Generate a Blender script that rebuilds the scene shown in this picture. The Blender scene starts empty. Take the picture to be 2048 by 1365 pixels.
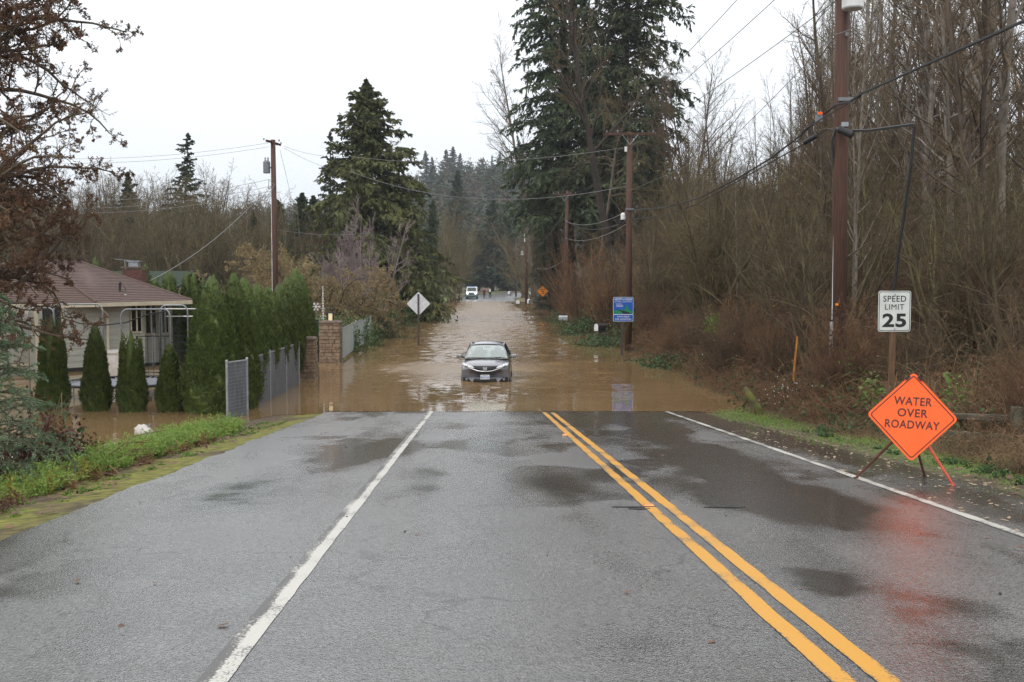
import bpy, bmesh, math, random
import numpy as np
from mathutils import Vector, Matrix

random.seed(7)
C = bpy.context.scene.collection
SC = bpy.context.scene

# ------------------------------------------------------------------ camera
F = 2196.0                      # focal length in photo pixels (2048 wide)
PITCH = math.radians(3.245)
CAMZ = 3.54
cam_d = bpy.data.cameras.new("camera"); cam_d.sensor_width = 36.0
cam_d.lens = F / 2048 * 36.0
cam_d.clip_start = 0.1; cam_d.clip_end = 5000
cam = bpy.data.objects.new("camera", cam_d); C.objects.link(cam)
cam.location = (0, 0, CAMZ); cam.rotation_euler = (math.pi / 2 - PITCH, 0, 0)
SC.camera = cam

# ------------------------------------------------------------------ sky, sun, exposure
SUN_EL, SUN_AZ = math.radians(50), math.radians(205)     # soft light from behind the camera
w = bpy.data.worlds.new("World"); SC.world = w; w.use_nodes = True
nt = w.node_tree; nt.nodes.clear()
sky = nt.nodes.new("ShaderNodeTexSky"); sky.sky_type = 'NISHITA'; sky.sun_disc = False
sky.sun_elevation = SUN_EL; sky.sun_rotation = SUN_AZ; sky.dust_density = 4.0; sky.air_density = 1.2
bg1 = nt.nodes.new("ShaderNodeBackground"); bg1.inputs[1].default_value = 0.08
nt.links.new(sky.outputs[0], bg1.inputs[0])
tc = nt.nodes.new("ShaderNodeTexCoord"); sp = nt.nodes.new("ShaderNodeSeparateXYZ")
nt.links.new(tc.outputs["Generated"], sp.inputs[0])
nz = nt.nodes.new("ShaderNodeTexNoise"); nz.inputs["Scale"].default_value = 1.6; nz.inputs["Detail"].default_value = 5
nt.links.new(tc.outputs["Generated"], nz.inputs["Vector"])
ma = nt.nodes.new("ShaderNodeMath"); ma.operation = 'MULTIPLY_ADD'
nt.links.new(nz.outputs[0], ma.inputs[0]); ma.inputs[1].default_value = 0.22
nt.links.new(sp.outputs[2], ma.inputs[2])
rp = nt.nodes.new("ShaderNodeValToRGB"); nt.links.new(ma.outputs[0], rp.inputs[0])
e = rp.color_ramp.elements
e[0].position = 0.12; e[0].color = (0.60, 0.645, 0.70, 1)
e[1].position = 0.62; e[1].color = (1.12, 1.13, 1.15, 1)
bg2 = nt.nodes.new("ShaderNodeBackground"); bg2.inputs[1].default_value = 1.30
nt.links.new(rp.outputs[0], bg2.inputs[0])
mx = nt.nodes.new("ShaderNodeMixShader"); mx.inputs[0].default_value = 0.9
nt.links.new(bg1.outputs[0], mx.inputs[1]); nt.links.new(bg2.outputs[0], mx.inputs[2])
wo = nt.nodes.new("ShaderNodeOutputWorld"); nt.links.new(mx.outputs[0], wo.inputs[0])
sd = bpy.data.lights.new("sun", 'SUN'); sd.energy = 0.9; sd.angle = math.radians(40); sd.color = (1.0, 0.97, 0.93)
so = bpy.data.objects.new("sun", sd); C.objects.link(so)
so.rotation_euler = (math.pi / 2 - SUN_EL, 0, math.pi - SUN_AZ)
SC.view_settings.view_transform = 'Standard'; SC.view_settings.look = 'None'
SC.view_settings.gamma = 1; SC.view_settings.exposure = 0.25; SC.view_settings.use_curve_mapping = False
SC.render.engine = 'CYCLES'
SC.cycles.max_bounces = 6; SC.cycles.diffuse_bounces = 3; SC.cycles.glossy_bounces = 3
SC.cycles.transparent_max_bounces = 8; SC.cycles.use_denoising = True; SC.cycles.denoiser = 'OPENIMAGEDENOISE'; SC.cycles.denoising_input_passes = 'RGB_ALBEDO_NORMAL'; SC.cycles.denoising_prefilter = 'NONE'; SC.cycles.use_adaptive_sampling = False

# ------------------------------------------------------------------ photo pixel -> place
_c, _s = math.cos(PITCH), math.sin(PITCH)
def ray(px, py):
    dx, dy = (px - 1024) / F, (682.5 - py) / F
    return Vector((dx, _c + dy * _s, -_s + dy * _c))
def at(px, py, Y):
    d = ray(px, py); return Vector((0, 0, CAMZ)) + d * (Y / d.y)
def gz(px, py, z=0.0):
    d = ray(px, py); return Vector((0, 0, CAMZ)) + d * ((z - CAMZ) / d.z)
def PX(x, y): return 1024 + x / y * F
def ZY(py, Y): return CAMZ + (558.0 - py) * Y / F      # height whose image row is py at distance Y

# ------------------------------------------------------------------ terrain functions
ROADY = np.array([-40, 0, 24, 29, 32, 36, 42, 60, 140, 152, 160, 168, 174, 182, 200, 250, 320, 600])
ROADZ = np.array([4.69, 1.97, .345, .005, -.17, -.27, -.33, -.40, -.32, -.16, -.06, -.03, .02, .12, .32, .85, 1.5, 4.0])
def axis(y):
    y = np.asarray(y, float)
    return -0.031 * y + np.where(y > 178, (y - 178) ** 2 * 0.0045, 0)
def zr(y): return np.interp(y, ROADY, ROADZ)
def vnoise(x, y, s, seed=0):
    x = np.asarray(x, float) / s + seed * 17.3; y = np.asarray(y, float) / s + seed * 5.7
    xi, yi = np.floor(x), np.floor(y); fx, fy = x - xi, y - yi
    fx = fx * fx * (3 - 2 * fx); fy = fy * fy * (3 - 2 * fy)
    def h(a, b):
        v = np.sin(a * 127.1 + b * 311.7 + seed * 74.7) * 43758.5453
        return v - np.floor(v)
    return (h(xi, yi) * (1 - fx) + h(xi + 1, yi) * fx) * (1 - fy) + (h(xi, yi + 1) * (1 - fx) + h(xi + 1, yi + 1) * fx) * fy
def fbm(x, y, s, seed=0):
    return (vnoise(x, y, s, seed) * .55 + vnoise(x, y, s / 2.1, seed + 1) * .28 + vnoise(x, y, s / 4.3, seed + 2) * .17)
LEFT_E, RIGHT_E = -4.05, 6.0
def H(x, y):
    x = np.asarray(x, float); y = np.asarray(y, float)
    u = x - axis(y); z0 = zr(y)
    n = fbm(x, y, 3.0, 3) - .5; n2 = fbm(x, y, 14.0, 9) - .5
    # left
    dl = LEFT_E - u
    Lv = np.interp(y, [0, 60, 72, 84, 400], [-.5, -.5, -.25, .28, 1.0]) + n2 * .25
    Lv = np.where((x < -22) & (y > 62), np.maximum(Lv, .25), Lv)
    vergeL = z0 - .02 - .05 * np.clip(dl, 0, .8)
    k = np.clip((dl - .9) / 3.6, 0, 1); k = k * k * (3 - 2 * k)
    zl = vergeL * (1 - k) + np.minimum(Lv, 1.2) * k + n * .12 * np.clip(dl, 0, 1)
    zl = np.where(y > 84, vergeL * (1 - np.clip((dl - .9) / 2, 0, 1)) + (Lv + n * .2) * np.clip((dl - .9) / 2, 0, 1), zl)
    # right
    dr = u - RIGHT_E
    bank = np.where(dr < .9, 0, np.where(dr < 9, (dr - .9) * .17, 1.377 + (dr - 9) * .10))
    bank = np.minimum(bank, 7 + (dr - 66) * .02)
    zrr = (z0 - .02) * np.exp(-np.clip(dr - 1.0, 0, 90) / 4.0) + bank + n * .22 * np.clip(dr, 0, 1) + n2 * .5 * np.clip(dr / 6, 0, 1)
    z = np.where(u < LEFT_E, zl, np.where(u > RIGHT_E, zrr, z0))
    return z
def Hs(x, y): return float(H(np.array([x]), np.array([y]))[0])

# ------------------------------------------------------------------ materials
def _new(name):
    m = bpy.data.materials.new(name); m.use_nodes = True
    n = m.node_tree; n.nodes.clear()
    o = n.nodes.new("ShaderNodeOutputMaterial"); b = n.nodes.new("ShaderNodeBsdfPrincipled")
    n.links.new(b.outputs[0], o.inputs[0]); return m, n, b
def N(n, t, **kw):
    x = n.nodes.new(t)
    for k, v in kw.items(): setattr(x, k, v)
    return x
def mat(name, c1, c2=None, scale=6.0, rough=.8, bump=0.0, rand=0.0, metal=0.0, spec=.4, coat=0.0, detail=4, stretch=(1, 1, 1), trans=0.0, rvar=0.0, contrast=(.35, .65)):
    m, n, b = _new(name)
    b.inputs["Roughness"].default_value = rough; b.inputs["Metallic"].default_value = metal
    b.inputs["Specular IOR Level"].default_value = spec; b.inputs["Coat Weight"].default_value = coat
    b.inputs["Coat Roughness"].default_value = .08
    c2 = c2 or tuple(v * .78 for v in c1)
    t = N(n, "ShaderNodeTexCoord"); mp = N(n, "ShaderNodeMapping"); mp.inputs["Scale"].default_value = stretch
    n.links.new(t.outputs["Object"], mp.inputs[0])
    ns = N(n, "ShaderNodeTexNoise"); ns.inputs["Scale"].default_value = scale; ns.inputs["Detail"].default_value = detail
    n.links.new(mp.outputs[0], ns.inputs["Vector"])
    r = N(n, "ShaderNodeValToRGB"); n.links.new(ns.outputs[0], r.inputs[0])
    r.color_ramp.elements[0].position = contrast[0]; r.color_ramp.elements[1].position = contrast[1]
    r.color_ramp.elements[0].color = (*c2, 1); r.color_ramp.elements[1].color = (*c1, 1)
    src = r.outputs[0]
    if rand:
        oi = N(n, "ShaderNodeObjectInfo"); hs = N(n, "ShaderNodeHueSaturation")
        mr = N(n, "ShaderNodeMapRange"); n.links.new(oi.outputs["Random"], mr.inputs[0])
        mr.inputs[3].default_value = 1 - rand; mr.inputs[4].default_value = 1 + rand
        mh = N(n, "ShaderNodeMapRange"); n.links.new(oi.outputs["Random"], mh.inputs[0])
        mh.inputs[3].default_value = .5 - rand * .05; mh.inputs[4].default_value = .5 + rand * .04
        n.links.new(mh.outputs[0], hs.inputs["Hue"])
        n.links.new(mr.outputs[0], hs.inputs["Value"]); n.links.new(src, hs.inputs["Color"]); src = hs.outputs[0]
    n.links.new(src, b.inputs["Base Color"])
    if rvar:
        m2 = N(n, "ShaderNodeMapRange"); n.links.new(ns.outputs[0], m2.inputs[0])
        m2.inputs[3].default_value = rough - rvar; m2.inputs[4].default_value = rough + rvar
        n.links.new(m2.outputs[0], b.inputs["Roughness"])
    if bump:
        bp = N(n, "ShaderNodeBump"); bp.inputs["Strength"].default_value = bump; bp.inputs["Distance"].default_value = .02
        n.links.new(ns.outputs[0], bp.inputs["Height"]); n.links.new(bp.outputs[0], b.inputs["Normal"])
    if trans:
        tr = N(n, "ShaderNodeBsdfTranslucent"); n.links.new(src, tr.inputs[0])
        ms = N(n, "ShaderNodeMixShader"); ms.inputs[0].default_value = trans
        n.links.new(b.outputs[0], ms.inputs[1]); n.links.new(tr.outputs[0], ms.inputs[2])
        n.links.new(ms.outputs[0], n.nodes["Material Output"].inputs[0])
    return m
M = {}
M['pole'] = mat("pole_wood", (.115, .042, .028), (.05, .02, .015), 5, .75, .5, stretch=(6, 6, .5), rand=.15, contrast=(.3, .7))
M['pole_old'] = mat("old_pole_wood", (.108, .046, .028), (.044, .026, .019), 5, .75, .4, stretch=(6, 6, .35), contrast=(.3, .7))
M['steel'] = mat("galvanised_steel", (.36, .38, .40), (.26, .28, .30), 9, .45, metal=.6)
M['dull'] = mat("dull_grey_metal", (.22, .235, .25), (.15, .16, .17), 8, .55, metal=.3)
M['white'] = mat("white_paint", (.72, .73, .72), (.6, .61, .6), 7, .5)
M['pvc'] = mat("pale_pvc", (.70, .71, .70), (.42, .43, .43), 4, .5, stretch=(3, 3, .6))
M['black'] = mat("black_plastic", (.018, .018, .02), (.012, .012, .013), 10, .45)
M['wire'] = mat("black_cable", (.022, .022, .025), None, 10, .5)
M['wire_pale'] = mat("weathered_wire", (.20, .20, .20), None, 10, .5)
M['rust'] = mat("rusty_steel", (.16, .055, .035), (.07, .03, .022), 14, .7)
M['leg_red'] = mat("orange_painted_steel", (.62, .10, .05), (.38, .06, .035), 12, .5)
M['sign_orange'] = mat("fluorescent_orange_sheeting", (1.0, .145, .03), (.98, .135, .028), 3, .45, spec=.3)
M['sign_yellow'] = mat("amber_sign_sheeting", (.85, .27, .012), (.8, .25, .01), 3, .45)
M['sign_white'] = mat("white_sign_sheeting", (.66, .68, .64), (.56, .58, .55), 4, .45)
M['sign_back'] = mat("aluminium_sign_back", (.62, .63, .64), (.50, .51, .53), 6, .5, metal=.1)
M['ink'] = mat("sign_black_ink", (.02, .02, .022), None, 5, .5)
M['ink_brown'] = mat("worn_sign_ink", (.10, .028, .022), (.06, .02, .018), 20, .5)
M['blue'] = mat("sign_blue", (.012, .10, .46), (.011, .085, .42), 3, .4)
M['sgreen'] = mat("sign_green", (.01, .25, .09), None, 3, .4)
M['spost'] = mat("sign_post_steel", (.075, .05, .042), (.045, .03, .026), 12, .6)
M['wpost'] = mat("wooden_sign_post", (.16, .085, .04), (.09, .05, .028), 5, .75, .3, stretch=(5, 5, .5))
M['bark'] = mat("brown_bark", (.105, .078, .055), (.055, .042, .032), 3, .9, rand=.25, stretch=(1, 1, .5))
M['bark_moss'] = mat("mossy_bark", (.165, .142, .068), (.075, .06, .036), 2.2, .95, rand=.25)
M['bark_grey'] = mat("pale_grey_bark", (.24, .21, .175), (.115, .10, .08), 2.5, .9, rand=.2)
M['bark_dark'] = mat("dark_bark", (.05, .038, .03), (.028, .022, .018), 3, .9)
M['twig'] = mat("brown_twigs", (.158, .108, .058), (.064, .045, .026), 1.2, .9, rand=.3)
M['twig_moss'] = mat("mossy_twigs", (.142, .106, .050), (.058, .043, .022), 1.0, .9, rand=.3)
M['twig_red'] = mat("reddish_twigs", (.20, .112, .056), (.092, .052, .029), 1.0, .9, rand=.3)
M['under'] = mat("dark_undergrowth", (.108, .076, .040), (.046, .033, .020), .8, .9)
M['twig_grey'] = mat("grey_twigs", (.24, .205, .185), (.15, .125, .11), 1.0, .9, rand=.2)
M['twig_lilac'] = mat("lilac_grey_twigs", (.30, .235, .235), (.18, .14, .14), 1.0, .9)
M['bud'] = mat("cream_lichen_buds", (.34, .27, .14), (.2, .15, .075), 1.5, .9, trans=.2)
M['fir'] = mat("fir_needles", (.078, .104, .044), (.036, .054, .024), .8, .7, rand=.2, trans=.15)
M['fir_blue'] = mat("far_fir_needles", (.055, .085, .042), (.030, .050, .027), .6, .75, rand=.25, trans=.1)
M['cedar'] = mat("cedar_sprays", (.115, .120, .034), (.052, .060, .020), .6, .7, rand=.2, trans=.15)
M['thuja'] = mat("arborvitae_scales", (.100, .138, .024), (.042, .066, .013), 6, .65, rand=.14, trans=.15, contrast=(.3, .7))
M['spruce'] = mat("blue_spruce_needles", (.17, .25, .135), (.09, .15, .075), 2, .7, trans=.15)
M['leaf_brown'] = mat("dead_brown_leaves", (.23, .13, .075), (.105, .06, .038), 2, .8, trans=.3)
M['leaf_red'] = mat("dark_red_leaves", (.11, .035, .022), (.05, .022, .016), 4, .7, trans=.2)
M['leaf_green'] = mat("bramble_leaves", (.060, .105, .032), (.030, .055, .02), 1.5, .6, rand=.25, trans=.25)
M['leaf_bright'] = mat("fresh_green_leaves", (.17, .27, .05), (.10, .17, .035), 2, .6, trans=.3)
M['weed'] = mat("fresh_weed_leaves", (.27, .38, .085), (.15, .235, .05), 2.2, .65, trans=.35, contrast=(.3, .7))
M['weed_yellow'] = mat("yellowing_weed_leaves", (.30, .27, .035), (.18, .16, .03), 3, .65, trans=.3)
M['laurel'] = mat("laurel_leaves", (.10, .17, .045), (.04, .08, .022), 2, .45, trans=.2)
M['straw'] = mat("dry_straw", (.26, .18, .095), (.13, .085, .048), .9, .9, trans=.2)
M['straw_red'] = mat("rusty_dry_stems", (.22, .125, .062), (.10, .055, .034), .7, .9, trans=.15)
M['berry'] = mat("white_berries", (.75, .75, .72), None, 3, .5)
M['stone'] = mat("stacked_stone", (.30, .215, .145), (.13, .085, .055), 6, .85, .8, contrast=(.25, .75))
M['grout'] = mat("dark_mortar", (.07, .055, .045), None, 8, .9)
M['cap'] = mat("brown_stone_cap", (.14, .10, .075), (.09, .065, .05), 6, .8, .3)
M['siding'] = mat("sage_siding", (.36, .365, .315), (.29, .295, .26), 3, .7, stretch=(.5, .5, 3))
M['trim'] = mat("cream_trim", (.50, .45, .34), (.42, .375, .28), 5, .6)
M['roof'] = mat("red_brown_shingles", (.112, .067, .055), (.062, .041, .035), 5, .85, .3, stretch=(1, 1, 2), contrast=(.25, .75))
M['roof2'] = mat("browner_shingles", (.105, .060, .044), (.058, .036, .028), 5, .85, .3, stretch=(1, 1, 2), contrast=(.25, .75))  # browner tone for the left and back slopes
M['roof_green'] = mat("green_metal_roof", (.045, .060, .045), (.035, .047, .036), 4, .95, spec=.05)
M['brick'] = mat("dark_red_brick", (.14, .055, .042), (.07, .035, .03), 9, .85, .5)
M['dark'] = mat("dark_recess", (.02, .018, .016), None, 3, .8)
M['mat_blue'] = mat("trampoline_mat", (.115, .13, .155), (.09, .10, .125), 3, .35)
M['teal'] = mat("teal_plastic", (.015, .24, .24), None, 3, .5)
M['iron'] = mat("black_iron", (.015, .015, .017), None, 6, .5)
M['log'] = mat("mossy_log", (.17, .18, .035), (.075, .062, .035), 4, .95, .6, contrast=(.3, .7))
M['lichen_rail'] = mat("lichen_covered_wood", (.17, .165, .115), (.06, .05, .038), 5, .95, .6, contrast=(.35, .75))
M['bag'] = mat("white_plastic_bag", (.58, .55, .52), (.46, .42, .38), 4, .4)
M['paint'] = mat("dark_grey_metallic_paint", (.20, .20, .225), (.185, .185, .21), 30, .34, metal=.35, coat=1.0)
M['chrome'] = mat("chrome", (.75, .76, .78), None, 3, .12, metal=1)
M['rubber'] = mat("tyre_rubber", (.015, .015, .015), None, 8, .8)
M['plate'] = mat("licence_plate", (.68, .70, .72), (.55, .58, .62), 8, .4)
M['lamp_clear'] = mat("clear_headlamp", (.60, .61, .62), (.48, .5, .52), 12, .15, metal=.2, coat=1)
M['seat'] = mat("grey_seat_cloth", (.11, .11, .115), None, 10, .9)
M['conduit'] = M['pvc']
M['stake'] = mat("orange_stake", (.50, .20, .03), (.35, .13, .02), 6, .6)
M['yellow'] = mat("yellow_paint", (.62, .40, .05), None, 6, .5)
M['skin'] = mat("skin", (.45, .27, .2), None, 6, .6)
M['red_cloth'] = mat("dark_red_jacket", (.20, .02, .03), None, 6, .9)
M['navy'] = mat("navy_cloth", (.02, .022, .04), None, 6, .9)
M['hair'] = mat("dark_hair", (.03, .02, .015), None, 6, .7)
M['leaf_litter'] = mat("wet_fallen_leaves", (.19, .085, .04), (.08, .045, .03), 15, .6, rand=.2)
M['leaf_pale'] = mat("pale_fallen_leaves", (.34, .25, .15), (.22, .16, .1), 9, .6)
M['pebble'] = mat("dark_pebbles", (.03, .03, .03), None, 9, .6)
M['mrk'] = mat("orange_reflector", (.75, .30, .10), None, 9, .3)

def glass_mat(name, tint, fac):
    m = bpy.data.materials.new(name); m.use_nodes = True; n = m.node_tree; n.nodes.clear()
    o = N(n, "ShaderNodeOutputMaterial"); t = N(n, "ShaderNodeBsdfTransparent"); t.inputs[0].default_value = (*tint, 1)
    g = N(n, "ShaderNodeBsdfGlossy"); g.inputs["Roughness"].default_value = .03; g.inputs[0].default_value = (.92, 1, .97, 1)
    f = N(n, "ShaderNodeFresnel"); f.inputs[0].default_value = 1.5
    a = N(n, "ShaderNodeMath", operation='ADD'); a.use_clamp = True; n.links.new(f.outputs[0], a.inputs[0]); a.inputs[1].default_value = fac
    mx = N(n, "ShaderNodeMixShader"); n.links.new(a.outputs[0], mx.inputs[0])
    n.links.new(t.outputs[0], mx.inputs[1]); n.links.new(g.outputs[0], mx.inputs[2]); n.links.new(mx.outputs[0], o.inputs[0])
    return m
M['glass'] = glass_mat("car_glass", (.70, .84, .77), .26)
M['window'] = glass_mat("house_window_glass", (.10, .11, .11), .03)
M['net'] = glass_mat("dark_netting", (.45, .45, .46), .0)
def emit_mat(name, c, s):
    m, n, b = _new(name); b.inputs["Base Color"].default_value = (*c, 1)
    b.inputs["Emission Color"].default_value = (*c, 1); b.inputs["Emission Strength"].default_value = s; return m
M['headlight_on'] = emit_mat("lit_headlamp", (.85, .87, 1.0), 1.6)
M['lantern'] = emit_mat("lantern_panel", (.75, .62, .38), .25)

def asphalt():
    m, n, b = _new("wet_asphalt")
    t = N(n, "ShaderNodeTexCoord"); g = N(n, "ShaderNodeAttribute"); g.attribute_name = "wet"
    fine = N(n, "ShaderNodeTexNoise"); fine.inputs["Scale"].default_value = 95; fine.inputs["Detail"].default_value = 3
    agg = N(n, "ShaderNodeTexVoronoi"); agg.inputs["Scale"].default_value = 70
    big = N(n, "ShaderNodeTexNoise"); big.inputs["Scale"].default_value = 1.1; big.inputs["Detail"].default_value = 6
    for x in (fine, agg, big): n.links.new(t.outputs["Object"], x.inputs["Vector"])
    r = N(n, "ShaderNodeValToRGB"); n.links.new(fine.outputs[0], r.inputs[0])
    r.color_ramp.elements[0].position = .3; r.color_ramp.elements[1].position = .75
    r.color_ramp.elements[0].color = (.022, .022, .023, 1); r.color_ramp.elements[1].color = (.21, .205, .197, 1)
    mxr = N(n, "ShaderNodeMixRGB"); mxr.blend_type = 'MULTIPLY'; mxr.inputs[0].default_value = .6
    br = N(n, "ShaderNodeValToRGB"); n.links.new(big.outputs[0], br.inputs[0])
    br.color_ramp.elements[0].position = .3; br.color_ramp.elements[0].color = (.6, .58, .55, 1); br.color_ramp.elements[1].position = .7
    n.links.new(r.outputs[0], mxr.inputs[1]); n.links.new(br.outputs[0], mxr.inputs[2])
    cv = N(n, "ShaderNodeTexVoronoi", feature='DISTANCE_TO_EDGE'); cv.inputs["Scale"].default_value = .42
    cw = N(n, "ShaderNodeVectorMath", operation='SCALE'); cwn = N(n, "ShaderNodeTexNoise"); cwn.inputs["Scale"].default_value = 2.2; cwn.inputs["Detail"].default_value = 6
    n.links.new(t.outputs["Object"], cwn.inputs["Vector"]); n.links.new(cwn.outputs["Color"], cw.inputs[0]); cw.inputs["Scale"].default_value = .9
    ca_ = N(n, "ShaderNodeVectorMath", operation='ADD'); n.links.new(t.outputs["Object"], ca_.inputs[0]); n.links.new(cw.outputs[0], ca_.inputs[1]); n.links.new(ca_.outputs[0], cv.inputs["Vector"])
    cm = N(n, "ShaderNodeMapRange"); n.links.new(cv.outputs["Distance"], cm.inputs[0]); cm.inputs[1].default_value = .004; cm.inputs[2].default_value = .014; cm.inputs[3].default_value = .25; cm.inputs[4].default_value = 1
    ck = N(n, "ShaderNodeMapRange"); n.links.new(big.outputs[0], ck.inputs[0]); ck.inputs[1].default_value = .46; ck.inputs[2].default_value = .54
    cmx = N(n, "ShaderNodeMix"); cmx.data_type = 'FLOAT'; n.links.new(ck.outputs[0], cmx.inputs[0]); cmx.inputs[2].default_value = 1; n.links.new(cm.outputs[0], cmx.inputs[3])
    cmul = N(n, "ShaderNodeVectorMath", operation='SCALE'); n.links.new(mxr.outputs[0], cmul.inputs[0]); n.links.new(cmx.outputs[0], cmul.inputs["Scale"])
    wd_ = N(n, "ShaderNodeMapRange"); n.links.new(g.outputs["Fac"], wd_.inputs[0]); wd_.inputs[1].default_value = .1; wd_.inputs[2].default_value = .8; wd_.inputs[3].default_value = 1.0; wd_.inputs[4].default_value = .38
    st_ = N(n, "ShaderNodeTexNoise"); st_.inputs["Scale"].default_value = 26; st_.inputs["Detail"].default_value = 4; n.links.new(t.outputs["Object"], st_.inputs["Vector"])
    s2 = N(n, "ShaderNodeMapRange"); n.links.new(st_.outputs[0], s2.inputs[0]); s2.inputs[1].default_value = .38; s2.inputs[2].default_value = .55; s2.inputs[3].default_value = .55; s2.inputs[4].default_value = 1.05
    wm_ = N(n, "ShaderNodeMath", operation='MULTIPLY'); n.links.new(wd_.outputs[0], wm_.inputs[0]); n.links.new(s2.outputs[0], wm_.inputs[1])
    cm2 = N(n, "ShaderNodeVectorMath", operation='SCALE'); n.links.new(cmul.outputs[0], cm2.inputs[0]); n.links.new(wm_.outputs[0], cm2.inputs["Scale"])
    n.links.new(cm2.outputs[0], b.inputs["Base Color"])
    # wet attribute: 0 damp and rough, 1 a film of standing water
    ad = N(n, "ShaderNodeMath", operation='MULTIPLY_ADD'); n.links.new(big.outputs[0], ad.inputs[0]); ad.inputs[1].default_value = .5
    ad2 = N(n, "ShaderNodeMath", operation='ADD'); n.links.new(g.outputs["Fac"], ad2.inputs[0]); ad2.inputs[1].default_value = -.25
    n.links.new(ad2.outputs[0], ad.inputs[2])
    rr = N(n, "ShaderNodeMapRange"); n.links.new(ad.outputs[0], rr.inputs[0])
    rr.inputs[1].default_value = .15; rr.inputs[2].default_value = .85; rr.inputs[3].default_value = .30; rr.inputs[4].default_value = .07
    n.links.new(rr.outputs[0], b.inputs["Roughness"])
    bs = N(n, "ShaderNodeMapRange"); n.links.new(ad.outputs[0], bs.inputs[0])
    bs.inputs[1].default_value = .2; bs.inputs[2].default_value = .85; bs.inputs[3].default_value = .55; bs.inputs[4].default_value = .03
    bp = N(n, "ShaderNodeBump"); bp.inputs["Distance"].default_value = .006
    n.links.new(bs.outputs[0], bp.inputs["Strength"])
    sm = N(n, "ShaderNodeMath", operation='ADD'); n.links.new(fine.outputs[0], sm.inputs[0]); n.links.new(agg.outputs["Distance"], sm.inputs[1])
    n.links.new(sm.outputs[0], bp.inputs["Height"]); n.links.new(bp.outputs[0], b.inputs["Normal"])
    gr = N(n, "ShaderNodeTexNoise"); gr.inputs["Scale"].default_value = 38; gr.inputs["Detail"].default_value = 5; gr.inputs["Roughness"].default_value = .7; n.links.new(t.outputs["Object"], gr.inputs["Vector"])
    sb = N(n, "ShaderNodeVectorMath", operation='SUBTRACT'); n.links.new(gr.outputs["Color"], sb.inputs[0]); sb.inputs[1].default_value = (.5, .5, .5)
    gs = N(n, "ShaderNodeMapRange"); n.links.new(ad.outputs[0], gs.inputs[0]); gs.inputs[1].default_value = .2; gs.inputs[2].default_value = .8; gs.inputs[3].default_value = .62; gs.inputs[4].default_value = .03
    k = N(n, "ShaderNodeVectorMath", operation='SCALE'); n.links.new(sb.outputs[0], k.inputs[0]); n.links.new(gs.outputs[0], k.inputs["Scale"])
    va = N(n, "ShaderNodeVectorMath", operation='ADD'); n.links.new(bp.outputs[0], va.inputs[0]); n.links.new(k.outputs[0], va.inputs[1])
    vn = N(n, "ShaderNodeVectorMath", operation='NORMALIZE'); n.links.new(va.outputs[0], vn.inputs[0])
    n.links.new(vn.outputs[0], b.inputs["Normal"]); n.links.new(vn.outputs[0], b.inputs["Coat Normal"])
    b.inputs["Specular IOR Level"].default_value = .8
    b.inputs['Coat Weight'].default_value = 1.0; b.inputs['Coat Roughness'].default_value = .24; b.inputs['Coat IOR'].default_value = 1.45
    return m
M['asphalt'] = asphalt()
def paint_mat(name, c, wear):
    m, n, b = _new(name)
    t = N(n, "ShaderNodeTexCoord")
    ns = N(n, "ShaderNodeTexNoise"); ns.inputs["Scale"].default_value = 60; ns.inputs["Detail"].default_value = 4
    n2 = N(n, "ShaderNodeTexNoise"); n2.inputs["Scale"].default_value = 1.5; n2.inputs["Detail"].default_value = 3
    at_ = N(n, "ShaderNodeAttribute"); at_.attribute_name = "edge"
    for x in (ns, n2): n.links.new(t.outputs["Object"], x.inputs["Vector"])
    a = N(n, "ShaderNodeMath", operation='ADD'); n.links.new(ns.outputs[0], a.inputs[0]); n.links.new(n2.outputs[0], a.inputs[1])
    a2 = N(n, "ShaderNodeMath", operation='SUBTRACT'); n.links.new(a.outputs[0], a2.inputs[0]); n.links.new(at_.outputs["Fac"], a2.inputs[1])
    r = N(n, "ShaderNodeValToRGB"); n.links.new(a2.outputs[0], r.inputs[0])
    r.color_ramp.elements[0].position = wear; r.color_ramp.elements[0].color = (.075, .072, .068, 1)
    r.color_ramp.elements[1].position = wear + .16; r.color_ramp.elements[1].color = (*c, 1)
    n.links.new(r.outputs[0], b.inputs["Base Color"]); b.inputs["Roughness"].default_value = .42
    bp = N(n, "ShaderNodeBump"); bp.inputs["Strength"].default_value = .3; bp.inputs["Distance"].default_value = .005
    n.links.new(ns.outputs[0], bp.inputs["Height"]); n.links.new(bp.outputs[0], b.inputs["Normal"])
    return m
M['line_white'] = paint_mat("worn_white_road_paint", (.47, .455, .41), .74)
M['line_yellow'] = paint_mat("worn_yellow_road_paint", (.56, .27, .022), .70)
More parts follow.
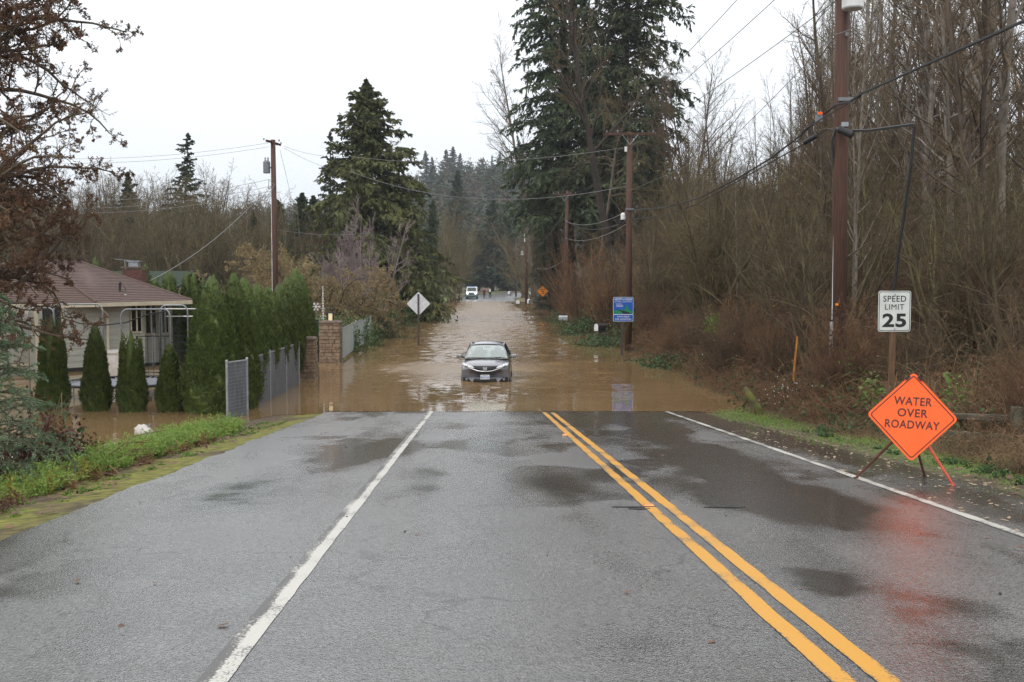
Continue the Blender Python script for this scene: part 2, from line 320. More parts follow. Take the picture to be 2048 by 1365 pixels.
def ground_mat():
    m, n, b = _new("verge_ground")
    a = N(n, "ShaderNodeAttribute"); a.attribute_name = "cover"
    t = N(n, "ShaderNodeTexCoord"); ns = N(n, "ShaderNodeTexNoise"); ns.inputs["Scale"].default_value = 7; ns.inputs["Detail"].default_value = 8
    n.links.new(t.outputs["Object"], ns.inputs["Vector"])
    r = N(n, "ShaderNodeValToRGB"); n.links.new(ns.outputs[0], r.inputs[0])
    r.color_ramp.elements[0].position = .3; r.color_ramp.elements[0].color = (.35, .33, .3, 1)
    r.color_ramp.elements[1].position = .7; r.color_ramp.elements[1].color = (1.25, 1.2, 1.1, 1)
    mm = N(n, "ShaderNodeMixRGB"); mm.blend_type = 'MULTIPLY'; mm.inputs[0].default_value = 1
    n.links.new(a.outputs["Color"], mm.inputs[1]); n.links.new(r.outputs[0], mm.inputs[2])
    n.links.new(mm.outputs[0], b.inputs["Base Color"]); b.inputs["Roughness"].default_value = .9
    bp = N(n, "ShaderNodeBump"); bp.inputs["Strength"].default_value = .9; bp.inputs["Distance"].default_value = .06
    n.links.new(ns.outputs[0], bp.inputs["Height"]); n.links.new(bp.outputs[0], b.inputs["Normal"])
    return m
M['ground'] = ground_mat()
def water_mat():
    m, n, b = _new("muddy_flood_water")
    t = N(n, "ShaderNodeTexCoord"); g = N(n, "ShaderNodeAttribute"); g.attribute_name = "chop"
    cn = N(n, "ShaderNodeTexNoise"); cn.inputs["Scale"].default_value = .25; cn.inputs["Detail"].default_value = 4
    n.links.new(t.outputs["Object"], cn.inputs["Vector"])
    cr = N(n, "ShaderNodeValToRGB"); n.links.new(cn.outputs[0], cr.inputs[0])
    cr.color_ramp.elements[0].position = .35; cr.color_ramp.elements[0].color = (.172, .108, .049, 1)
    cr.color_ramp.elements[1].position = .7; cr.color_ramp.elements[1].color = (.222, .146, .074, 1)
    # pale flecks: scum at the shore, painted wave reflections where choppy
    fo = N(n, "ShaderNodeTexNoise"); fo.inputs["Scale"].default_value = 3.0; fo.inputs["Detail"].default_value = 7; fo.inputs["Roughness"].default_value = .75
    mpf = N(n, "ShaderNodeMapping"); mpf.inputs["Scale"].default_value = (1, .55, 1)
    n.links.new(t.outputs["Object"], mpf.inputs[0]); n.links.new(mpf.outputs[0], fo.inputs["Vector"])
    fg = N(n, "ShaderNodeAttribute"); fg.attribute_name = "foam_glint"
    fa = N(n, "ShaderNodeMath", operation='MULTIPLY_ADD'); n.links.new(fg.outputs["Fac"], fa.inputs[0]); fa.inputs[1].default_value = .10; n.links.new(fo.outputs[0], fa.inputs[2])
    fr = N(n, "ShaderNodeMapRange"); n.links.new(fa.outputs[0], fr.inputs[0]); fr.inputs[1].default_value = .735; fr.inputs[2].default_value = .80
    mix = N(n, "ShaderNodeMixRGB"); n.links.new(fr.outputs[0], mix.inputs[0]); n.links.new(cr.outputs[0], mix.inputs[1]); mix.inputs[2].default_value = (.62, .55, .47, 1)
    n.links.new(mix.outputs[0], b.inputs["Base Color"])
    ro = N(n, "ShaderNodeMapRange"); n.links.new(fr.outputs[0], ro.inputs[0]); ro.inputs[3].default_value = .04; ro.inputs[4].default_value = .6
    rq = N(n, "ShaderNodeMapRange"); n.links.new(g.outputs["Fac"], rq.inputs[0]); rq.inputs[1].default_value = .9; rq.inputs[2].default_value = 1.5; rq.inputs[4].default_value = .24
    rc = N(n, "ShaderNodeMath", operation='ADD'); n.links.new(rq.outputs[0], rc.inputs[0]); n.links.new(ro.outputs[0], rc.inputs[1])
    n.links.new(rc.outputs[0], b.inputs["Roughness"])
    b.inputs["IOR"].default_value = 1.333
    mp = N(n, "ShaderNodeMapping"); mp.inputs["Scale"].default_value = (.75, 1.3, 1); n.links.new(t.outputs["Object"], mp.inputs[0])
    acc = None
    for sc_, dt, wt in ((5.0, 3, .8), (1.5, 3, .75), (.3, 2, .22)):
        w_ = N(n, "ShaderNodeTexNoise"); w_.inputs["Scale"].default_value = sc_; w_.inputs["Detail"].default_value = dt
        n.links.new(mp.outputs[0], w_.inputs["Vector"])
        sb = N(n, "ShaderNodeVectorMath", operation='SUBTRACT'); n.links.new(w_.outputs["Color"], sb.inputs[0]); sb.inputs[1].default_value = (.5, .5, .5)
        sc2 = N(n, "ShaderNodeVectorMath", operation='SCALE'); n.links.new(sb.outputs[0], sc2.inputs[0]); sc2.inputs["Scale"].default_value = wt
        if acc is None: acc = sc2
        else:
            ad = N(n, "ShaderNodeVectorMath", operation='ADD'); n.links.new(acc.outputs[0], ad.inputs[0]); n.links.new(sc2.outputs[0], ad.inputs[1]); acc = ad
    st = N(n, "ShaderNodeMapRange"); n.links.new(g.outputs["Fac"], st.inputs[0]); st.inputs[3].default_value = .012; st.inputs[4].default_value = .16
    k = N(n, "ShaderNodeVectorMath", operation='SCALE'); n.links.new(acc.outputs[0], k.inputs[0]); n.links.new(st.outputs[0], k.inputs["Scale"])
    fl = N(n, "ShaderNodeVectorMath", operation='MULTIPLY'); n.links.new(k.outputs[0], fl.inputs[0]); fl.inputs[1].default_value = (1, 1, 0)
    up = N(n, "ShaderNodeVectorMath", operation='ADD'); n.links.new(fl.outputs[0], up.inputs[0]); up.inputs[1].default_value = (0, 0, 1)
    nn = N(n, "ShaderNodeVectorMath", operation='NORMALIZE'); n.links.new(up.outputs[0], nn.inputs[0]); n.links.new(nn.outputs[0], b.inputs["Normal"])
    dg_ = N(n, "ShaderNodeAttribute"); dg_.attribute_name = "depth"
    da = N(n, "ShaderNodeMath", operation='MULTIPLY_ADD'); n.links.new(fo.outputs[0], da.inputs[0]); da.inputs[1].default_value = .03; n.links.new(dg_.outputs["Fac"], da.inputs[2])
    al = N(n, "ShaderNodeMapRange"); n.links.new(da.outputs[0], al.inputs[0]); al.inputs[1].default_value = .012; al.inputs[2].default_value = .03
    n.links.new(al.outputs[0], b.inputs["Alpha"])
    return m
M['water'] = water_mat()

# ------------------------------------------------------------------ building helpers
def tag(o, label=None, cat=None, group=None, kind=None):
    if label: o['label'] = label
    if cat: o['category'] = cat
    if group: o['group'] = group
    if kind: o['kind'] = kind
    return o
def thing(name, label, cat, loc=(0, 0, 0), rz=0.0, group=None, rot=None):
    o = bpy.data.objects.new(name, None); o.empty_display_size = .2; C.objects.link(o)
    o.location = loc; o.rotation_euler = rot or (0, 0, rz)
    return tag(o, label, cat, group)
def link(name, me, m, parent=None):
    o = bpy.data.objects.new(name, me); C.objects.link(o)
    if m is not None and not me.materials: me.materials.append(m)
    if parent: o.parent = parent
    return o
def np_mesh(name, V, Q, smooth=False):
    """V (n,3) vertices, Q (m,4) quads"""
    me = bpy.data.meshes.new(name)
    V = np.ascontiguousarray(V, np.float32); Q = np.ascontiguousarray(Q, np.int32)
    me.vertices.add(len(V)); me.vertices.foreach_set("co", V.ravel())
    me.loops.add(Q.size); me.loops.foreach_set("vertex_index", Q.ravel())
    me.polygons.add(len(Q)); me.polygons.foreach_set("loop_start", np.arange(0, Q.size, Q.shape[1], dtype=np.int32))
    me.polygons.foreach_set("use_smooth", np.full(len(Q), smooth, dtype=bool))
    me.update(calc_edges=True); return me
class MB:
    def __init__(s): s.v = []; s.f = []
    def add(s, vs, fs):
        b = len(s.v); s.v += [tuple(v) for v in vs]; s.f += [tuple(i + b for i in f) for f in fs]; return s
    def box(s, c, d, rot=None):
        x, y, z = d[0] / 2, d[1] / 2, d[2] / 2
        vs = [Vector(p) for p in ((-x, -y, -z), (x, -y, -z), (x, y, -z), (-x, y, -z), (-x, -y, z), (x, -y, z), (x, y, z), (-x, y, z))]
        if rot is not None: vs = [rot @ v for v in vs]
        vs = [v + Vector(c) for v in vs]
        return s.add(vs, [(3, 2, 1, 0), (4, 5, 6, 7), (0, 1, 5, 4), (1, 2, 6, 5), (2, 3, 7, 6), (3, 0, 4, 7)])
    def tube(s, pts, r, k=8, cap=True):
        pts = [Vector(p) for p in pts]; n = len(pts)
        rs = list(r) if hasattr(r, '__len__') else [r] * n
        vs = []; ref = None
        for i, p in enumerate(pts):
            t = (pts[min(i + 1, n - 1)] - pts[max(i - 1, 0)]).normalized()
            if ref is None: ref = t.orthogonal().normalized()
            a = (ref - t * ref.dot(t)).normalized(); ref = a; b = t.cross(a)
            for j in range(k):
                an = 2 * math.pi * j / k; vs.append(p + (a * math.cos(an) + b * math.sin(an)) * rs[i])
        fs = [(i * k + j, i * k + (j + 1) % k, (i + 1) * k + (j + 1) % k, (i + 1) * k + j) for i in range(n - 1) for j in range(k)]
        if cap: fs += [tuple(range(k - 1, -1, -1)), tuple((n - 1) * k + j for j in range(k))]
        return s.add(vs, fs)
    def lathe(s, prof, k=16, c=(0, 0, 0)):
        vs = [(c[0] + r * math.cos(2 * math.pi * j / k), c[1] + r * math.sin(2 * math.pi * j / k), c[2] + z) for r, z in prof for j in range(k)]
        n = len(prof)
        fs = [(i * k + j, i * k + (j + 1) % k, (i + 1) * k + (j + 1) % k, (i + 1) * k + j) for i in range(n - 1) for j in range(k)]
        fs += [tuple(range(k - 1, -1, -1)), tuple((n - 1) * k + j for j in range(k))]
        return s.add(vs, fs)
    def prism(s, outline, y0, y1):
        """outline of (x, z) points, extruded from y0 to y1"""
        n = len(outline)
        vs = [(x, y0, z) for x, z in outline] + [(x, y1, z) for x, z in outline]
        fs = [tuple(range(n)), tuple(range(2 * n - 1, n - 1, -1))] + [(i, n + i, n + (i + 1) % n, (i + 1) % n) for i in range(n)]
        return s.add(vs, fs)
    def slab(s, poly, th):
        """3-D polygon thickened downwards"""
        p = [Vector(q) for q in poly]; nrm = (p[1] - p[0]).cross(p[2] - p[0]).normalized()
        if nrm.z < 0: nrm = -nrm
        n = len(p); vs = p + [q - nrm * th for q in p]
        return s.add(vs, [tuple(range(n)), tuple(range(2 * n - 1, n - 1, -1))] + [(i, n + i, n + (i + 1) % n, (i + 1) % n) for i in range(n)])
    def build(s, name, m, parent=None, smooth=False, bevel=0, loc=None):
        me = bpy.data.meshes.new(name); me.from_pydata(s.v, [], s.f)
        bm = bmesh.new(); bm.from_mesh(me); bmesh.ops.recalc_face_normals(bm, faces=bm.faces); bm.to_mesh(me); bm.free()
        if smooth: me.polygons.foreach_set("use_smooth", [True] * len(me.polygons))
        o = link(name, me, m, parent)
        if bevel:
            md = o.modifiers.new("bevel", 'BEVEL'); md.width = bevel; md.segments = 2; md.limit_method = 'ANGLE'
        if loc: o.location = loc
        return o
def rrect(w, h, r, k=5):
    pts = []
    for cx, cz, a0 in ((w / 2 - r, h / 2 - r, 0), (-w / 2 + r, h / 2 - r, 90), (-w / 2 + r, -h / 2 + r, 180), (w / 2 - r, -h / 2 + r, 270)):
        for i in range(k):
            a = math.radians(a0 + 90 * i / (k - 1)); pts.append((cx + r * math.cos(a), cz + r * math.sin(a)))
    return pts
def ring_frame(mb, outer, inner, y0, y1):
    n = len(outer)
    vs = [(x, y0, z) for x, z in outer] + [(x, y0, z) for x, z in inner] + [(x, y1, z) for x, z in outer] + [(x, y1, z) for x, z in inner]
    fs = []
    for i in range(n):
        j = (i + 1) % n
        fs += [(i, j, n + j, n + i), (2 * n + i, 3 * n + i, 3 * n + j, 2 * n + j), (i, 2 * n + i, 2 * n + j, j), (n + i, n + j, 3 * n + j, 3 * n + i)]
    return mb.add(vs, fs)
def rot2(pts, a):
    c, s = math.cos(a), math.sin(a); return [(x * c - z * s, x * s + z * c) for x, z in pts]
def lettering(parent, text, w, h, cx, cz, y, m, bold=0.012, ang=0.0, italic=0.0):
    cu = bpy.data.curves.new("lettering", 'FONT'); cu.body = text; cu.size = 1; cu.offset = bold; cu.extrude = 0.0; cu.resolution_u = 3
    cu.space_character = 1.08
    tmp = bpy.data.objects.new("lettering", cu); C.objects.link(tmp)
    dg = bpy.context.evaluated_depsgraph_get(); me = bpy.data.meshes.new_from_object(tmp.evaluated_get(dg))
    bpy.data.objects.remove(tmp); bpy.data.curves.remove(cu)
    co = np.empty(len(me.vertices) * 3); me.vertices.foreach_get("co", co); co = co.reshape(-1, 3)
    mn, mxx = co.min(0), co.max(0)
    X = (co[:, 0] - (mn[0] + mxx[0]) / 2) / max(1e-6, mxx[0] - mn[0]) * w
    Z = (co[:, 1] - (mn[1] + mxx[1]) / 2) / max(1e-6, mxx[1] - mn[1]) * h
    X = X + Z * italic
    ca, sa = math.cos(ang), math.sin(ang)
    out = np.stack([cx + X * ca - Z * sa, np.full(len(X), y), cz + X * sa + Z * ca], 1)
    me.vertices.foreach_set("co", out.ravel()); me.update(); me.materials.clear()
    return link("lettering", me, m, parent)
def copy_thing(root, loc, rz=0.0, sc=1.0, label=None, group=None, sz=None):
    r = root.copy(); C.objects.link(r); r.location = loc; r.rotation_euler = (0, 0, rz); r.scale = (sc, sc, sz or sc)
    if label: r['label'] = label
    if group: r['group'] = group
    for ch in list(root.children):
        c = ch.copy(); C.objects.link(c); c.parent = r
        for g in ch.children:
            d = g.copy(); C.objects.link(d); d.parent = c
    return r

# ------------------------------------------------------------------ growing plants (numpy)
def unit(a): return a / np.maximum(np.linalg.norm(a, axis=-1, keepdims=True), 1e-9)
def grow(O, D, L, R, steps, wob, trop, rng, tip=.25, droop=0.0):
    """N branches as polylines: (N,steps+1,3) points and (N,steps+1) radii"""
    n = len(O); P = np.empty((n, steps + 1, 3)); P[:, 0] = O; d = unit(D)
    for i in range(steps):
        d = unit(d + rng.normal(0, wob, (n, 3)) + np.array([0, 0, trop - droop * (i / steps)]))
        P[:, i + 1] = P[:, i] + d * (L / steps)[:, None]
    t = np.linspace(0, 1, steps + 1)[None]
    return P, R[:, None] * (1 - (1 - tip) * t)
def spawn(P, Rr, per, t0, t1, ang, angv, lfac, rfac, rng, up=0.0, plen=None, flat=0.0):
    n, k, _ = P.shape
    idx = np.repeat(np.arange(n), per); m = len(idx)
    t = t0 + (t1 - t0) * ((np.tile(np.arange(per), n) + rng.random(m)) / per)
    f = t * (k - 1); i = np.minimum(f.astype(int), k - 2); fr = (f - i)[:, None]
    pos = P[idx, i] * (1 - fr) + P[idx, i + 1] * fr
    tan = unit(P[idx, i + 1] - P[idx, i])
    rv = rng.normal(0, 1, (m, 3)); rv[:, 2] *= (1 - flat)
    perp = unit(rv - tan * (rv * tan).sum(1, keepdims=True))
    a = np.radians(ang + rng.normal(0, angv, m))[:, None]
    D = unit(tan * np.cos(a) + perp * np.sin(a) + np.array([0, 0, up]))
    if plen is None: plen = np.linalg.norm(np.diff(P, axis=1), axis=2).sum(1)
    L = plen[idx] * lfac * (1.15 - .75 * t) * rng.uniform(.6, 1.25, m)
    R = (Rr[idx, i] * (1 - fr[:, 0]) + Rr[idx, i + 1] * fr[:, 0]) * rfac
    return pos, D, L, R
def tubes(P, Rr, k=3):
    n, s, _ = P.shape
    T = np.empty_like(P); T[:, 1:-1] = P[:, 2:] - P[:, :-2]; T[:, 0] = P[:, 1] - P[:, 0]; T[:, -1] = P[:, -1] - P[:, -2]
    T = unit(T); ref = np.where(np.abs(T[:, :1, 2:3]) > .8, np.array([1., 0, 0]), np.array([0, 0, 1.]))
    A = unit(np.cross(T, np.broadcast_to(ref, T.shape))); B = np.cross(T, A)
    an = np.arange(k) * 2 * np.pi / k
    V = P[:, :, None] + Rr[:, :, None, None] * (A[:, :, None] * np.cos(an)[None, None, :, None] + B[:, :, None] * np.sin(an)[None, None, :, None])
    base = (np.arange(n) * s * k)[:, None, None] + (np.arange(s - 1) * k)[None, :, None]
    j = np.arange(k)[None, None]; j2 = (j + 1) % k
    Q = np.stack([base + j, base + j2, base + k + j2, base + k + j], -1).reshape(-1, 4)
    return V.reshape(-1, 3), Q
def leaves(Cn, D, L, W, rng, nrm=None):
    """rhombus leaves: centre base Cn, direction D, length L, width W"""
    n = len(Cn); D = unit(D)
    rv = rng.normal(0, 1, (n, 3)) if nrm is None else nrm + rng.normal(0, .35, (n, 3))
    S = unit(np.cross(D, rv)); L = np.broadcast_to(L, n)[:, None]; W = np.broadcast_to(W, n)[:, None]
    V = np.stack([Cn, Cn + D * L * .45 + S * W * .5, Cn + D * L, Cn + D * L * .45 - S * W * .5], 1)
    return V.reshape(-1, 3), np.arange(4 * n).reshape(n, 4)
def join(*vq):
    Vs, Qs, b = [], [], 0
    for V, Q in vq:
        Vs.append(V); Qs.append(Q + b); b += len(V)
    return np.concatenate(Vs), np.concatenate(Qs)
def pts_on(P, per, rng, t0=.1):
    n, k, _ = P.shape; idx = np.repeat(np.arange(n), per)
    f = (t0 + (1 - t0) * rng.random(len(idx))) * (k - 1); i = np.minimum(f.astype(int), k - 2); fr = (f - i)[:, None]
    return P[idx, i] * (1 - fr) + P[idx, i + 1] * fr, unit(P[idx, i + 1] - P[idx, i]), idx, f / (k - 1)

def bare_tree_parts(seed, h, r0, n1, n2, n3, ang=42, lf=.42, up1=.25, t0=.25, wob=.08, stems=1, spread=.12, lf2=.42, lf3=.5, rmin=.006, droop=0.0):
    rng = np.random.default_rng(seed)
    O = np.zeros((stems, 3)); O[:, :2] = rng.normal(0, .15 * (stems > 1), (stems, 2))
    D = np.tile([0, 0, 1.], (stems, 1)); D[:, :2] += rng.normal(0, spread, (stems, 2))
    L = h * rng.uniform(.75, 1.0, stems) if stems > 1 else np.array([h]); R = r0 * rng.uniform(.7, 1.1, stems)
    P0, R0 = grow(O, D, L, R, 14, wob * .6, .03, rng, .12, droop)
    a = spawn(P0, R0, n1, t0, .99, ang, 12, lf, .5, rng, up1)
    P1, R1 = grow(*a, 7, wob * 1.6, .04, rng, .25, droop)
    b = spawn(P1, R1, n2, .15, 1, 38, 14, lf2, .55, rng, .1)
    P2, R2 = grow(b[0], b[1], b[2], np.maximum(b[3], rmin), 4, wob * 2, .02, rng, .4)
    c = spawn(P2, R2, n3, .1, 1, 36, 14, lf3, .7, rng, .08)
    P3, R3 = grow(c[0], c[1], c[2], np.maximum(c[3] * .8, rmin * .8), 3, wob * 2.2, .02, rng, .5)
    return (P0, R0), (P1, R1), (P2, R2), (P3, R3), rng
def make_bare(name, label, cat, mats, loc=(0, 0, 0), leaf=None, group=None, sides=(7, 4, 3, 3), **kw):
    a, b, c, d, rng = bare_tree_parts(**kw)
    t = thing(name, label, cat, loc, group=group)
    link('trunk', np_mesh('trunk', *join(tubes(*a, sides[0]), tubes(*b, sides[1])), True), mats[0], t)
    link('crown', np_mesh('crown', *join(tubes(*c, sides[2]), tubes(*d, sides[3]))), mats[1], t)
    if leaf:
        per, l, wd, m = leaf
        p, tn, _, _ = pts_on(d[0], per, rng)
        link('leaves', np_mesh('leaves', *leaves(p, tn + rng.normal(0, .6, p.shape), l * rng.uniform(.6, 1.3, len(p)), wd * rng.uniform(.6, 1.3, len(p)), rng)), m, t)
    return t
def conifer_parts(seed, h, r, nb, ntw, nlf, base=.08, leafl=.45, leafw=.16, droop=.5, power=.85, elev=.15, r0=None, hang=.5, gap=0.0):
    rng = np.random.default_rng(seed)
    P0, R0 = grow(np.zeros((1, 3)), np.array([[0, 0, 1.]]), np.array([h]), np.array([r0 or h * .013]), 12, .012, .05, rng, .06)
    tt = base + (1 - base) * (1 - (1 - np.linspace(0, .99, nb) ** 1.15)) ; tt = tt + rng.normal(0, .006, nb); tt = np.clip(tt, base, .985)
    f = tt * 12; i = np.minimum(f.astype(int), 11); fr = (f - i)[:, None]
    O = P0[0, i] * (1 - fr) + P0[0, i + 1] * fr
    q = (1 - tt) / (1 - base)
    Lb = r * np.clip(q, .0, 1) ** power * rng.uniform(.62, 1.12, nb) + .009 * h
    Lb = Lb * np.clip(q / .09, .3, 1)
    Lb = np.where(rng.random(nb) < gap, Lb * .45, Lb)
    az = np.arange(nb) * 2.4 + rng.normal(0, .4, nb)
    el = elev + .75 * tt - droop * .25 * q
    D = np.stack([np.cos(az) * np.cos(el), np.sin(az) * np.cos(el), np.sin(el)], 1)
    P1, R1 = grow(O, D, Lb, .006 * h * .35 * (.3 + q), 6, .05, 0, rng, .2, droop * .5)
    b = spawn(P1, R1, ntw, .15, 1, 52, 12, .36, .5, rng, -.08, flat=.75)
    P2, R2 = grow(b[0], b[1], b[2], np.maximum(b[3], .008), 3, .08, 0, rng, .4, droop * .6)
    p, tn, idx, ft = pts_on(P2, nlf, rng, .0)
    ln = leafl * rng.uniform(.55, 1.25, len(p)) * np.clip(np.linalg.norm(P2[idx, -1] - P2[idx, 0], axis=1) / (leafl * 1.6), .4, 1.1)
    dirs = tn + rng.normal(0, .45, p.shape) + np.array([0, 0, -hang])
    lf = leaves(p, dirs, ln, leafw * rng.uniform(.6, 1.3, len(p)), rng, np.tile([0, 0, 1.], (len(p), 1)) * .6)
    p1, t1, ix, _ = pts_on(P1, ntw * 2, rng, .1)
    lf1 = leaves(p1, t1 + rng.normal(0, .5, p1.shape) + np.array([0, 0, -hang]), leafl * .9 * rng.uniform(.5, 1.2, len(p1)) * np.clip(Lb[ix] / r * 1.6, .35, 1), leafw * rng.uniform(.6, 1.2, len(p1)), rng)
    return (P0, R0), (P1, R1), lf, lf1, rng
def make_conifer(name, label, cat, mats, loc=(0, 0, 0), group=None, **kw):
    a, b, l1, l2, rng = conifer_parts(**kw)
    t = thing(name, label, cat, loc, group=group)
    link('trunk', np_mesh('trunk', *join(tubes(*a, 7), tubes(*b, 4)), True), mats[0], t)
    link('crown', np_mesh('crown', *join(l1, l2)), mats[1], t)
    return t
def thuja_parts(seed, h, r, n, tops=1, l=.13, wd=.05, core=.8, foot=0.0):
    rng = np.random.default_rng(seed)
    z = 1 - np.sqrt(1 - rng.random(n) * .995); z = .5 * z + .5 * rng.random(n)
    th = rng.random(n) * 2 * np.pi
    def prof(z): return np.minimum(1, (1 - z) ** .62 * 1.12) * (.86 + .14 * np.minimum(1, z * 7)) * (1 - foot * np.clip(1 - z / .42, 0, 1))
    R = r * prof(z)
    cl = .93 + .10 * np.sin(th * 5 + z * 17 + seed) * np.sin(z * 31 + th * 3) + rng.normal(0, .045, n)
    x0 = np.zeros(n); y0 = np.zeros(n)
    if tops == 2:
        s = np.where(np.cos(th) > 0, 1, -1); k = np.clip((z - .35) / .65, 0, 1)
        x0 = s * r * .42 * k; R = R * (1 - .18 * k)
    P = np.stack([x0 + R * cl * np.cos(th), y0 + R * cl * np.sin(th), z * h], 1)
    D = np.stack([np.cos(th) * .55, np.sin(th) * .55, np.full(n, .9)], 1) + rng.normal(0, .35, (n, 3))
    V1 = leaves(P, D, l * rng.uniform(.6, 1.4, n), wd * rng.uniform(.7, 1.3, n), rng, np.stack([np.cos(th), np.sin(th), np.zeros(n)], 1))
    if tops == 3:
        pass
    zz = np.linspace(0, .985, 22); k = 18; an = np.arange(k) * 2 * np.pi / k
    ZZ, AA = np.meshgrid(zz, an, indexing='ij')
    RR = r * prof(ZZ) * core * (1 + .1 * np.sin(AA * 5 + ZZ * 17 + seed))
    xx = 0
    if tops == 2:
        xx = 0; RR = RR * (1 - .45 * np.clip((ZZ - .35) / .65, 0, 1))
    V = np.stack([xx + RR * np.cos(AA), RR * np.sin(AA), ZZ * h], -1).reshape(-1, 3)
    i, j = np.meshgrid(np.arange(21), np.arange(k), indexing='ij'); j2 = (j + 1) % k
    Q = np.stack([i * k + j, i * k + j2, (i + 1) * k + j2, (i + 1) * k + j], -1).reshape(-1, 4)
    return join(V1, (V, Q))
def make_thuja(name, label, loc, h, r, n, seed, tops=1, group=None, l=.13, wd=.05, foot=0.0):
    t = thing(name, label, 'shrub', loc, group=group)
    link('crown', np_mesh('crown', *thuja_parts(seed, h, r, n, tops, l, wd, .9, foot)), M['thuja'], t)
    link('trunk', np_mesh('trunk', *tubes(np.array([[[0, 0, -.6], [0, 0, h * .6]]]), np.array([[.06, .03]]), 6)), M['bark'], t)
    return t
def bush_parts(seed, rx, ry, h, n, l, wd, stems=40, fill=.35):
    rng = np.random.default_rng(seed)
    d = unit(rng.normal(0, 1, (n, 3))); d[:, 2] = np.abs(d[:, 2])
    s = (fill + (1 - fill) * rng.random(n)) ** .5
    lump = 1 + .22 * np.sin(d[:, 0] * 6 + seed) * np.cos(d[:, 1] * 7 + seed * 2) + rng.normal(0, .06, n)
    P = d * s[:, None] * lump[:, None] * np.array([rx, ry, h])
    lf = leaves(P, d * .5 + rng.normal(0, .7, (n, 3)) + np.array([0, 0, -.1]), l * rng.uniform(.6, 1.4, n), wd * rng.uniform(.6, 1.4, n), rng, d)
    D = unit(rng.normal(0, 1, (stems, 3))); D[:, 2] = np.abs(D[:, 2]) + .5
    st = grow(np.concatenate([rng.normal(0, .25, (stems, 2)) * [rx, ry], np.full((stems, 1), -.2)], 1), D, rng.uniform(.7, 1.25, stems) * h * 1.2, np.full(stems, .012), 5, .15, 0, rng, .4, .5)
    return lf, tubes(*st, 3)
def make_bush(name, label, loc, rx, ry, h, n, l, wd, seed, m, stem=None, cat='bush', group=None, stems=40, fill=.35):
    lf, st = bush_parts(seed, rx, ry, h, n, l, wd, stems, fill)
    t = thing(name, label, cat, loc, group=group)
    link('foliage', np_mesh('foliage', *lf), m, t); link('stems', np_mesh('stems', *st), stem or M['twig'], t)
    return t

# ================================================================== THE SETTING
def grid_mesh(xs, ys, zf):
    X, Y = np.meshgrid(xs, ys, indexing='xy'); Z = zf(X, Y)
    V = np.stack([X, Y, Z], -1).reshape(-1, 3); nx, ny = X.shape[1], X.shape[0]
    i, j = np.meshgrid(np.arange(ny - 1), np.arange(nx - 1), indexing='ij')
    a = i * nx + j
    return V, np.stack([a, a + 1, a + nx + 1, a + nx], -1).reshape(-1, 4), X, Y
def lerp3(a, b, k): return a * (1 - k[..., None]) + np.asarray(b) * k[..., None]
xs = np.unique(np.concatenate([np.linspace(-900, -60, 30), np.linspace(-60, -14, 60), np.linspace(-14, 14, 190), np.linspace(14, 60, 90), np.linspace(60, 900, 30)]))
ys = np.unique(np.concatenate([np.linspace(-60, -6, 10), np.linspace(-6, 50, 190), np.linspace(50, 130, 130), np.linspace(130, 260, 90), np.linspace(260, 1000, 40)]))
def ground_z(X, Y):
    u = X - axis(Y); z = H(X, Y)
    inside = np.clip(np.minimum(u - LEFT_E, RIGHT_E - u) / .12, 0, 1)
    return z - .07 * inside
V, Q, X, Y = grid_mesh(xs, ys, ground_z)
me = np_mesh("ground", V, Q, True)
U = X - axis(Y)
n1, n2 = fbm(X, Y, 1.3, 11), fbm(X, Y, 6, 12)
dirt = np.array([.085, .058, .036]); moss = np.array([.165, .17, .022]); grass = np.array([.105, .15, .035]); litter = np.array([.062, .037, .023]); mud = np.array([.09, .062, .036]); straw = np.array([.14, .095, .05])
col = np.broadcast_to(mud, X.shape + (3,)).copy()
rightside = np.clip((U - 6) / .3, 0, 1)
col = lerp3(col, litter, rightside)
g_r = np.clip(1 - np.abs(U - 6.75) / .8, 0, 1) * np.clip((n1 - .32) * 5, 0, 1)
col = lerp3(col, grass, np.clip(g_r * 1.4, 0, 1))
ms = np.clip(1 - np.abs(U + 4.45) / .75, 0, 1) * np.clip((n1 - .25) * 6, 0, 1)
col = lerp3(col, moss, np.clip(ms * 1.6, 0, 1) * (Y < 34))
lw = np.clip((Y - 80) / 10, 0, 1) * (U < -4.5); col = lerp3(col, np.where((n2 > .5)[..., None], grass, litter), lw)
col = lerp3(col, straw, np.clip((n2 - .45) * 3, 0, 1) * rightside * (Y > 55) * .8)
ca = me.color_attributes.new("cover", 'FLOAT_COLOR', 'POINT')
ca.data.foreach_set("color", np.concatenate([col, np.ones(X.shape + (1,))], -1).astype(np.float32).ravel())
tag(link("ground", me, M['ground']), kind='structure')

# road: one sheet following the terrain, 'wet' marks where water stands on it
us = np.linspace(LEFT_E, RIGHT_E, 150); yr = np.unique(np.concatenate([np.linspace(-40, 3, 12), np.linspace(3, 31, 340), np.linspace(31, 190, 170), np.linspace(190, 330, 70)]))
UU, YY = np.meshgrid(us, yr, indexing='xy')
edge_n = (fbm(UU * 0, YY, .8, 5) - .5) * .22
k_edge = np.clip((np.abs(UU - .975) - 4.2) / .8, 0, 1)
XX = UU + axis(YY) + edge_n * k_edge * np.sign(UU)
ZZ = zr(YY) + .004 - .012 * np.clip((np.abs(UU - .975) - 3) / 2, 0, 1) + (fbm(UU, YY, 2.2, 8) - .5) * .02 * ((YY > 140) & (YY < 175))
ZZ = ZZ + (fbm(UU, YY, .9, 14) - .5) * .035 * np.exp(-((YY - 29) / 3) ** 2)
ZZ = ZZ + np.where((YY > 146) & (YY < 170), .07 * np.clip(np.sin(YY * 1.1) - .2, 0, 1) * (UU > -1), 0)
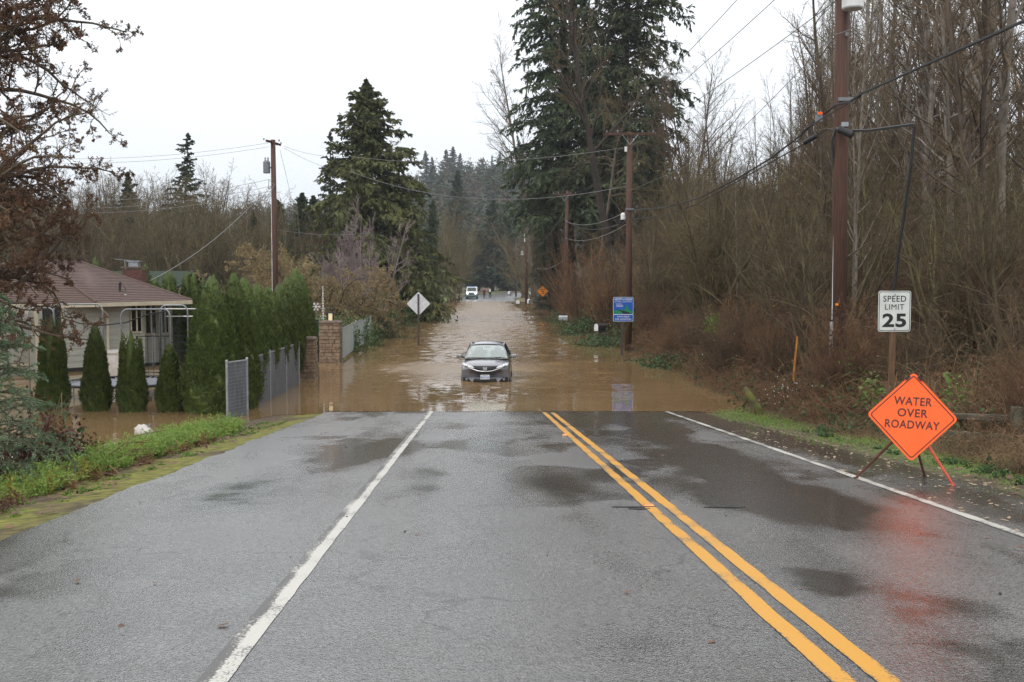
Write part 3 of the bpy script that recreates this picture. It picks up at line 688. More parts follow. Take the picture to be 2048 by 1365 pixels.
V = np.stack([XX, YY, ZZ], -1).reshape(-1, 3); ny, nx = UU.shape
i, j = np.meshgrid(np.arange(ny - 1), np.arange(nx - 1), indexing='ij'); a = i * nx + j
me = np_mesh("road", V, np.stack([a, a + 1, a + nx + 1, a + nx], -1).reshape(-1, 4), True)
def blob(u0, y0, ru, ry): return np.exp(-(((UU - u0) / ru) ** 2 + ((YY - y0) / ry) ** 2) ** 1.5)
wob = (fbm(UU, YY * .5, .9, 21) - .5)
wet = .16 + .42 * (fbm(UU * 1.6, YY * .35, 1.5, 31) - .5)
band = np.exp(-((UU - (3.75 - .035 * (28 - YY)) + wob * .9) / .62) ** 4) * np.clip((YY - 8.5) / 3.5, 0, 1)
edge_fade = np.clip((YY - 12) / 12, 0, 1)
wet = wet + .95 * band + .9 * blob(5.45, 22, .75, 5.5) * (1 + wob) + .6 * blob(5.2, 30, 2.5, 5)
wet = wet + .55 * blob(-2.6 + wob.mean(), 12.3, .6, 2.0) * (.6 + 1.5 * fbm(UU, YY, .35, 41)) + .55 * blob(-2.3, 17, .8, 3) * (.3 + 1.4 * fbm(UU, YY, .5, 42)) + .5 * blob(.15, 16.2, .5, 3.3) * (.5 + fbm(UU, YY, .5, 43)) + .35 * blob(1.0, 13.2, .35, 1.2) + .3 * blob(-.6, 13.6, .25, 1.8)
wet = wet + .45 * blob(2.3, 24, .5, 7) + .22 * np.clip((YY - 25) / 4, 0, 1) - .25 * np.exp(-((UU - 4.8) / .3) ** 2)
for uu in (-.5, 1.05, 2.55, 3.9): wet = wet + .14 * np.exp(-((UU - uu) / .28) ** 2) * (fbm(UU, YY * .3, 2.5, 61) * 1.6)
wet = wet + .55 * (fbm(UU * 1.3, YY * .45, .7, 65) - .5) + .5 * (fbm(UU * .8, YY * .25, 1.1, 67) - .5) + .35 * np.clip(fbm(UU, YY * .5, 1.8, 66) - .6, 0, 1) * 4 * .6
def sst(v, a, b): k = np.clip((v - a) / (b - a), 0, 1); return k * k * (3 - 2 * k)
p1_ = fbm(UU + .5 * wob, YY * .55, 1.6, 71) + .10 * (fbm(UU, YY, .22, 72) - .5)
p2_ = fbm(UU * 1.2, YY * .22, 1.3, 75) + .12 * (fbm(UU, YY, .18, 76) - .5)
wet = wet + .34 * sst(p1_, .56, .62) + .26 * sst(p2_, .55, .62) - .16 * sst(1 - p2_, .58, .66)
wet = wet - .75 * np.clip((YY - 150) / 20, 0, 1)  # far road lightened: its sky reflection is put into the colour
wet = np.clip(wet, 0, 1)
fa = me.attributes.new("wet", 'FLOAT', 'POINT'); fa.data.foreach_set("value", wet.astype(np.float32).ravel())
tag(link("road", me, M['asphalt']), kind='structure')


def road_line(u0, u1, m, edge, y0=-30, y1=60, drift=0.0):
    yl = np.unique(np.concatenate([np.linspace(y0, 3, 20), np.linspace(3, 40, 260), np.linspace(40, y1, 160)]))
    ul = np.linspace(u0, u1, 7); A, B = np.meshgrid(ul, yl, indexing='xy')
    jit = (fbm(B * 0 + u0, B, .35, int(abs(u0) * 40)) - .5) * .02
    sgn = np.where(np.arange(7) == 0, 1, np.where(np.arange(7) == 6, 1, 0))[None]
    V = np.stack([A + axis(B) + jit * sgn + drift * np.clip(B - 9.3, -5, 25), B, zr(B) + .0085 - .012 * np.clip((np.abs(A - .975) - 3) / 2, 0, 1)], -1).reshape(-1, 3)
    ny, nx = A.shape; i, j = np.meshgrid(np.arange(ny - 1), np.arange(nx - 1), indexing='ij'); a = i * nx + j
    me = np_mesh("road_marking", V, np.stack([a, a + 1, a + nx + 1, a + nx], -1).reshape(-1, 4))
    t = (A - u0) / (u1 - u0)
    ev = np.interp(t, *edge); at_ = me.attributes.new("edge", 'FLOAT', 'POINT'); at_.data.foreach_set("value", ev.astype(np.float32).ravel())
    tag(link("road_marking", me, m), kind='structure')
road_line(-1.345, -1.195, M['line_white'], ([0, .35, .5, 1], [.34, .27, .02, .05]))
road_line(1.675, 1.795, M['line_yellow'], ([0, .2, .8, 1], [.30, .02, .02, .22]))
road_line(1.885, 2.005, M['line_yellow'], ([0, .2, .8, 1], [.28, .02, .02, .24]))
road_line(4.62, 4.74, M['line_white'], ([0, .2, .8, 1], [.32, .12, .10, .32]), drift=.018)

# flood water: one level sheet; 'chop' is how broken its surface is
xs = np.unique(np.round(np.concatenate([np.linspace(-75, -14, 40), np.arange(-14, 7.5, .13), np.linspace(7.5, 40, 40)]), 4))
ys = np.unique(np.round(np.concatenate([np.linspace(-12, 20, 10), np.arange(20, 70, .12), np.arange(70, 120, .16), np.arange(120, 184, .3)]), 4))
V, Q, X, Y = grid_mesh(xs, ys, lambda x, y: x * 0)
me = np_mesh("flood_water", V, Q, True)
U = X - axis(Y)
cen = np.exp(-((U - .2 - np.clip(Y - 60, 0, 60) * .01) / 5.0) ** 4)
tex = fbm(X, Y, 3.2, 51)
chop = .10 + 1.0 * cen * np.clip((Y - 30) / 8, 0, 1) + .55 * np.exp(-((Y - 42.5 - .25 * np.abs(U)) / 3.2) ** 2) * np.clip((X + 9.5) / 1.5, 0, 1) * (.35 + 1.0 * tex) * (X < 7)
chop = chop + .35 * np.exp(-((Y - 36) / 2.5) ** 2) * np.exp(-((U - 2.5) / 5) ** 2) * tex
chop = chop + .4 * cen * np.clip((Y - 52) / 25, 0, 1)
chop = np.where(X < -9, .10 + .05 * tex, chop)
chop = chop - .10 * np.clip((32.5 - Y) / 3, 0, 1)
foam_glint = .9 * np.exp(-((H(X, Y) + .022) / .016) ** 2) * (X < -.2) * (X > -6.5) * (Y > 26) * (Y < 33) + np.exp(-((Y - 42.5 - .25 * np.abs(U)) / 2.2) ** 2) * np.clip((X + 9.5) / 1.5, 0, 1) * tex * 1.3 * (X < 7)  # shore scum, then a band of wave reflections painted as pale flecks
fo_ = me.attributes.new("foam_glint", 'FLOAT', 'POINT'); fo_.data.foreach_set("value", foam_glint.astype(np.float32).ravel())
dp = me.attributes.new("depth", 'FLOAT', 'POINT'); dp.data.foreach_set("value", np.clip(-H(X, Y), -.1, 1).astype(np.float32).ravel())
fa = me.attributes.new("chop", 'FLOAT', 'POINT'); fa.data.foreach_set("value", np.clip(chop, 0.03, 1.5).astype(np.float32).ravel())
# real wavelets: a sum of short crossing waves, higher where the water is broken
rng = np.random.default_rng(88); Z = np.zeros_like(X); wx = X + .5 * (fbm(X, Y, 2.0, 91) - .5); wy = Y + .5 * (fbm(X, Y, 2.0, 95) - .5)
for lam in (2.2, 1.6, 1.2, .95, .8, .68, .58, .5, .42):
    for _ in range(3):
        th = rng.normal(.5 * math.pi, .75); k_ = 2 * math.pi / (lam * rng.uniform(.9, 1.1)); Z += .0052 * lam ** .9 * np.sin(k_ * (np.cos(th) * wx + np.sin(th) * wy) + rng.random() * 6.28) * (.4 + 1.2 * fbm(X, Y, 3.5, int(lam * 30)))
amp = np.clip(chop, .0, 1.25) * np.clip((X + 13.5) / 1.5, 0, 1) * np.clip((7 - X) / 2, 0, 1)
Z = Z * np.maximum(amp, .0) ** 1.3 * .8 * np.interp(Y, [30, 48, 70, 110, 180], [1.1, 1.0, 1.2, 1.25, 1.2])
co = np.stack([X, Y, Z], -1).reshape(-1, 3).astype(np.float32); me.vertices.foreach_set("co", co.ravel()); me.update()
tag(link("flood_water", me, M['water']), kind='structure')

# distant wooded hill
def hill_z(X, Y):
    r1 = np.interp(X * 560 / np.maximum(Y, 300), [-900, -300, -160, -108, -62, -38, 0, 60, 150, 300, 900], [20, 25, 29, 32, 42, 52, 56, 50, 38, 32, 22])
    return r1 * np.clip((Y - 330) / 240, 0, 1) ** .8 * np.clip((900 - Y) / 200, 0, 1) + (fbm(X, Y, 60, 71) - .5) * 8 - 1
xs = np.linspace(-800, 800, 120); ys = np.linspace(330, 900, 60)
V, Q, X, Y = grid_mesh(xs, ys, hill_z)
M['hill'] = mat("wooded_hillside", (.055, .052, .032), (.026, .034, .02), .03, .95, detail=8)
tag(link("hill", np_mesh("hill", V, Q, True), M['hill']), kind='structure')

# ================================================================== SIGNS
def sign_water():
    b1 = gz(1712, 956, .8)
    Y0 = 13.05; c = at(1825, 834, Y0)
    t = thing("roadwork_sign", "orange diamond sign reading WATER OVER ROADWAY on a steel stand", "sign", (c.x, c.y, c.z), rot=(math.radians(-9), math.radians(3.2), math.radians(-4)))
    a = .76; d = rrect(a, a, .05); dia = rot2(d, math.radians(45))
    MB().prism(dia, 0, .006).build("panel", M['sign_orange'], t)
    o1 = rot2(rrect(a - .05, a - .05, .035), math.radians(45)); i1 = rot2(rrect(a - .072, a - .072, .03), math.radians(45))
    ring_frame(MB(), o1, i1, -.003, -.0005).build("border", M['ink_brown'], t)
    for tx, wd, z in (("WATER", .445, .185), ("OVER", .355, .045), ("ROADWAY", .64, -.095)):
        lettering(t, tx, wd, .10, 0, z, -.003, M['ink_brown'], .016, 0, .05)
    m = MB(); m.box((-.075, -.012, .465), (.06, .03, .03), Matrix.Rotation(math.radians(-45), 3, 'Y')); m.build("bracket", M['black'], t)
    m = MB(); m.box((.075, -.012, .465), (.06, .03, .03), Matrix.Rotation(math.radians(45), 3, 'Y')); m.build("bracket", M['black'], t)
    bpy.context.view_layer.update()
    inv = t.matrix_world.inverted()
    def leg(px, py, top, m):
        # foot on the road surface along that sight line
        lo, hi = 8.0, 22.0
        for _ in range(50):
            y = (lo + hi) / 2; p = at(px, py, y)
            if p.z > Hs(p.x, p.y) + .01: lo = y
            else: hi = y
        p = at(px, py, lo); q = t.matrix_world @ Vector(top)
        mb = MB(); mb.tube([inv @ q, inv @ (q + (p - q) * .5), inv @ p], [.018, .018, .016], 6); mb.box(inv @ p, (.05, .05, .02))
        mb.build("leg", m, t)
    leg(1712, 956, (-.10, .03, -.18), M['rust']); leg(1905, 969, (.10, .03, -.18), M['leg_red'])
    leg(1849, 952, (.03, .06, -.2), M['rust'])
    MB().tube([(0, .03, .5), (0, .03, -.5)], .015, 6).build("mast", M['rust'], t)
    MB().box((0, .025, -.2), (.5, .02, .03)).build("crossbar", M['rust'], t)
sign_water()

def sign_speed():
    Y0 = 20.6; c = at(1789, 623, Y0); zb = Hs(c.x, Y0) - .1
    t = thing("speed_limit_sign", "white sign reading SPEED LIMIT 25 on a wooden post by the brush", "sign", (c.x, c.y, zb), 0)
    z = c.z - zb
    MB().prism(rrect(.612, .765, .045), 0, .005).build("panel", M['sign_white'], t, loc=(0, 0, z))
    ring_frame(MB(), rrect(.585, .738, .038), rrect(.563, .716, .032), -.002, -.0005).build("border", M['ink'], t, loc=(0, 0, z))
    for tx, wd, h, dz, b in (("SPEED", .43, .115, .235, .010), ("LIMIT", .36, .10, .082, .0), ("25", .45, .26, -.17, .035)):
        lettering(t, tx, wd, h, 0, z + dz, -.003, M['ink'], b)
    MB().box((-.02, .05, z / 2 - .02), (.095, .085, z + .4), Matrix.Rotation(math.radians(1.2), 3, 'Y')).build("post", M['wpost'], t)
    for dz in (.31, -.335): MB().lathe([(.012, 0), (.012, .006)], 8, (0, 0, 0)).build("bolt", M['dull'], t, loc=(0.005, -.004, z + dz)).rotation_euler = (math.pi / 2, 0, 0)
sign_speed()

def sign_adopt():
    Y0 = 50.5; c = at(1246.5, 619, Y0); zb = Hs(c.x, Y0) - .15
    t = thing("adopt_a_road_sign", "blue ADOPT-A-ROAD LITTER CONTROL sign standing by the flooded right shoulder", "sign", (c.x, c.y, zb))
    z = ZY(612, Y0) - zb; wd = .93
    MB().prism(rrect(wd, .80, .05), 0, .005).build("panel", M['sign_white'], t, loc=(0, 0, z))
    MB().prism(rrect(wd - .035, .765, .04), -.002, -.0002).build("field", M['blue'], t, loc=(0, 0, z))
    # green foot with the black curving road and the fir
    g = [(-.43, -.36), (.43, -.36), (.43, -.24)] + [(.43 - .86 * i / 10, -.24 + .09 * math.sin(i / 10 * 3.1) * (1 - i / 25)) for i in range(1, 10)] + [(-.43, -.20)]
    MB().prism(g, -.004, -.0025).build("green_hill", M['sgreen'], t, loc=(0, 0, z))
    r = [(-.38, -.155), (-.2, -.18), (.05, -.235), (.28, -.31), (.36, -.36), (-.02, -.36), (-.08, -.28), (-.2, -.21)]
    MB().prism(r, -.0065, -.0045).build("road_mark", M['ink'], t, loc=(0, 0, z))
    fir = [(.17, .085), (.12, -.01), (.145, -.01), (.09, -.09), (.12, -.09), (.06, -.175), (.28, -.175), (.22, -.09), (.25, -.09), (.195, -.01), (.22, -.01)]
    MB().prism(fir, -.0065, -.0045).build("fir_mark", M['sgreen'], t, loc=(0, 0, z))
    lettering(t, "ADOPT-A-ROAD", .82, .095, 0, z + .30, -.004, M['sign_white'], .03)
    lettering(t, "LITTER CONTROL", .80, .062, 0, z + .19, -.004, M['sign_white'], .008)
    for i, wl in enumerate((.26, .31, .31)): MB().box((-.21 + (wl - .26) / 2 + .02 * (i > 0), -.003, z + .085 - .06 * i), (wl, .002, .02)).build("text_line", M['sign_white'], t)
    z2 = ZY(635.5, Y0) - zb - .018
    MB().prism(rrect(wd, .315, .04), 0, .005).build("lower_panel", M['sign_white'], t, loc=(0, 0, z2))
    MB().prism(rrect(wd - .035, .28, .03), -.002, -.0002).build("lower_field", M['blue'], t, loc=(0, 0, z2))
    lettering(t, "AVAILABLE", .56, .075, 0, z2 + .06, -.004, M['sign_white'], .02); lettering(t, "FOR ADOPTION", .72, .075, 0, z2 - .06, -.004, M['sign_white'], .02)
    MB().box((-.04, .05, z / 2), (.10, .08, z + .5)).build("post", M['spost'], t)
sign_adopt()

def sign_watch():
    Y0 = 106.0; c = at(1085.5, 583, Y0); zb = Hs(c.x, Y0) - .1; z = c.z - zb
    t = thing("warning_sign", "small amber diamond warning sign with black lettering on the far right bank", "sign", (c.x, c.y, zb))
    d = rot2(rrect(.80, .80, .06), math.radians(45)); MB().prism(d, 0, .006).build("panel", M['sign_yellow'], t, loc=(0, 0, z))
    ring_frame(MB(), rot2(rrect(.76, .76, .05), math.pi / 4), rot2(rrect(.73, .73, .04), math.pi / 4), -.002, -.0005).build("border", M['ink'], t, loc=(0, 0, z))
    for tx, wd, dz in (("WATCH", .5, .17), ("FOR", .3, 0), ("ICE", .26, -.2)): lettering(t, tx, wd, .12, 0, z + dz, -.004, M['ink'], .03)
    MB().box((0, .045, z / 2), (.075, .075, z)).build("post", M['spost'], t)
sign_watch()

def sign_back():
    Y0 = 58.0; c = at(837, 608, Y0); z = c.z + .6
    t = thing("sign_back", "bare grey back of a diamond road sign, its rusty post in the flood", "sign", (c.x, c.y, -.6), math.radians(-8))
    MB().prism(rot2(rrect(.90, .90, .06), math.pi / 4), 0, .006).build("panel", M['sign_back'], t, loc=(0, .0, z))
    MB().box((0, -.035, z / 2 + .26), (.085, .06, z + .5)).build("post", M['spost'], t)
    for dz in (.3, -.3): MB().box((0, -.068, z + dz), (.03, .01, .03)).build("bolt", M['dull'], t)
sign_back()

# ================================================================== POWER POLES AND WIRES
def pole(label, px, Y, ztop, r, m, arm=None, zarm=None, lean=0.0, group=None, k=14, zb=None):
    X = (px - 1024) / F * Y
    z0 = (Hs(X, Y) if zb is None else zb) - .4
    t = thing("utility_pole", label, "utility pole", (X, Y, z0), group=group)
    h = ztop - z0
    MB().tube([(0, 0, 0), (lean * .5, 0, h * .5), (lean, 0, h)], [r * 1.12, r, r * .82], k).build("shaft", m, t, smooth=True)
    if arm:
        za = zarm - z0
        MB().box((0, -r - .06, za), (arm, .10, .13)).build("crossarm", M['pole_old'], t, bevel=.01)
        for s in (-1, 1):
            MB().tube([(s * .38, -r - .13, za - .03), (0, -r * .9 - .03, za - .5)], .022, 5).build("arm_brace", M['steel'], t)
            for q in (.93, .5):
                MB().lathe([(.02, 0), (.05, .02), (.025, .05), (.05, .07), (.02, .13)], 8).build("insulator", M['dull'], t, loc=(s * arm / 2 * q, -r - .06, za + .066))
    return t, z0
def transformer(t, x, y, z, r, h, m, cap=True):
    mb = MB(); mb.lathe([(r * .9, 0), (r, .03), (r, h - .04), (r * .96, h), (r * .4, h + .06), (.01, h + .07)], 18, (x, y, z)); o = mb.build("transformer", m, t, smooth=False)
    if cap:
        for s in (-.4, .4): MB().lathe([(.03, 0), (.05, .05), (.03, .1), (.045, .15), (.015, .22)], 8, (x + s * r, y, z + h + .03)).build("bushing", M['dull'], o)
    MB().box((x * .5, y * .5, z + h * .5), (max(.06, abs(x)), max(.06, abs(y)), .08)).build("hanger", M['dull'], t)
    return o
# near right pole
P1Y = 26.0
p1, z01 = pole("thick red-brown power pole beside the speed limit sign with white conduit", 1678, P1Y, 13.2, .168, M['pole_old'], 2.6, 12.6, -.05, k=18)
tr = transformer(p1, .08, -.40, ZY(36, P1Y) - z01, .245, .8, M['white'])
lettering(tr, "2805 4", .2, .07, .13, ZY(36, P1Y) - z01 + .36, -.655, M['ink'], .02)
MB().tube([(-.215, -.06, .25), (-.205, -.06, 1.4), (-.18, -.06, 2.5), (-.175, -.06, 2.6), (-.165, -.05, 5.2)], [.052, .052, .048, .016, .013], 8).build("conduit", M['pvc'], p1)
for z in (2.2, 2.55, 1.95): MB().lathe([(.052, 0), (.052, .035)], 8, (-.198, -.06, z)).build("strap", M['black'], p1)
MB().tube([(-.17, -.08, ZY(262, P1Y) - z01), (-.25, -.05, ZY(285, P1Y) - z01), (-.20, -.02, ZY(320, P1Y) - z01), (-.17, 0, ZY(340, P1Y) - z01)], .028, 6).build("riser_cable", M['wire'], p1)
MB().box((.02, -.185, ZY(80, P1Y) - z01), (.07, .03, .09)).build("bracket", M['dull'], p1)
MB().box((.02, -.20, ZY(206, P1Y) - z01), (.34, .08, .08)).build("clamp", M['dull'], p1)
MB().box((.0, -.20, ZY(255, P1Y) - z01), (.16, .07, .1)).build("clamp", M['steel'], p1)
MB().box((.07, -.18, 1.62), (.05, .01, .05)).build("pole_tag", M['white'], p1); MB().box((-.1, -.165, 2.95), (.07, .01, .05)).build("pole_tag", M['sign_yellow'], p1)
# second pole
P2Y = 54.0
p2, z02 = pole("red-brown T-shaped power pole rising behind the blue adopt sign", 1257, P2Y, ZY(268, P2Y), .155, M['pole_old'], 2.42, ZY(273, P2Y), 0)
transformer(p2, -.30, -.05, ZY(441, P2Y) - z02, .12, .28, M['white'], False)
MB().lathe([(.05, 0), (.09, .05), (.09, .2), (.05, .25)], 8, (-.42, .0, ZY(450, P2Y) - z02)).build("splice_case", M['black'], p2)
MB().box((-.19, -.12, ZY(302, P2Y) - z02), (.12, .1, .24)).build("arrester", M['white'], p2)
MB().box((.0, -.18, ZY(420, P2Y) - z02), (.4, .06, .08)).build("clamp", M['dull'], p2)
P3Y = 88.0
p3, z03 = pole("slimmer brown power pole standing among the dark firs with small crossarm", 1128, P3Y, ZY(383, P3Y), .15, M['pole_old'], 1.9, ZY(391, P3Y), .25)
P4Y = 150.0
p4, z04 = pole("far dark power pole beside the white mailbox carrying a white transformer", 1053, P4Y, ZY(452, P4Y), .19, M['pole'], 2.6, ZY(456, P4Y), -.1)
transformer(p4, -.05, -.35, ZY(485, P4Y) - z04, .28, 1.0, M['white'], False)
p5, z05 = pole("thin dark pole farthest down the road, left of the transformer pole", 1032, 200, ZY(478, 200), .14, M['pole'])
p6, z06 = pole("far pole half hidden with a small white transformer behind the others", 1044, 215, ZY(492, 215), .14, M['pole'])
transformer(p6, 0, -.3, ZY(511, 215) - z06, .3, .8, M['white'], False)
# left pole
PLY = 60.0
pl, z0l = pole("bright red-brown power pole above the lichen bush behind the hedge", 552, PLY, ZY(283, PLY), .155, M['pole_old'], None, None, -.05, zb=.0)
za = ZY(289, PLY) - z0l
for y, dx in ((-.18, -.02), (.2, .05)):
    MB().box((dx - .05, y, za + (.0 if y < 0 else .02)), (.95, .09, .11), Matrix.Rotation(math.radians(14), 3, 'Y') @ Matrix.Rotation(math.radians(62), 3, 'Z')).build("crossarm", M['pole'], pl)
for x, z in ((-.5, .12), (-.33, -.0), (.42, -.1), (.32, .05)):
    MB().lathe([(.02, 0), (.05, .02), (.025, .05), (.05, .07), (.02, .12)], 8).build("insulator", M['dull'], pl, loc=(x, -.2, za + z))
transformer(pl, -.40, -.05, ZY(349, PLY) - z0l, .19, .62, M['dull'])
MB().tube([(-.05, -.15, ZY(370, PLY) - z0l), (-.28, -.1, ZY(362, PLY) - z0l), (-.30, -.1, ZY(380, PLY) - z0l)], .02, 5).build("bracket", M['dull'], pl)
MB().tube([(-.17, -.05, 2), (-.16, -.05, ZY(395, PLY) - z0l)], .03, 6).build("conduit", M['pvc'], pl)

def wire(label, pts, r, m=None, sag=0.0, name="power_line", n=24, cat="wire", group=None):
    P = []
    for a, b in zip(pts[:-1], pts[1:]):
        for i in range(n):
            s = i / n; p = Vector(a).lerp(Vector(b), s); p.z -= sag * 4 * s * (1 - s); P.append(p)
    P.append(Vector(pts[-1]))
    o = MB().tube(P, r, 5).build(name, m or M['wire'], None)
    return tag(o, label, cat, group)
arm2 = [at(px, 268, P2Y) for px in (1212, 1238, 1290)]
tops = [at(1455, 0, 33), at(1525, 0, 31), at(1640, 0, 27)]
for i, (a, b, d) in enumerate(zip(arm2, tops, ("leftmost of the three high wires crossing the sky above the right crossarm", "middle of the three high wires crossing the sky above the right crossarm", "rightmost of the three high wires crossing the sky above the right crossarm"))):
    c = a + (b - a) * 2.1; c.z += .3
    wire(d, [a, c], .011, M['wire'], .45)
# heavy communication cable: pole 2 -> pole 1 -> past the camera
a = at(1257, 421, P2Y - .2); b = at(1672, 209, P1Y - .25); c = at(2048, 42, 15.2); c2 = c + (c - b) * .8
def sampled(pxs, Y0, Y1):
    n = len(pxs); inv0, inv1 = 1 / Y0, 1 / Y1
    x0, x1 = pxs[0][0], pxs[-1][0]
    return [at(x, y, 1 / (inv0 + (inv1 - inv0) * (x - x0) / (x1 - x0))) for x, y in pxs]
wire("thick black cable bundle sagging between the two right-hand power poles", sampled([(1257, 421), (1330, 416), (1400, 396), (1470, 360), (1540, 318), (1600, 272), (1640, 234), (1672, 210)], P2Y - .2, P1Y - .25), .026, n=4, name="cable", cat="cable")
wire("thick black cable bundle running from the near pole to the upper right corner", [at(1672, 210, P1Y - .25), at(1700, 203, 24.6), at(1726, 186, 23.6), c, c2], .026, n=6, name="cable", cat="cable")
wire("slack black cable loop below the heavy bundle beside the near pole", sampled([(1582, 278), (1592, 285), (1602, 276), (1606, 262), (1640, 240), (1700, 205), (1708, 208), (1722, 190)], 27.8, 24.0), .014, n=4, name="cable", cat="cable")
wire("second thinner black cable between the two right-hand power poles", sampled([(1257, 440), (1330, 432), (1395, 408), (1470, 366), (1540, 326), (1605, 290), (1655, 258), (1680, 262)], P2Y - .2, P1Y - .3), .016, n=4, name="cable", cat="cable")
for (x0, y0, x1, y1, Ya, r) in ((1607, 287, 1634, 271, 27.6, .062), (1676, 258, 1706, 271, P1Y - .32, .085)):
    p, q = at(x0, y0, Ya), at(x1, y1, Ya - .15)
    lab = "black tubular splice case hanging on the cable left of the near pole" if x0 < 1650 else "fat black splice case fixed across the near pole"
    mb = MB(); mb.tube([p, p.lerp(q, .06), p.lerp(q, .94), q], [r * .7, r, r, r * .75], 12)
    o = mb.build("splice_case", M['black'], None, smooth=False); tag(o, lab, "splice case")
    MB().tube([p - (q - p) * .12, p], .02, 6).build("cable_gland", M['dull'], o)
o = MB().box(at(1638, 237, 26.6), (.15, .1, .17)).build("terminal_box", M['dull'], None); tag(o, "small grey terminal box hanging under the cable left of near pole", "box")
MB().box(at(1640, 227, 26.6) , (.11, .06, .06)).build("cap", M['sign_orange'], o)
# drop cable: from the near pole out to the right, then down into the brush
wire("black service cable running level from near pole then dropping into brush", sampled([(1706, 262), (1740, 261), (1790, 254), (1828, 249)], P1Y - .4, 22.5) + sampled([(1829, 252), (1822, 330), (1808, 430), (1795, 520), (1786, 600)], 22.5, 23.2), .030, n=3, name="cable", cat="cable")
wire("pale neutral wire from the near pole to the upper right", [at(1257, 382, P2Y - .2), at(1440, 300, 38), at(1668, 70, P1Y - .2), at(1800, 12, 20), at(1900, -60, 17)], .009, M['wire_pale'], .05)
# wires crossing from pole 2 over the road to the left
wire("long pale wire sagging across the road at mid height to the cedar", [at(1257, 372, P2Y), at(700, 343, 70)], .014, M['wire_pale'], 1.15)
wire("long pale wire crossing the road high up behind the cedar top", [at(1246, 296, P2Y), at(700, 313, 72), ], .012, M['wire_pale'], .55)
for i, (y2, y3, sg) in enumerate(((421, 424, .5), (441, 440, .6), (474, 476, .5))):
    wire(("upper", "middle", "lower")[i] + " of the three low cables between the T pole and the pole among firs", [at(1257, y2 if i < 2 else 446, P2Y), at(1130, y3 if i else 442, P3Y)], .016, M['wire_pale'] if i != 1 else M['wire'], sg, name="cable", cat="cable")
for i, s in enumerate((-1, 1)):
    wire(("left", "right")[i] + " high line from the T pole crossarm to the pole among firs", [at(1215 if s < 0 else 1300, 268, P2Y), at(1106 if s < 0 else 1150, 388, P3Y)], .010, M['wire'], .4)
    wire(("left", "right")[i] + " line from the pole among firs to the far transformer pole", [at(1106 if s < 0 else 1150, 388, P3Y), at(1036 if s < 0 else 1068, 453, P4Y)], .012, M['wire'], .7)
for i, (ya, yb) in enumerate(((424, 497), (490, 520))):
    wire(("upper", "lower")[i] + " pale slack cable between the pole among firs and the transformer pole", [at(1128, ya + 30 * i, P3Y), at(1053, yb, P4Y)], .022, M['wire_pale'], 1.0, name="cable", cat="cable")
# left pole wires
for i, (y0, yl) in enumerate(((286, 318), (294, 327))):
    wire(("upper", "lower")[i] + " power line from left pole top toward the big lichen tree", [at(538, y0, PLY - .2), at(120, yl, 62)], .009, M['wire_pale'], .25)
for i, (y0, yl) in enumerate(((358, 390), (372, 405), (382, 415))):
    wire(("top", "middle", "bottom")[i] + " of three service wires leaving the left pole westward below its transformer", [at(545, y0, PLY - .2), at(150, yl + 12, 62)], .010, M['wire_pale'], .3)
wire("pale twisted service drop from the left pole to the house chimney", [at(549, 368, PLY - .2), at(510, 403, 58), at(300, 562, 47.5)], .016, M['wire_pale'], .35)
wire("guy wire falling from the left pole top to the right", [at(560, 300, PLY), at(578, 375, PLY + 2), at(592, 500, PLY + 5)], .010, M['wire_pale'])
wire("low cable from the left pole crossing in front of the dark cedars", [at(554, 460, PLY - .2), at(740, 466, 72)], .014, M['wire_pale'], .2, name="cable", cat="cable")
for i, (y0, x1, y1) in enumerate(((293, 680, 312), (296, 690, 345))):
    wire(("upper", "lower")[i] + " power line from left pole top eastward to the tall cedar", [at(568, y0, PLY), at(x1, y1, 74)], .009, M['wire_pale'], .2)

# ================================================================== MAILBOXES, MARKERS, SMALL ROADSIDE THINGS
def mailbox(label, px, py, Y, w, h, l, m, face=None, rz=0.0, flag=None, pz=None, postm=None):
    c = at(px, py, Y); t = thing("mailbox", label, "mailbox", (c.x, c.y, Hs(c.x, c.y) - .1), rz)
    z = c.z - (Hs(c.x, c.y) - .1)
    arc = [(-w / 2, -h / 2), (w / 2, -h / 2)] + [(w / 2 * math.cos(a), h * .12 + h * .38 * math.sin(a)) for a in np.linspace(0, math.pi, 9)]
    MB().prism(arc, -l / 2, l / 2).build("box", m, t, loc=(0, 0, z))
    if face: MB().prism([(x * .93, q * .93) for x, q in arc], -l / 2 - .012, -l / 2).build("door", face, t, loc=(0, 0, z))
    if flag: MB().box((w / 2 + .006, -l * .1, z + h * .25), (.01, l * .5, .05)).build("flag", flag, t)
    MB().box((0, 0, (z - h / 2) / 2), (.1, .1, z - h / 2)).build("post", postm or M['wpost'], t)
    MB().box((0, 0, z - h / 2 - .02), (w * .8, l * .8, .035)).build("shelf", postm or M['wpost'], t)
    return t
mailbox("grey metal mailbox on a wooden post at the water's right edge", 1127, 636, 72, .30, .32, .58, M['steel'], M['steel'], math.radians(75), postm=M['wpost'])
mailbox("large black mailbox with white door in the brambles beside the adopt sign", 1201, 655, 60, .42, .42, .55, M['black'], M['white'], math.radians(-62), M['red_cloth'])
mailbox("smaller black mailbox with red flag set lower in the same brambles", 1206, 672, 59.5, .30, .28, .5, M['black'], M['black'], math.radians(-62), M['red_cloth'])
mailbox("far black mailbox with white door nearest the emerging road", 1035.5, 604, 135, .5, .5, .6, M['black'], M['white'], 0)
mailbox("far white-topped mailbox on a wide post beside the transformer pole", 1059, 603, 128, .42, .5, .55, M['white'], M['dull'], math.radians(20))
mailbox("tiny farthest white mailbox at the bend of the road", 1020, 586, 205, .6, .5, .7, M['white'], M['dull'], math.radians(30))

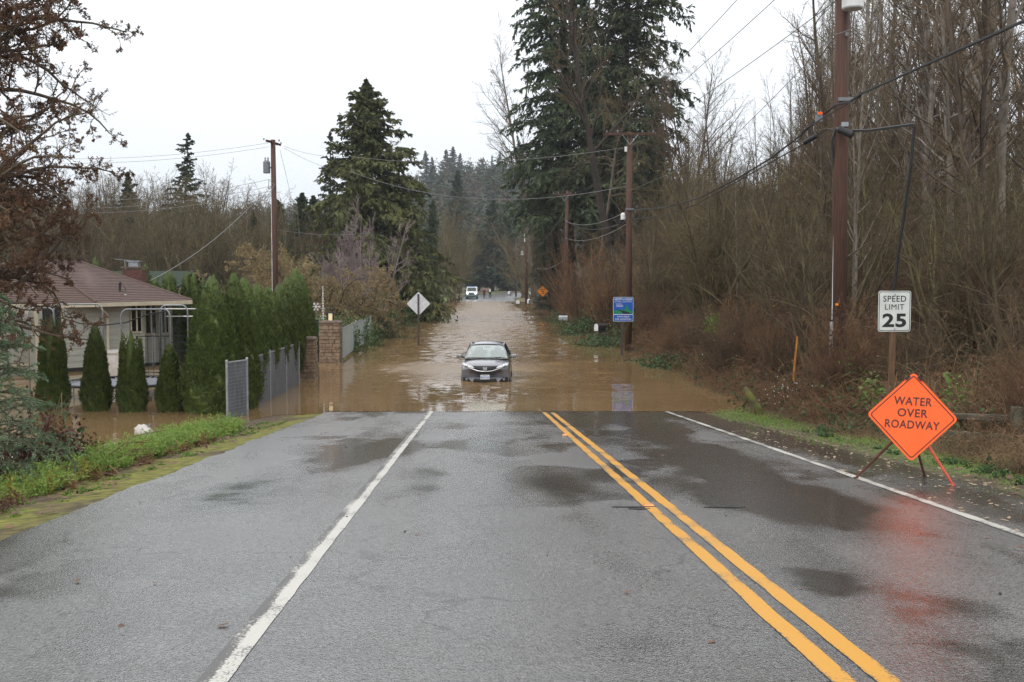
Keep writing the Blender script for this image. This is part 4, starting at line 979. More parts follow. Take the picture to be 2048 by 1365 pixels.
c = at(1590, 690, 30.0)
o = MB().tube([(0, 0, -.2), (.06, 0, 1.0), (.13, 0, 1.75)], [.035, .035, .028], 6).build("marker_stake", M['stake'], None); o.location = (c.x - .06, 30, Hs(c.x, 30)); tag(o, "orange weathered stake leaning in the brush left of the near pole", "stake")
# mossy broken stump
b = at(1505, 800, 27.5); zb = Hs(b.x, b.y)
mb = MB(); mb.tube([(.25, 0, -.1), (.1, 0, .25), (-.08, .05, .55), (-.18, .05, .72)], [.13, .10, .085, .05], 9)
o = mb.build("mossy_stump", M['log'], None, smooth=True); o.location = (b.x, b.y, zb); tag(o, "bright mossy broken stump leaning at the water's edge", "stump")
MB().tube([(.02, 0, .35), (.22, -.05, .2), (.3, -.1, .0)], [.06, .05, .04], 7).build("root", M['log'], o, smooth=True)
# old guard rail behind the orange sign
t = thing("guard_rail", "old lichen covered wooden guard rail behind the orange diamond sign", "guard rail", (0, 0, 0))
for (x0, y0, x1, y1, Ya, Yb, r) in ((1876, 832, 2090, 840, 18.4, 17.2, .085), (1880, 868, 2090, 884, 18.0, 16.9, .11)):
    p, q = at(x0, y0, Ya), at(x1, y1, Yb); MB().box((p + q) / 2, ((q - p).length, .1, r * 1.3), (q - p).to_track_quat('X', 'Z').to_matrix()).build("rail", M['lichen_rail'], t, bevel=.02)
for px, Ya in ((1895, 18.3), (2040, 17.3)):
    p = at(px, 835, Ya); MB().box((p.x, p.y + .12, p.z - .35), (.16, .14, 1.0)).build("post", M['lichen_rail'], t)
# raised pavement reflectors
for px, py, lab in ((1300, 1018, "nearer orange pavement reflector between the yellow centre lines"), (1131, 873, "farther orange pavement reflector between the yellow centre lines")):
    Y = 1.57 * F / (py - 707) * 1.0; X = (px - 1024) / F * Y; z = float(zr(Y)) + .008
    o = MB().add([(-.055, -.05, 0), (.055, -.05, 0), (.055, .05, 0), (-.055, .05, 0), (-.045, -.025, .02), (.045, -.025, .02), (.045, .025, .02), (-.045, .025, .02)], [(3, 2, 1, 0), (4, 5, 6, 7), (0, 1, 5, 4), (1, 2, 6, 5), (2, 3, 7, 6), (3, 0, 4, 7)]).build("pavement_reflector", M['mrk'], None)
    o.location = (X, Y, z); tag(o, lab, "reflector", "reflectors on the centre line")
# yellow post / hydrant-like marker far left, orange barrel debris
for px, py, h, lab in ((868, 602, 1.0, "short yellow marker post at the far left shoreline"), (911, 597, 1.1, "reddish marker post in the far left rusty grass")):
    c = at(px, py, 150); zb = Hs(c.x, 150)
    o = MB().lathe([(.13, -.2), (.13, h - .15), (.16, h - .14), (.16, h - .04), (.08, h)], 10).build("marker_post", M['yellow'] if px < 900 else M['rust'], None); o.location = (c.x, 150, zb); tag(o, lab, "marker post")
# roadside cracks, stones
def scatter_quads(name, n, area, size, m, seed, label_kind='stuff', lift=.012, flat=.25):
    rng = np.random.default_rng(seed); P = area(rng, n); L = size * rng.uniform(.5, 1.5, n)
    P[:, 2] = H(P[:, 0], P[:, 1]) + lift
    D = unit(np.stack([rng.normal(0, 1, n), rng.normal(0, 1, n), rng.normal(0, flat, n) * .5], 1))
    V, Q = leaves(P, D, L, L * .6, rng, np.tile([0, 0, 3.], (n, 1)))
    return tag(link(name, np_mesh(name, V, Q), m), kind=label_kind)
def on_road(u0, u1, y0, y1):
    def f(rng, n):
        y = y0 + (y1 - y0) * rng.random(n); u = u0 + (u1 - u0) * rng.random(n); return np.stack([u + axis(y), y, 0 * y], 1)
    return f
scatter_quads("fallen_leaves", 420, on_road(4.75, 6.3, 7, 22), .06, M['leaf_pale'], 1)
scatter_quads("fallen_leaves", 70, on_road(-4, 4.6, 5, 27), .055, M['leaf_litter'], 2)
scatter_quads("fallen_leaves", 800, on_road(6.0, 7.6, 7, 30), .085, M['leaf_litter'], 3, lift=.03)
scatter_quads("fallen_leaves", 500, on_road(-5.3, -4.2, 6, 25), .085, M['leaf_litter'], 4, lift=.04)
rng = np.random.default_rng(5); mb = MB()
for _ in range(38):
    y = rng.uniform(5.5, 26); u = rng.uniform(-4, 4.6); r = rng.uniform(.004, .013); mb.lathe([(r * .5, -.002), (r, r * .4), (r * .6, r * 1.1)], 6, (u + float(axis(y)), y, float(zr(y)) + .004))
tag(mb.build("pebbles", M['pebble'], None), kind='stuff')
o = scatter_quads("fallen_leaf", 1, lambda r, n: np.array([[-1.62, 6.2, 0.]]), .11, M['leaf_brown'], 8, None, .02); o['label'] = "single curled brown leaf lying beside the near white line"; o['category'] = "leaf"
# black tar streak across the centre line
t = MB(); Yc = 11.0
for x0, x1, dy in ((1.35, 1.8, .02), (1.5, 1.72, -.12), (2.28, 2.7, 0.0), (2.35, 2.62, .1)):
    t.prism([(x0, -.012), ((x0 + x1) / 2, -.03), (x1, -.008), (x1, .008), ((x0 + x1) / 2, .022), (x0, .01)], 0, .003)
    for k in range(len(t.v) - 12, len(t.v)):
        x, y, z = t.v[k]; yy = Yc + dy + z * 1.5; t.v[k] = (x + float(axis(yy)), yy, float(zr(yy)) + .009 + y)
tag(t.build("tar_streak", M['pebble'], None), kind='structure')

# ================================================================== THE STRANDED CAR
def surf(rows, close=False):
    """rows of equal-length vertex lists -> MB with quads"""
    mb = MB(); n = len(rows[0]); vs = [p for r in rows for p in r]
    fs = [(i * n + j, i * n + j + 1, (i + 1) * n + j + 1, (i + 1) * n + j) for i in range(len(rows) - 1) for j in range(n - 1)]
    return mb.add(vs, fs)
def make_car():
    cx = (970 - 1024) / F * 37.4
    t = thing("stranded_car", "dark grey hatchback stranded bumper-deep in the brown flood, facing the camera", "car", (cx, 37.35, -.245), math.radians(-1.2))
    # (y, half width, bottom, top at centre, plan bulge)
    ST = [(0.0, .79, .20, .66, .34), (.04, .82, .18, .755, .33), (.12, .838, .17, .83, .31), (.32, .847, .17, .895, .22), (.62, .848, .17, .955, .10), (.98, .848, .17, 1.015, .02), (1.5, .848, .17, 1.02, 0), (2.6, .848, .17, 1.04, 0), (3.6, .84, .18, 1.07, 0), (3.95, .80, .22, 1.05, -.06), (4.05, .74, .34, .98, -.10)]
    secs = []
    for y, hw, zb, zt, bu in ST:
        prof = [(0, zt), (.35, zt - .006), (.62, zt - .022), (.83, zt - .055), (.93, zt - .105), (.985, zt - .19), (1.0, zt - .30), (1.0, max(zb + .22, zt - .48)), (.985, zb + .10), (.93, zb), (.5, zb), (0, zb)]
        half = [(f * hw, y + bu * (f * hw / .85) ** 2, z) for f, z in prof]
        secs.append([(-x, yy, z) for x, yy, z in half[::-1]] + half[1:])
    mb = surf(secs); n = len(secs[0])
    for s in (0, len(secs) - 1):
        b = len(mb.v) - len(secs) * n + s * n if False else s * n
        for j in range(n // 2):
            a, c = b + j, b + n - 1 - j
            if j + 1 < n - 2 - j: mb.f.append((a, a + 1, c - 1, c))
    body = mb.build("body", M['paint'], t, smooth=True)
    md = body.modifiers.new("sub", 'SUBSURF'); md.levels = 1; md.render_levels = 1
    def yf(x, z):   # front skin
        base = 0 if z < .66 else np.interp(z, [.66, .755, .83, .895], [0, .04, .12, .32])
        return base + .335 * (x / .85) ** 2
    # roof and pillars
    R = []
    for y, hw, z in ((1.78, .555, 1.435), (2.0, .575, 1.485), (2.4, .585, 1.515), (2.9, .58, 1.51), (3.4, .56, 1.475), (3.62, .545, 1.43)):
        R.append([(f * hw, y + (.06 * (1 - f * f) * (-1 if y < 2 else 0)), z - .055 * abs(f) ** 3) for f in np.linspace(-1, 1, 9)])
    low = [[(x, y, z - .035) for x, y, z in r] for r in R]
    ro = surf(R); ro.build("roof", M['paint'], t, smooth=True).modifiers.new("solid", 'SOLIDIFY').thickness = .04
    for s in (-1, 1):
        MB().tube([(s * .735, .98, .985), (s * .655, 1.38, 1.215), (s * .575, 1.80, 1.40)], [.042, .038, .034], 7).build("pillar", M['paint'], t, smooth=True)
        MB().tube([(s * .72, 1.02, .99), (s * .635, 1.40, 1.22), (s * .552, 1.80, 1.40)], [.02, .02, .02], 6).build("window_seal", M['black'], t)
        MB().tube([(s * .575, 1.80, 1.40), (s * .60, 2.4, 1.455), (s * .575, 3.4, 1.42), (s * .70, 3.86, 1.05)], .036, 6).build("roof_rail", M['paint'], t, smooth=True)
        MB().tube([(s * .80, 2.45, 1.0), (s * .605, 2.42, 1.45)], .045, 6).build("pillar", M['black'], t)
        g = MB(); g.add([(s * .79, 1.12, 1.0), (s * .80, 3.7, 1.06), (s * .585, 3.45, 1.42), (s * .60, 2.4, 1.45), (s * .58, 1.85, 1.40)], [(0, 1, 2, 3, 4)]); g.build("side_window", M['glass'], t)
        sh = MB(); sh.add([(s * .83, .9, 1.0), (s * .83, 3.8, 1.06), (s * .77, 3.8, 1.07), (s * .77, .9, 1.01)], [(0, 1, 2, 3)]); sh.build("shoulder", M['paint'], t)
    # windscreen
    W = []
    for k in np.linspace(0, 1, 7):
        hw = .72 + (.545 - .72) * k; y = .94 + (1.80 - .94) * k; z = .99 + (1.415 - .99) * k + .05 * math.sin(k * math.pi)
        W.append([(f * hw, y - .10 * (1 - f * f), z + .035 * (1 - f * f) * k) for f in np.linspace(-1, 1, 9)])
    surf(W).build("windscreen", M['glass'], t, smooth=True)
    MB().tube([(f * .555, 1.80 - .10 * (1 - f * f), 1.415 + .04 * (1 - f * f)) for f in np.linspace(-1, 1, 9)], .018, 5).build("window_seal", M['black'], t)
    g = MB(); g.add([(-.60, 3.92, 1.08), (.60, 3.92, 1.08), (.50, 3.66, 1.40), (-.50, 3.66, 1.40)], [(0, 1, 2, 3)]); g.build("rear_window", M['glass'], t)
    MB().box((0, 1.18, .98), (1.42, .44, .10)).build("dashboard", M['black'], t, bevel=.04)
    MB().tube([(.36 + .17 * math.cos(a), 1.42 + .02 * math.sin(a), 1.03 + .16 * math.sin(a)) for a in np.linspace(0, 6.28, 18)], .014, 5).build("steering_wheel", M['black'], t)
    for s in (-1, 1):
        b = MB(); b.box((s * .36, 2.25, .88), (.46, .14, .52)); st = b.build("front_seat", M['seat'], t, bevel=.05)
        MB().box((s * .36, 2.28, 1.22), (.24, .09, .17)).build("headrest", M['seat'], st, bevel=.03)
        b = MB(); b.box((s * .34, 3.25, .95), (.56, .12, .4)); st = b.build("rear_seat", M['seat'], t, bevel=.05)
        MB().box((s * .34, 3.27, 1.21), (.22, .08, .13)).build("headrest", M['seat'], st, bevel=.03)
    MB().box((0, 1.66, 1.36), (.20, .02, .06)).build("rear_view_mirror", M['black'], t)
    # cowl and wipers
    MB().tube([(f * .74, .93 - .11 * (1 - f * f), .985) for f in np.linspace(-1, 1, 9)], .03, 5).build("cowl", M['black'], t)
    MB().tube([(-.66, .97, 1.025), (-.3, .90, 1.035), (-.02, .87, 1.03)], .012, 4).build("wiper", M['black'], t)
    MB().tube([(.66, .99, 1.03), (.3, .90, 1.045), (-.1, .86, 1.035)], .012, 4).build("wiper", M['black'], t)
    MB().tube([(0, 2.25, 1.50), (0, 2.34, 1.66)], .006, 4).build("aerial", M['black'], t)
    # mirrors
    for s in (-1, 1):
        mb = MB(); mb.box((s * .955, 1.17, 1.075), (.20, .11, .125)); o = mb.build("door_mirror", M['paint'], t, bevel=.035)
        MB().tube([(s * .80, 1.12, 1.02), (s * .88, 1.15, 1.05)], .03, 6).build("mirror_arm", M['black'], o)
    # grille between the lamps, chrome blade under it
    def fpoly(pts, dy, th=.015, dense=True):
        out = []
        n = len(pts)
        for i in range(n):
            (x0, z0), (x1, z1) = pts[i], pts[(i + 1) % n]; k = max(1, int(abs(x1 - x0) / .06))
            out += [(x0 + (x1 - x0) * q / k, z0 + (z1 - z0) * q / k) for q in range(k)]
        mb = MB(); m_ = len(out)
        xs_ = sorted(set(round(p[0], 4) for p in out))
        # strips between upper and lower outline
        def zspan(x):
            zs = []
            for i in range(m_):
                (xa, za), (xb, zb) = out[i], out[(i + 1) % m_]
                if min(xa, xb) - 1e-6 <= x <= max(xa, xb) + 1e-6:
                    if abs(xb - xa) < 1e-6: zs += [za, zb]
                    else: zs.append(za + (zb - za) * (x - xa) / (xb - xa))
            return min(zs), max(zs)
        rows_f = []
        for x in xs_:
            a, b = zspan(x); rows_f.append([(x, yf(x, a + (b - a) * q) - dy, a + (b - a) * q) for q in np.linspace(0, 1, 4)])
        m0 = surf(rows_f)
        return m0
    def plate_part(name, pts, dy, m, parent=t, th=.03):
        o = fpoly(pts, dy).build(name, m, parent, smooth=True); sd = o.modifiers.new("solid", 'SOLIDIFY'); sd.thickness = th; sd.offset = 0; return o
    gr = plate_part("grille", [(-.42, .80), (.42, .80), (.36, .70), (.20, .655), (-.20, .655), (-.36, .70)], .018, M['black'])
    for z in (.765, .735, .705): MB().tube([(x, yf(x, z) - .04, z) for x in np.linspace(-.34, .34, 9)], .006, 4).build("slat", M['iron'], gr)
    MB().tube([(x, yf(x, .70) - .045, z) for x, z in ((-.60, .745), (-.50, .725), (-.38, .685), (-.24, .645), (-.1, .63), (0, .628), (.1, .63), (.24, .645), (.38, .685), (.50, .725), (.60, .745))], [.008, .016, .02, .02, .02, .02, .02, .02, .02, .016, .008], 6).build("chrome_strip", M['chrome'], t, smooth=True)
    # badge: a framed upright letter shape
    mb = MB(); ring_frame(mb, rrect(.135, .115, .03), rrect(.112, .092, .022), -.075, -.055)
    for s in (-1, 1): mb.add([(s * .052, -.075, .04), (s * .028, -.075, .04), (s * .016, -.075, -.04), (s * .040, -.075, -.04), (s * .052, -.055, .04), (s * .028, -.055, .04), (s * .016, -.055, -.04), (s * .040, -.055, -.04)], [(0, 1, 2, 3), (4, 7, 6, 5), (0, 4, 5, 1), (1, 5, 6, 2), (2, 6, 7, 3), (3, 7, 4, 0)])
    mb.box((0, -.065, 0), (.05, .02, .018)); mb.build("badge", M['chrome'], t, loc=(0, 0.0, .725))
    for s in (-1, 1):
        pts = [(s * .80, .93), (s * .70, .885), (s * .52, .815), (s * .40, .775), (s * .43, .735), (s * .60, .755), (s * .74, .80), (s * .80, .86)]
        o = fpoly_head(s, t)
        lo = plate_part("fog_lamp_recess", [(s * .44, .26), (s * .58, .40), (s * .76, .42), (s * .76, .25)], .016, M['black'])
        mb = MB(); mb.lathe([(.048, 0), (.052, .015), (.03, .03)], 14); f = mb.build("fog_lamp", M['dull'], t, smooth=True); f.location = (s * .635, yf(.635, .33) - .03, .335); f.rotation_euler = (math.pi / 2, 0, 0)
        MB().tube([(s * .40, yf(.40, .25) - .02, .245), (s * .47, yf(.47, .3) - .035, .30), (s * .57, yf(.57, .4) - .02, .395)], [.012, .028, .012], 6).build("bumper_blade", M['paint'], t, smooth=True)
    plate_part("intake", [(-.36, .385), (.36, .385), (.44, .25), (-.44, .25)], .02, M['black'])
    MB().tube([(x, yf(x, .62) - .012, .605 - .0 * x) for x in np.linspace(-.35, .35, 7)], .008, 4).build("bumper_seam", M['iron'], t)
    pl = MB().prism(rrect(.31, .155, .012), -.06, -.045).build("number_plate", M['plate'], t, loc=(0, 0, .44))
    lettering(pl, "BDG7120", .26, .062, 0, -.012, -.0625, M['blue'], .03); lettering(pl, "WASHINGTON", .17, .022, 0, .055, -.0625, M['red_cloth'], .01)
    for s in (-1, 1):
        for y in (.72, 3.25):
            mb = MB(); mb.lathe([(.29, -.09), (.30, -.06), (.30, .06), (.29, .09)], 24); wv = mb.build("wheel", M['rubber'], t, smooth=True); wv.location = (s * .755, y, .30); wv.rotation_euler = (0, math.pi / 2, 0)
            MB().lathe([(.20, .091), (.19, .10), (.03, .085), (.01, .085)], 18).build("rim", M['steel'], wv)
def fpoly_head(s, t):
    """swept wrap-round headlamp, a curved lens"""
    rows = []
    # from inner tip to outer rear: x, lower z, upper z, y
    for x, zl, zu in ((.385, .735, .775), (.47, .735, .802), (.56, .745, .832), (.65, .765, .862), (.73, .795, .888), (.80, .83, .912)):
        r = []
        for q in np.linspace(0, 1, 5):
            z = zl + (zu - zl) * q; y = .335 * (x / .85) ** 2 + np.interp(z, [.66, .755, .83, .895], [0, .04, .12, .32]) - .022 - .012 * math.sin(q * math.pi)
            r.append((s * x, y, z))
        rows.append(r)
    o = surf(rows).build("headlight", M['lamp_clear'], t, smooth=True); o.modifiers.new("solid", 'SOLIDIFY').thickness = .03
    mb = MB(); mb.lathe([(.045, 0), (.05, .02), (.02, .035)], 12); l = mb.build("lens", M['chrome'], o, smooth=True); l.location = (s * .64, .335 * (.64 / .85) ** 2 + .06, .81); l.rotation_euler = (math.pi / 2 - .4, 0, 0)
    return o
make_car()

# ================================================================== FAR VAN AND THE TWO WALKERS
def make_van():
    Y = 184.0; x = (943 - 1024) / F * Y
    t = thing("utility_van", "far white and teal van with lit headlamps at the end of the flood", "van", (x, Y, float(zr(Y)) + .0))
    sec = lambda y, hw, z0, z1: [(-hw, y, z0), (-hw * 1.02, y, (z0 + z1) / 2), (-hw * .97, y, z1 - .03), (-hw * .8, y, z1), (hw * .8, y, z1), (hw * .97, y, z1 - .03), (hw * 1.02, y, (z0 + z1) / 2), (hw, y, z0), (-hw, y, z0)]
    lo = surf([sec(0, .86, .35, .72), sec(.12, .93, .3, .80), (sec(.5, .95, .3, .84)), sec(4.6, .95, .3, .84), sec(4.8, .9, .4, .84)]); lo.f.append(tuple(range(8))); lo.build("lower_body", mat("teal_green_paint", (.012, .14, .11), None, 3, .35, coat=.5), t, smooth=False)
    mid = surf([sec(.10, .90, .80, 1.10), sec(.3, .94, .84, 1.2), sec(1.0, .95, .84, 1.28), sec(4.7, .94, .84, 1.28)]); mid.f.append(tuple(range(8))); mid.build("body", M['white'], t)
    cab = surf([sec(1.0, .90, 1.24, 1.30), sec(1.55, .84, 1.24, 1.98), sec(2.0, .84, 1.24, 2.06), sec(4.6, .84, 1.24, 2.04)]); cab.f.append(tuple(range(8))); cab.build("cab", M['white'], t)
    MB().add([(-.76, .99, 1.30), (.76, .99, 1.30), (.70, 1.50, 1.92), (-.70, 1.50, 1.92)], [(0, 1, 2, 3)]).build("windscreen", M['window'], t)
    MB().box((0, .06, .92), (.9, .06, .2)).build("grille", M['chrome'], t); MB().box((0, -.06, .56), (1.8, .12, .18)).build("bumper", M['dull'], t, bevel=.03)
    for s in (-1, 1):
        h = MB(); h.lathe([(.17, 0), (.15, .05), (.02, .08)], 12); o = h.build("headlight", M['headlight_on'], t); o.location = (s * .66, .08, .95); o.rotation_euler = (math.pi / 2, 0, 0)
        MB().box((s * 1.08, 1.2, 1.35), (.22, .12, .28)).build("door_mirror", M['black'], t)
        for y in (.95, 3.8):
            mb = MB(); mb.lathe([(.36, -.12), (.38, 0), (.36, .12)], 18); o = mb.build("wheel", M['rubber'], t); o.location = (s * .85, y, .38); o.rotation_euler = (0, math.pi / 2, 0)
    MB().box((0, 1.9, 2.12), (1.1, .3, .1)).build("light_bar", M['blue'], t)
make_van()
def skin_mesh(name, pts, edges, rad, m, parent):
    me = bpy.data.meshes.new(name); me.from_pydata(pts, edges, []); o = link(name, me, m, parent)
    md = o.modifiers.new("skin", 'SKIN')
    for i, r in enumerate(rad): me.skin_vertices[0].data[i].radius = (r, r)
    me.skin_vertices[0].data[0].use_root = True
    o.modifiers.new("sub", 'SUBSURF').levels = 1; return o
def person(label, px, Y, rz, top, bottom, stride, pack=None):
    x = (px - 1024) / F * Y; t = thing("person", label, "person", (x, Y, float(zr(Y)) + .005), rz)
    s = stride
    P = [(0, 0, .95), (0, 0, 1.15), (0, 0, 1.40), (0, 0, 1.50), (0, -.02, 1.60), (0, -.015, 1.72),
         (-.10, 0, .92), (-.11, -s * .5, .50), (-.11, -s * .35, .09), (-.11, -s * .35 - .16, .04),
         (.10, 0, .92), (.11, s * .35, .50), (.11, s * .75, .10), (.11, s * .75 - .15, .05),
         (-.19, 0, 1.40), (-.25, .04 + s * .2, 1.14), (-.25, -.08 + s * .3, .90), (-.25, -.10 + s * .3, .82),
         (.19, 0, 1.40), (.25, .02 - s * .2, 1.14), (.25, -.10 - s * .3, .90), (.25, -.12 - s * .3, .82)]
    E = [(0, 1), (1, 2), (2, 3), (3, 4), (4, 5), (0, 6), (6, 7), (7, 8), (8, 9), (0, 10), (10, 11), (11, 12), (12, 13), (2, 14), (14, 15), (15, 16), (16, 17), (2, 18), (18, 19), (19, 20), (20, 21)]
    Rr = [.14, .14, .15, .06, .095, .08, .085, .06, .042, .035, .085, .06, .042, .035, .055, .045, .032, .03, .055, .045, .032, .03]
    for hb, sx in ((17, -1), (21, 1)):
        b = P[hb]
        for k in range(5):
            P.append((b[0] + (k - 2) * .016, b[1] - (.03 if k == 4 else .012), b[2] - .07 - .012 * (1.5 - abs(k - 1.5)))); E.append((hb, len(P) - 1)); Rr.append(.009)
    skin_mesh("body", P, E, Rr, M['skin'], t)
    J = [P[i] for i in (0, 1, 2, 14, 15, 16, 18, 19, 20)]
    skin_mesh("jacket", J, [(0, 1), (1, 2), (2, 3), (3, 4), (4, 5), (2, 6), (6, 7), (7, 8)], [.17, .17, .18, .075, .062, .05, .075, .062, .05], top, t)
    K = [P[i] for i in (0, 6, 7, 8, 10, 11, 12)]
    skin_mesh("trousers", K, [(0, 1), (1, 2), (2, 3), (0, 4), (4, 5), (5, 6)], [.165, .105, .078, .065, .105, .078, .065], bottom, t)
    skin_mesh("hair", [(0, .02, 1.72), (0, .03, 1.65)], [(0, 1)], [.095, .09], M['hair'], t)
    mb = MB()
    for q in (-1, 1): mb.lathe([(.008, -.008), (.014, 0), (.008, .008)], 6, (q * .035, -.098, 1.655))
    mb.tube([(0, -.105, 1.655), (0, -.13, 1.615)], [.01, .017], 5); mb.tube([(-.03, -.10, 1.575), (.03, -.10, 1.575)], .006, 4)
    mb.build("face", M['skin'], t)
    mb = MB()
    for i in (8, 12): mb.box((P[i][0], P[i][1] - .06, .05), (.10, .28, .10))
    mb.build("boots", M['black'], t, bevel=.03)
    if pack: MB().box((0, .18 if pack > 0 else -.18, 1.25), (.3, .16, .4)).build("vest", M['white'], t, bevel=.05)
    return t
person("person in dark red jacket walking on the far road, the nearer to the van", 968.5, 192, math.radians(12), M['red_cloth'], M['navy'], .22)
person("person in navy with white chest pack walking on the far road, right of the other", 980, 190, math.radians(-8), M['navy'], M['black'], .3, -1)

# ================================================================== LEFT: HOUSE, YARD, HEDGE
def make_house():
    t = thing("house", "low sage-sided bungalow with red-brown hipped roof standing in flood water", "house", (-15.5, 42, -.5))
    o = Vector((-15.5, 42, -.5)); L = lambda p: tuple(Vector(p) - o)
    A = at(192, 606, 42.0); B = at(384, 600, 45.2); Cc = at(166, 528, 50.5); D = at(80, 526, 50.0); E_ = at(-120, 616, 40.5); Fp = at(-160, 527, 48)
    A.z = 2.62; B.z = 2.66; E_.z = 2.56
    back = Vector((-19.5, 56, 2.6)); back2 = Vector((-32, 55, 2.6))
    zr_ = 4.28; Cc.z = zr_; D.z = zr_ + .02; Fp.z = zr_
    def courses(a, b, c, d, n, m):
        # overlapping shingle courses from the eave a-b up to the ridge d-c
        a, b, c, d = (Vector(L(q)) for q in (a, b, c, d)); nv = (b - a).cross(d - a).normalized(); nv = nv if nv.z > 0 else -nv
        mb = MB(); rg = random.Random(4)
        for i in range(n):
            s0, s1 = i / n, min(1, (i + 1.25) / n); w0 = 1.0
            p, q, r, s = a.lerp(d, s0), b.lerp(c, s0), b.lerp(c, s1), a.lerp(d, s1)
            mb.slab([p + nv * .022, q + nv * .022, r - nv * .004, s - nv * .004], .03)
        mb.slab([a - nv * .03, b - nv * .03, c - nv * .03, d - nv * .03], .1)
        return mb.build("roof", m, t)
    r1 = courses(A, B, Cc, D, 26, M['roof'])
    courses(E_, A, D, Fp, 26, M['roof2'])['label'] = "browner shingled left roof slope"
    MB().slab([L(B), L(back), L(Cc)], .12).build("roof", M['roof'], t)
    MB().slab([L(back2), L(Fp), L(D), L(Cc), L(back)], .12).build("roof", M['roof2'], t)
    MB().tube([L(A + Vector((0, 0, .03))), L(D + Vector((0, 0, .03)))], .05, 6).build("valley", M['roof2'], r1)
    MB().tube([L(D + Vector((0, 0, .02))), L(Cc + Vector((0, 0, .02)))], .06, 6).build("ridge_cap", M['roof'], r1)
    MB().tube([L(Cc), L(B)], .06, 6).build("ridge_cap", M['roof'], r1)
    # gutters
    for p, q in ((E_, A), (A, B)):
        d = (q - p).normalized(); pp, qq = p - Vector((0, .08, .08)), q - Vector((0, .08, .08))
        MB().box((Vector(L(pp)) + Vector(L(qq))) / 2, ((q - p).length, .14, .15), d.to_track_quat('X', 'Z').to_matrix()).build("gutter", M['trim'], t)
    # walls under the eave, set back half a metre
    nrm = Vector((B - A)).cross(Vector((0, 0, 1))).normalized()
    if nrm.y > 0: nrm = -nrm
    wa, wb = A - nrm * .55, B - nrm * .55 - (B - A).normalized() * .55
    we = E_ - nrm * .55
    def wall(p, q, z0, z1, m, name, step=0.0, off=0.0, parent=t):
        d = (q - p); Lg = d.length; d.normalize(); n = d.cross(Vector((0, 0, 1))).normalized(); n = n if n.y < 0 else -n
        mb = MB(); R = d.to_track_quat('X', 'Z').to_matrix()
        if step:
            z = z0
            while z < z1 - .01:
                h = min(step, z1 - z); c = (p + q) / 2 + n * (off); c.z = z + h / 2
                Rt = R @ Matrix.Rotation(math.radians(-4), 3, 'X'); mb.box(L(c), (Lg, .03, h + .01), Rt); z += step
        else:
            c = (p + q) / 2 + n * off; c.z = (z0 + z1) / 2; mb.box(L(c), (Lg, .10, z1 - z0), R)
        return mb.build(name, m, parent)
    def along(p, q, s): v = p.lerp(q, s); return v
    main = wall(wa.copy(), wb.copy(), -.5, 2.6, M['siding'], "wall", 0, -.08)
    wall(along(wa, wb, .0), along(wa, wb, .46), .15, 2.55, M['siding'], "siding", .24, 0, main)
    wall(along(wa, wb, .46), along(wa, wb, .95), .15, 1.35, M['siding'], "siding", .24, 0, main)
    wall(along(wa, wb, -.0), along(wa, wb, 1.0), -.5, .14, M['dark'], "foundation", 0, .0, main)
    # windows of the right bay
    for s0, s1, z0, z1 in ((.47, .60, 1.45, 2.45), (.64, .78, 1.35, 2.45), (.84, .93, 1.35, 2.45)):
        p, q = along(wa, wb, s0), along(wa, wb, s1)
        f = wall(p, q, z0 - .08, z1 + .08, M['trim'], "window", 0, .02, t)
        wall(along(wa, wb, s0 + .012), along(wa, wb, s1 - .012), z0, z1, M['window'], "pane", 0, .045, f)
        m_ = along(wa, wb, (s0 + s1) / 2); wall(m_ - (wb - wa).normalized() * .03, m_ + (wb - wa).normalized() * .03, z0, z1, M['trim'], "mullion", 0, .07, f)
    # entrance recess, left wing wall with vertical boards
    wl = wa - (wb - wa).normalized() * 1.9
    wall(along(wl, wa, .0), along(wl, wa, .40), -.3, 2.5, M['dark'], "door", 0, .0)  # flat near-black panel, the recess's shade put into its colour
    wall(along(wl, wa, .40), along(wl, wa, .46), -.3, 2.55, M['trim'], "door_frame", 0, .03)
    wall(along(wl, wa, .46), along(wl, wa, 1.0), .15, 2.55, M['siding'], "siding", .24, .02, main)
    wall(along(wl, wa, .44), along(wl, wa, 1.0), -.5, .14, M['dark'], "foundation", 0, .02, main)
    d = (wb - wa).normalized(); ll = wl - d * 9
    w2 = wall(ll, wl, -.5, 2.5, M['siding'], "wall", 0, -.02)
    wall(ll, wl, 1.5, 2.5, M['siding'], "board_panel", 0, .06, w2); wall(ll, wl, .15, 1.5, M['siding'], "siding", .24, .12, w2)
    for s in (.60, .80, .97):
        p = along(ll, wl, s); wall(p - d * .06, p + d * .06, -.3, 2.5, M['trim'], "corner_board", 0, .16)
    for s in (.68, .88):
        p = along(ll, wl, s); f = wall(p - d * .55, p + d * .55, .35, 2.35, M['trim'], "window", 0, .15); wall(p - d * .47, p + d * .47, .45, 2.25, mat("drawn_blind", (.30, .29, .25), None, 3, .6), "pane", 0, .17, f)
    # downpipe, soffit, vents, mast
    c = along(wa, wb, .20); p = c + nrm * .1
    MB().tube([L((p.x - .25, p.y - .35, 2.5)), L((p.x - .1, p.y - .2, 2.32)), L((p.x, p.y - .05, 2.15)), L((p.x, p.y - .05, .2))], .055, 7).build("downpipe", M['trim'], t)
    c = at(240, 588, 45); MB().tube([L(c), L(c + Vector((0, 0, .42))), L(c + Vector((.05, 0, .46)))], .05, 6).build("roof_vent", M['dark'], t)
    MB().tube([L(c + Vector((.05, 0, .42))), L(c + Vector((.2, .05, .25))), L(c + Vector((.22, .1, 0)))], .012, 4).build("cable_loop", M['wire'], t)
    c = at(124, 541, 49.2); MB().tube([L(c - Vector((0, 0, .15))), L(c + Vector((0, 0, .2)))], .07, 7).build("roof_vent", M['roof'], t)
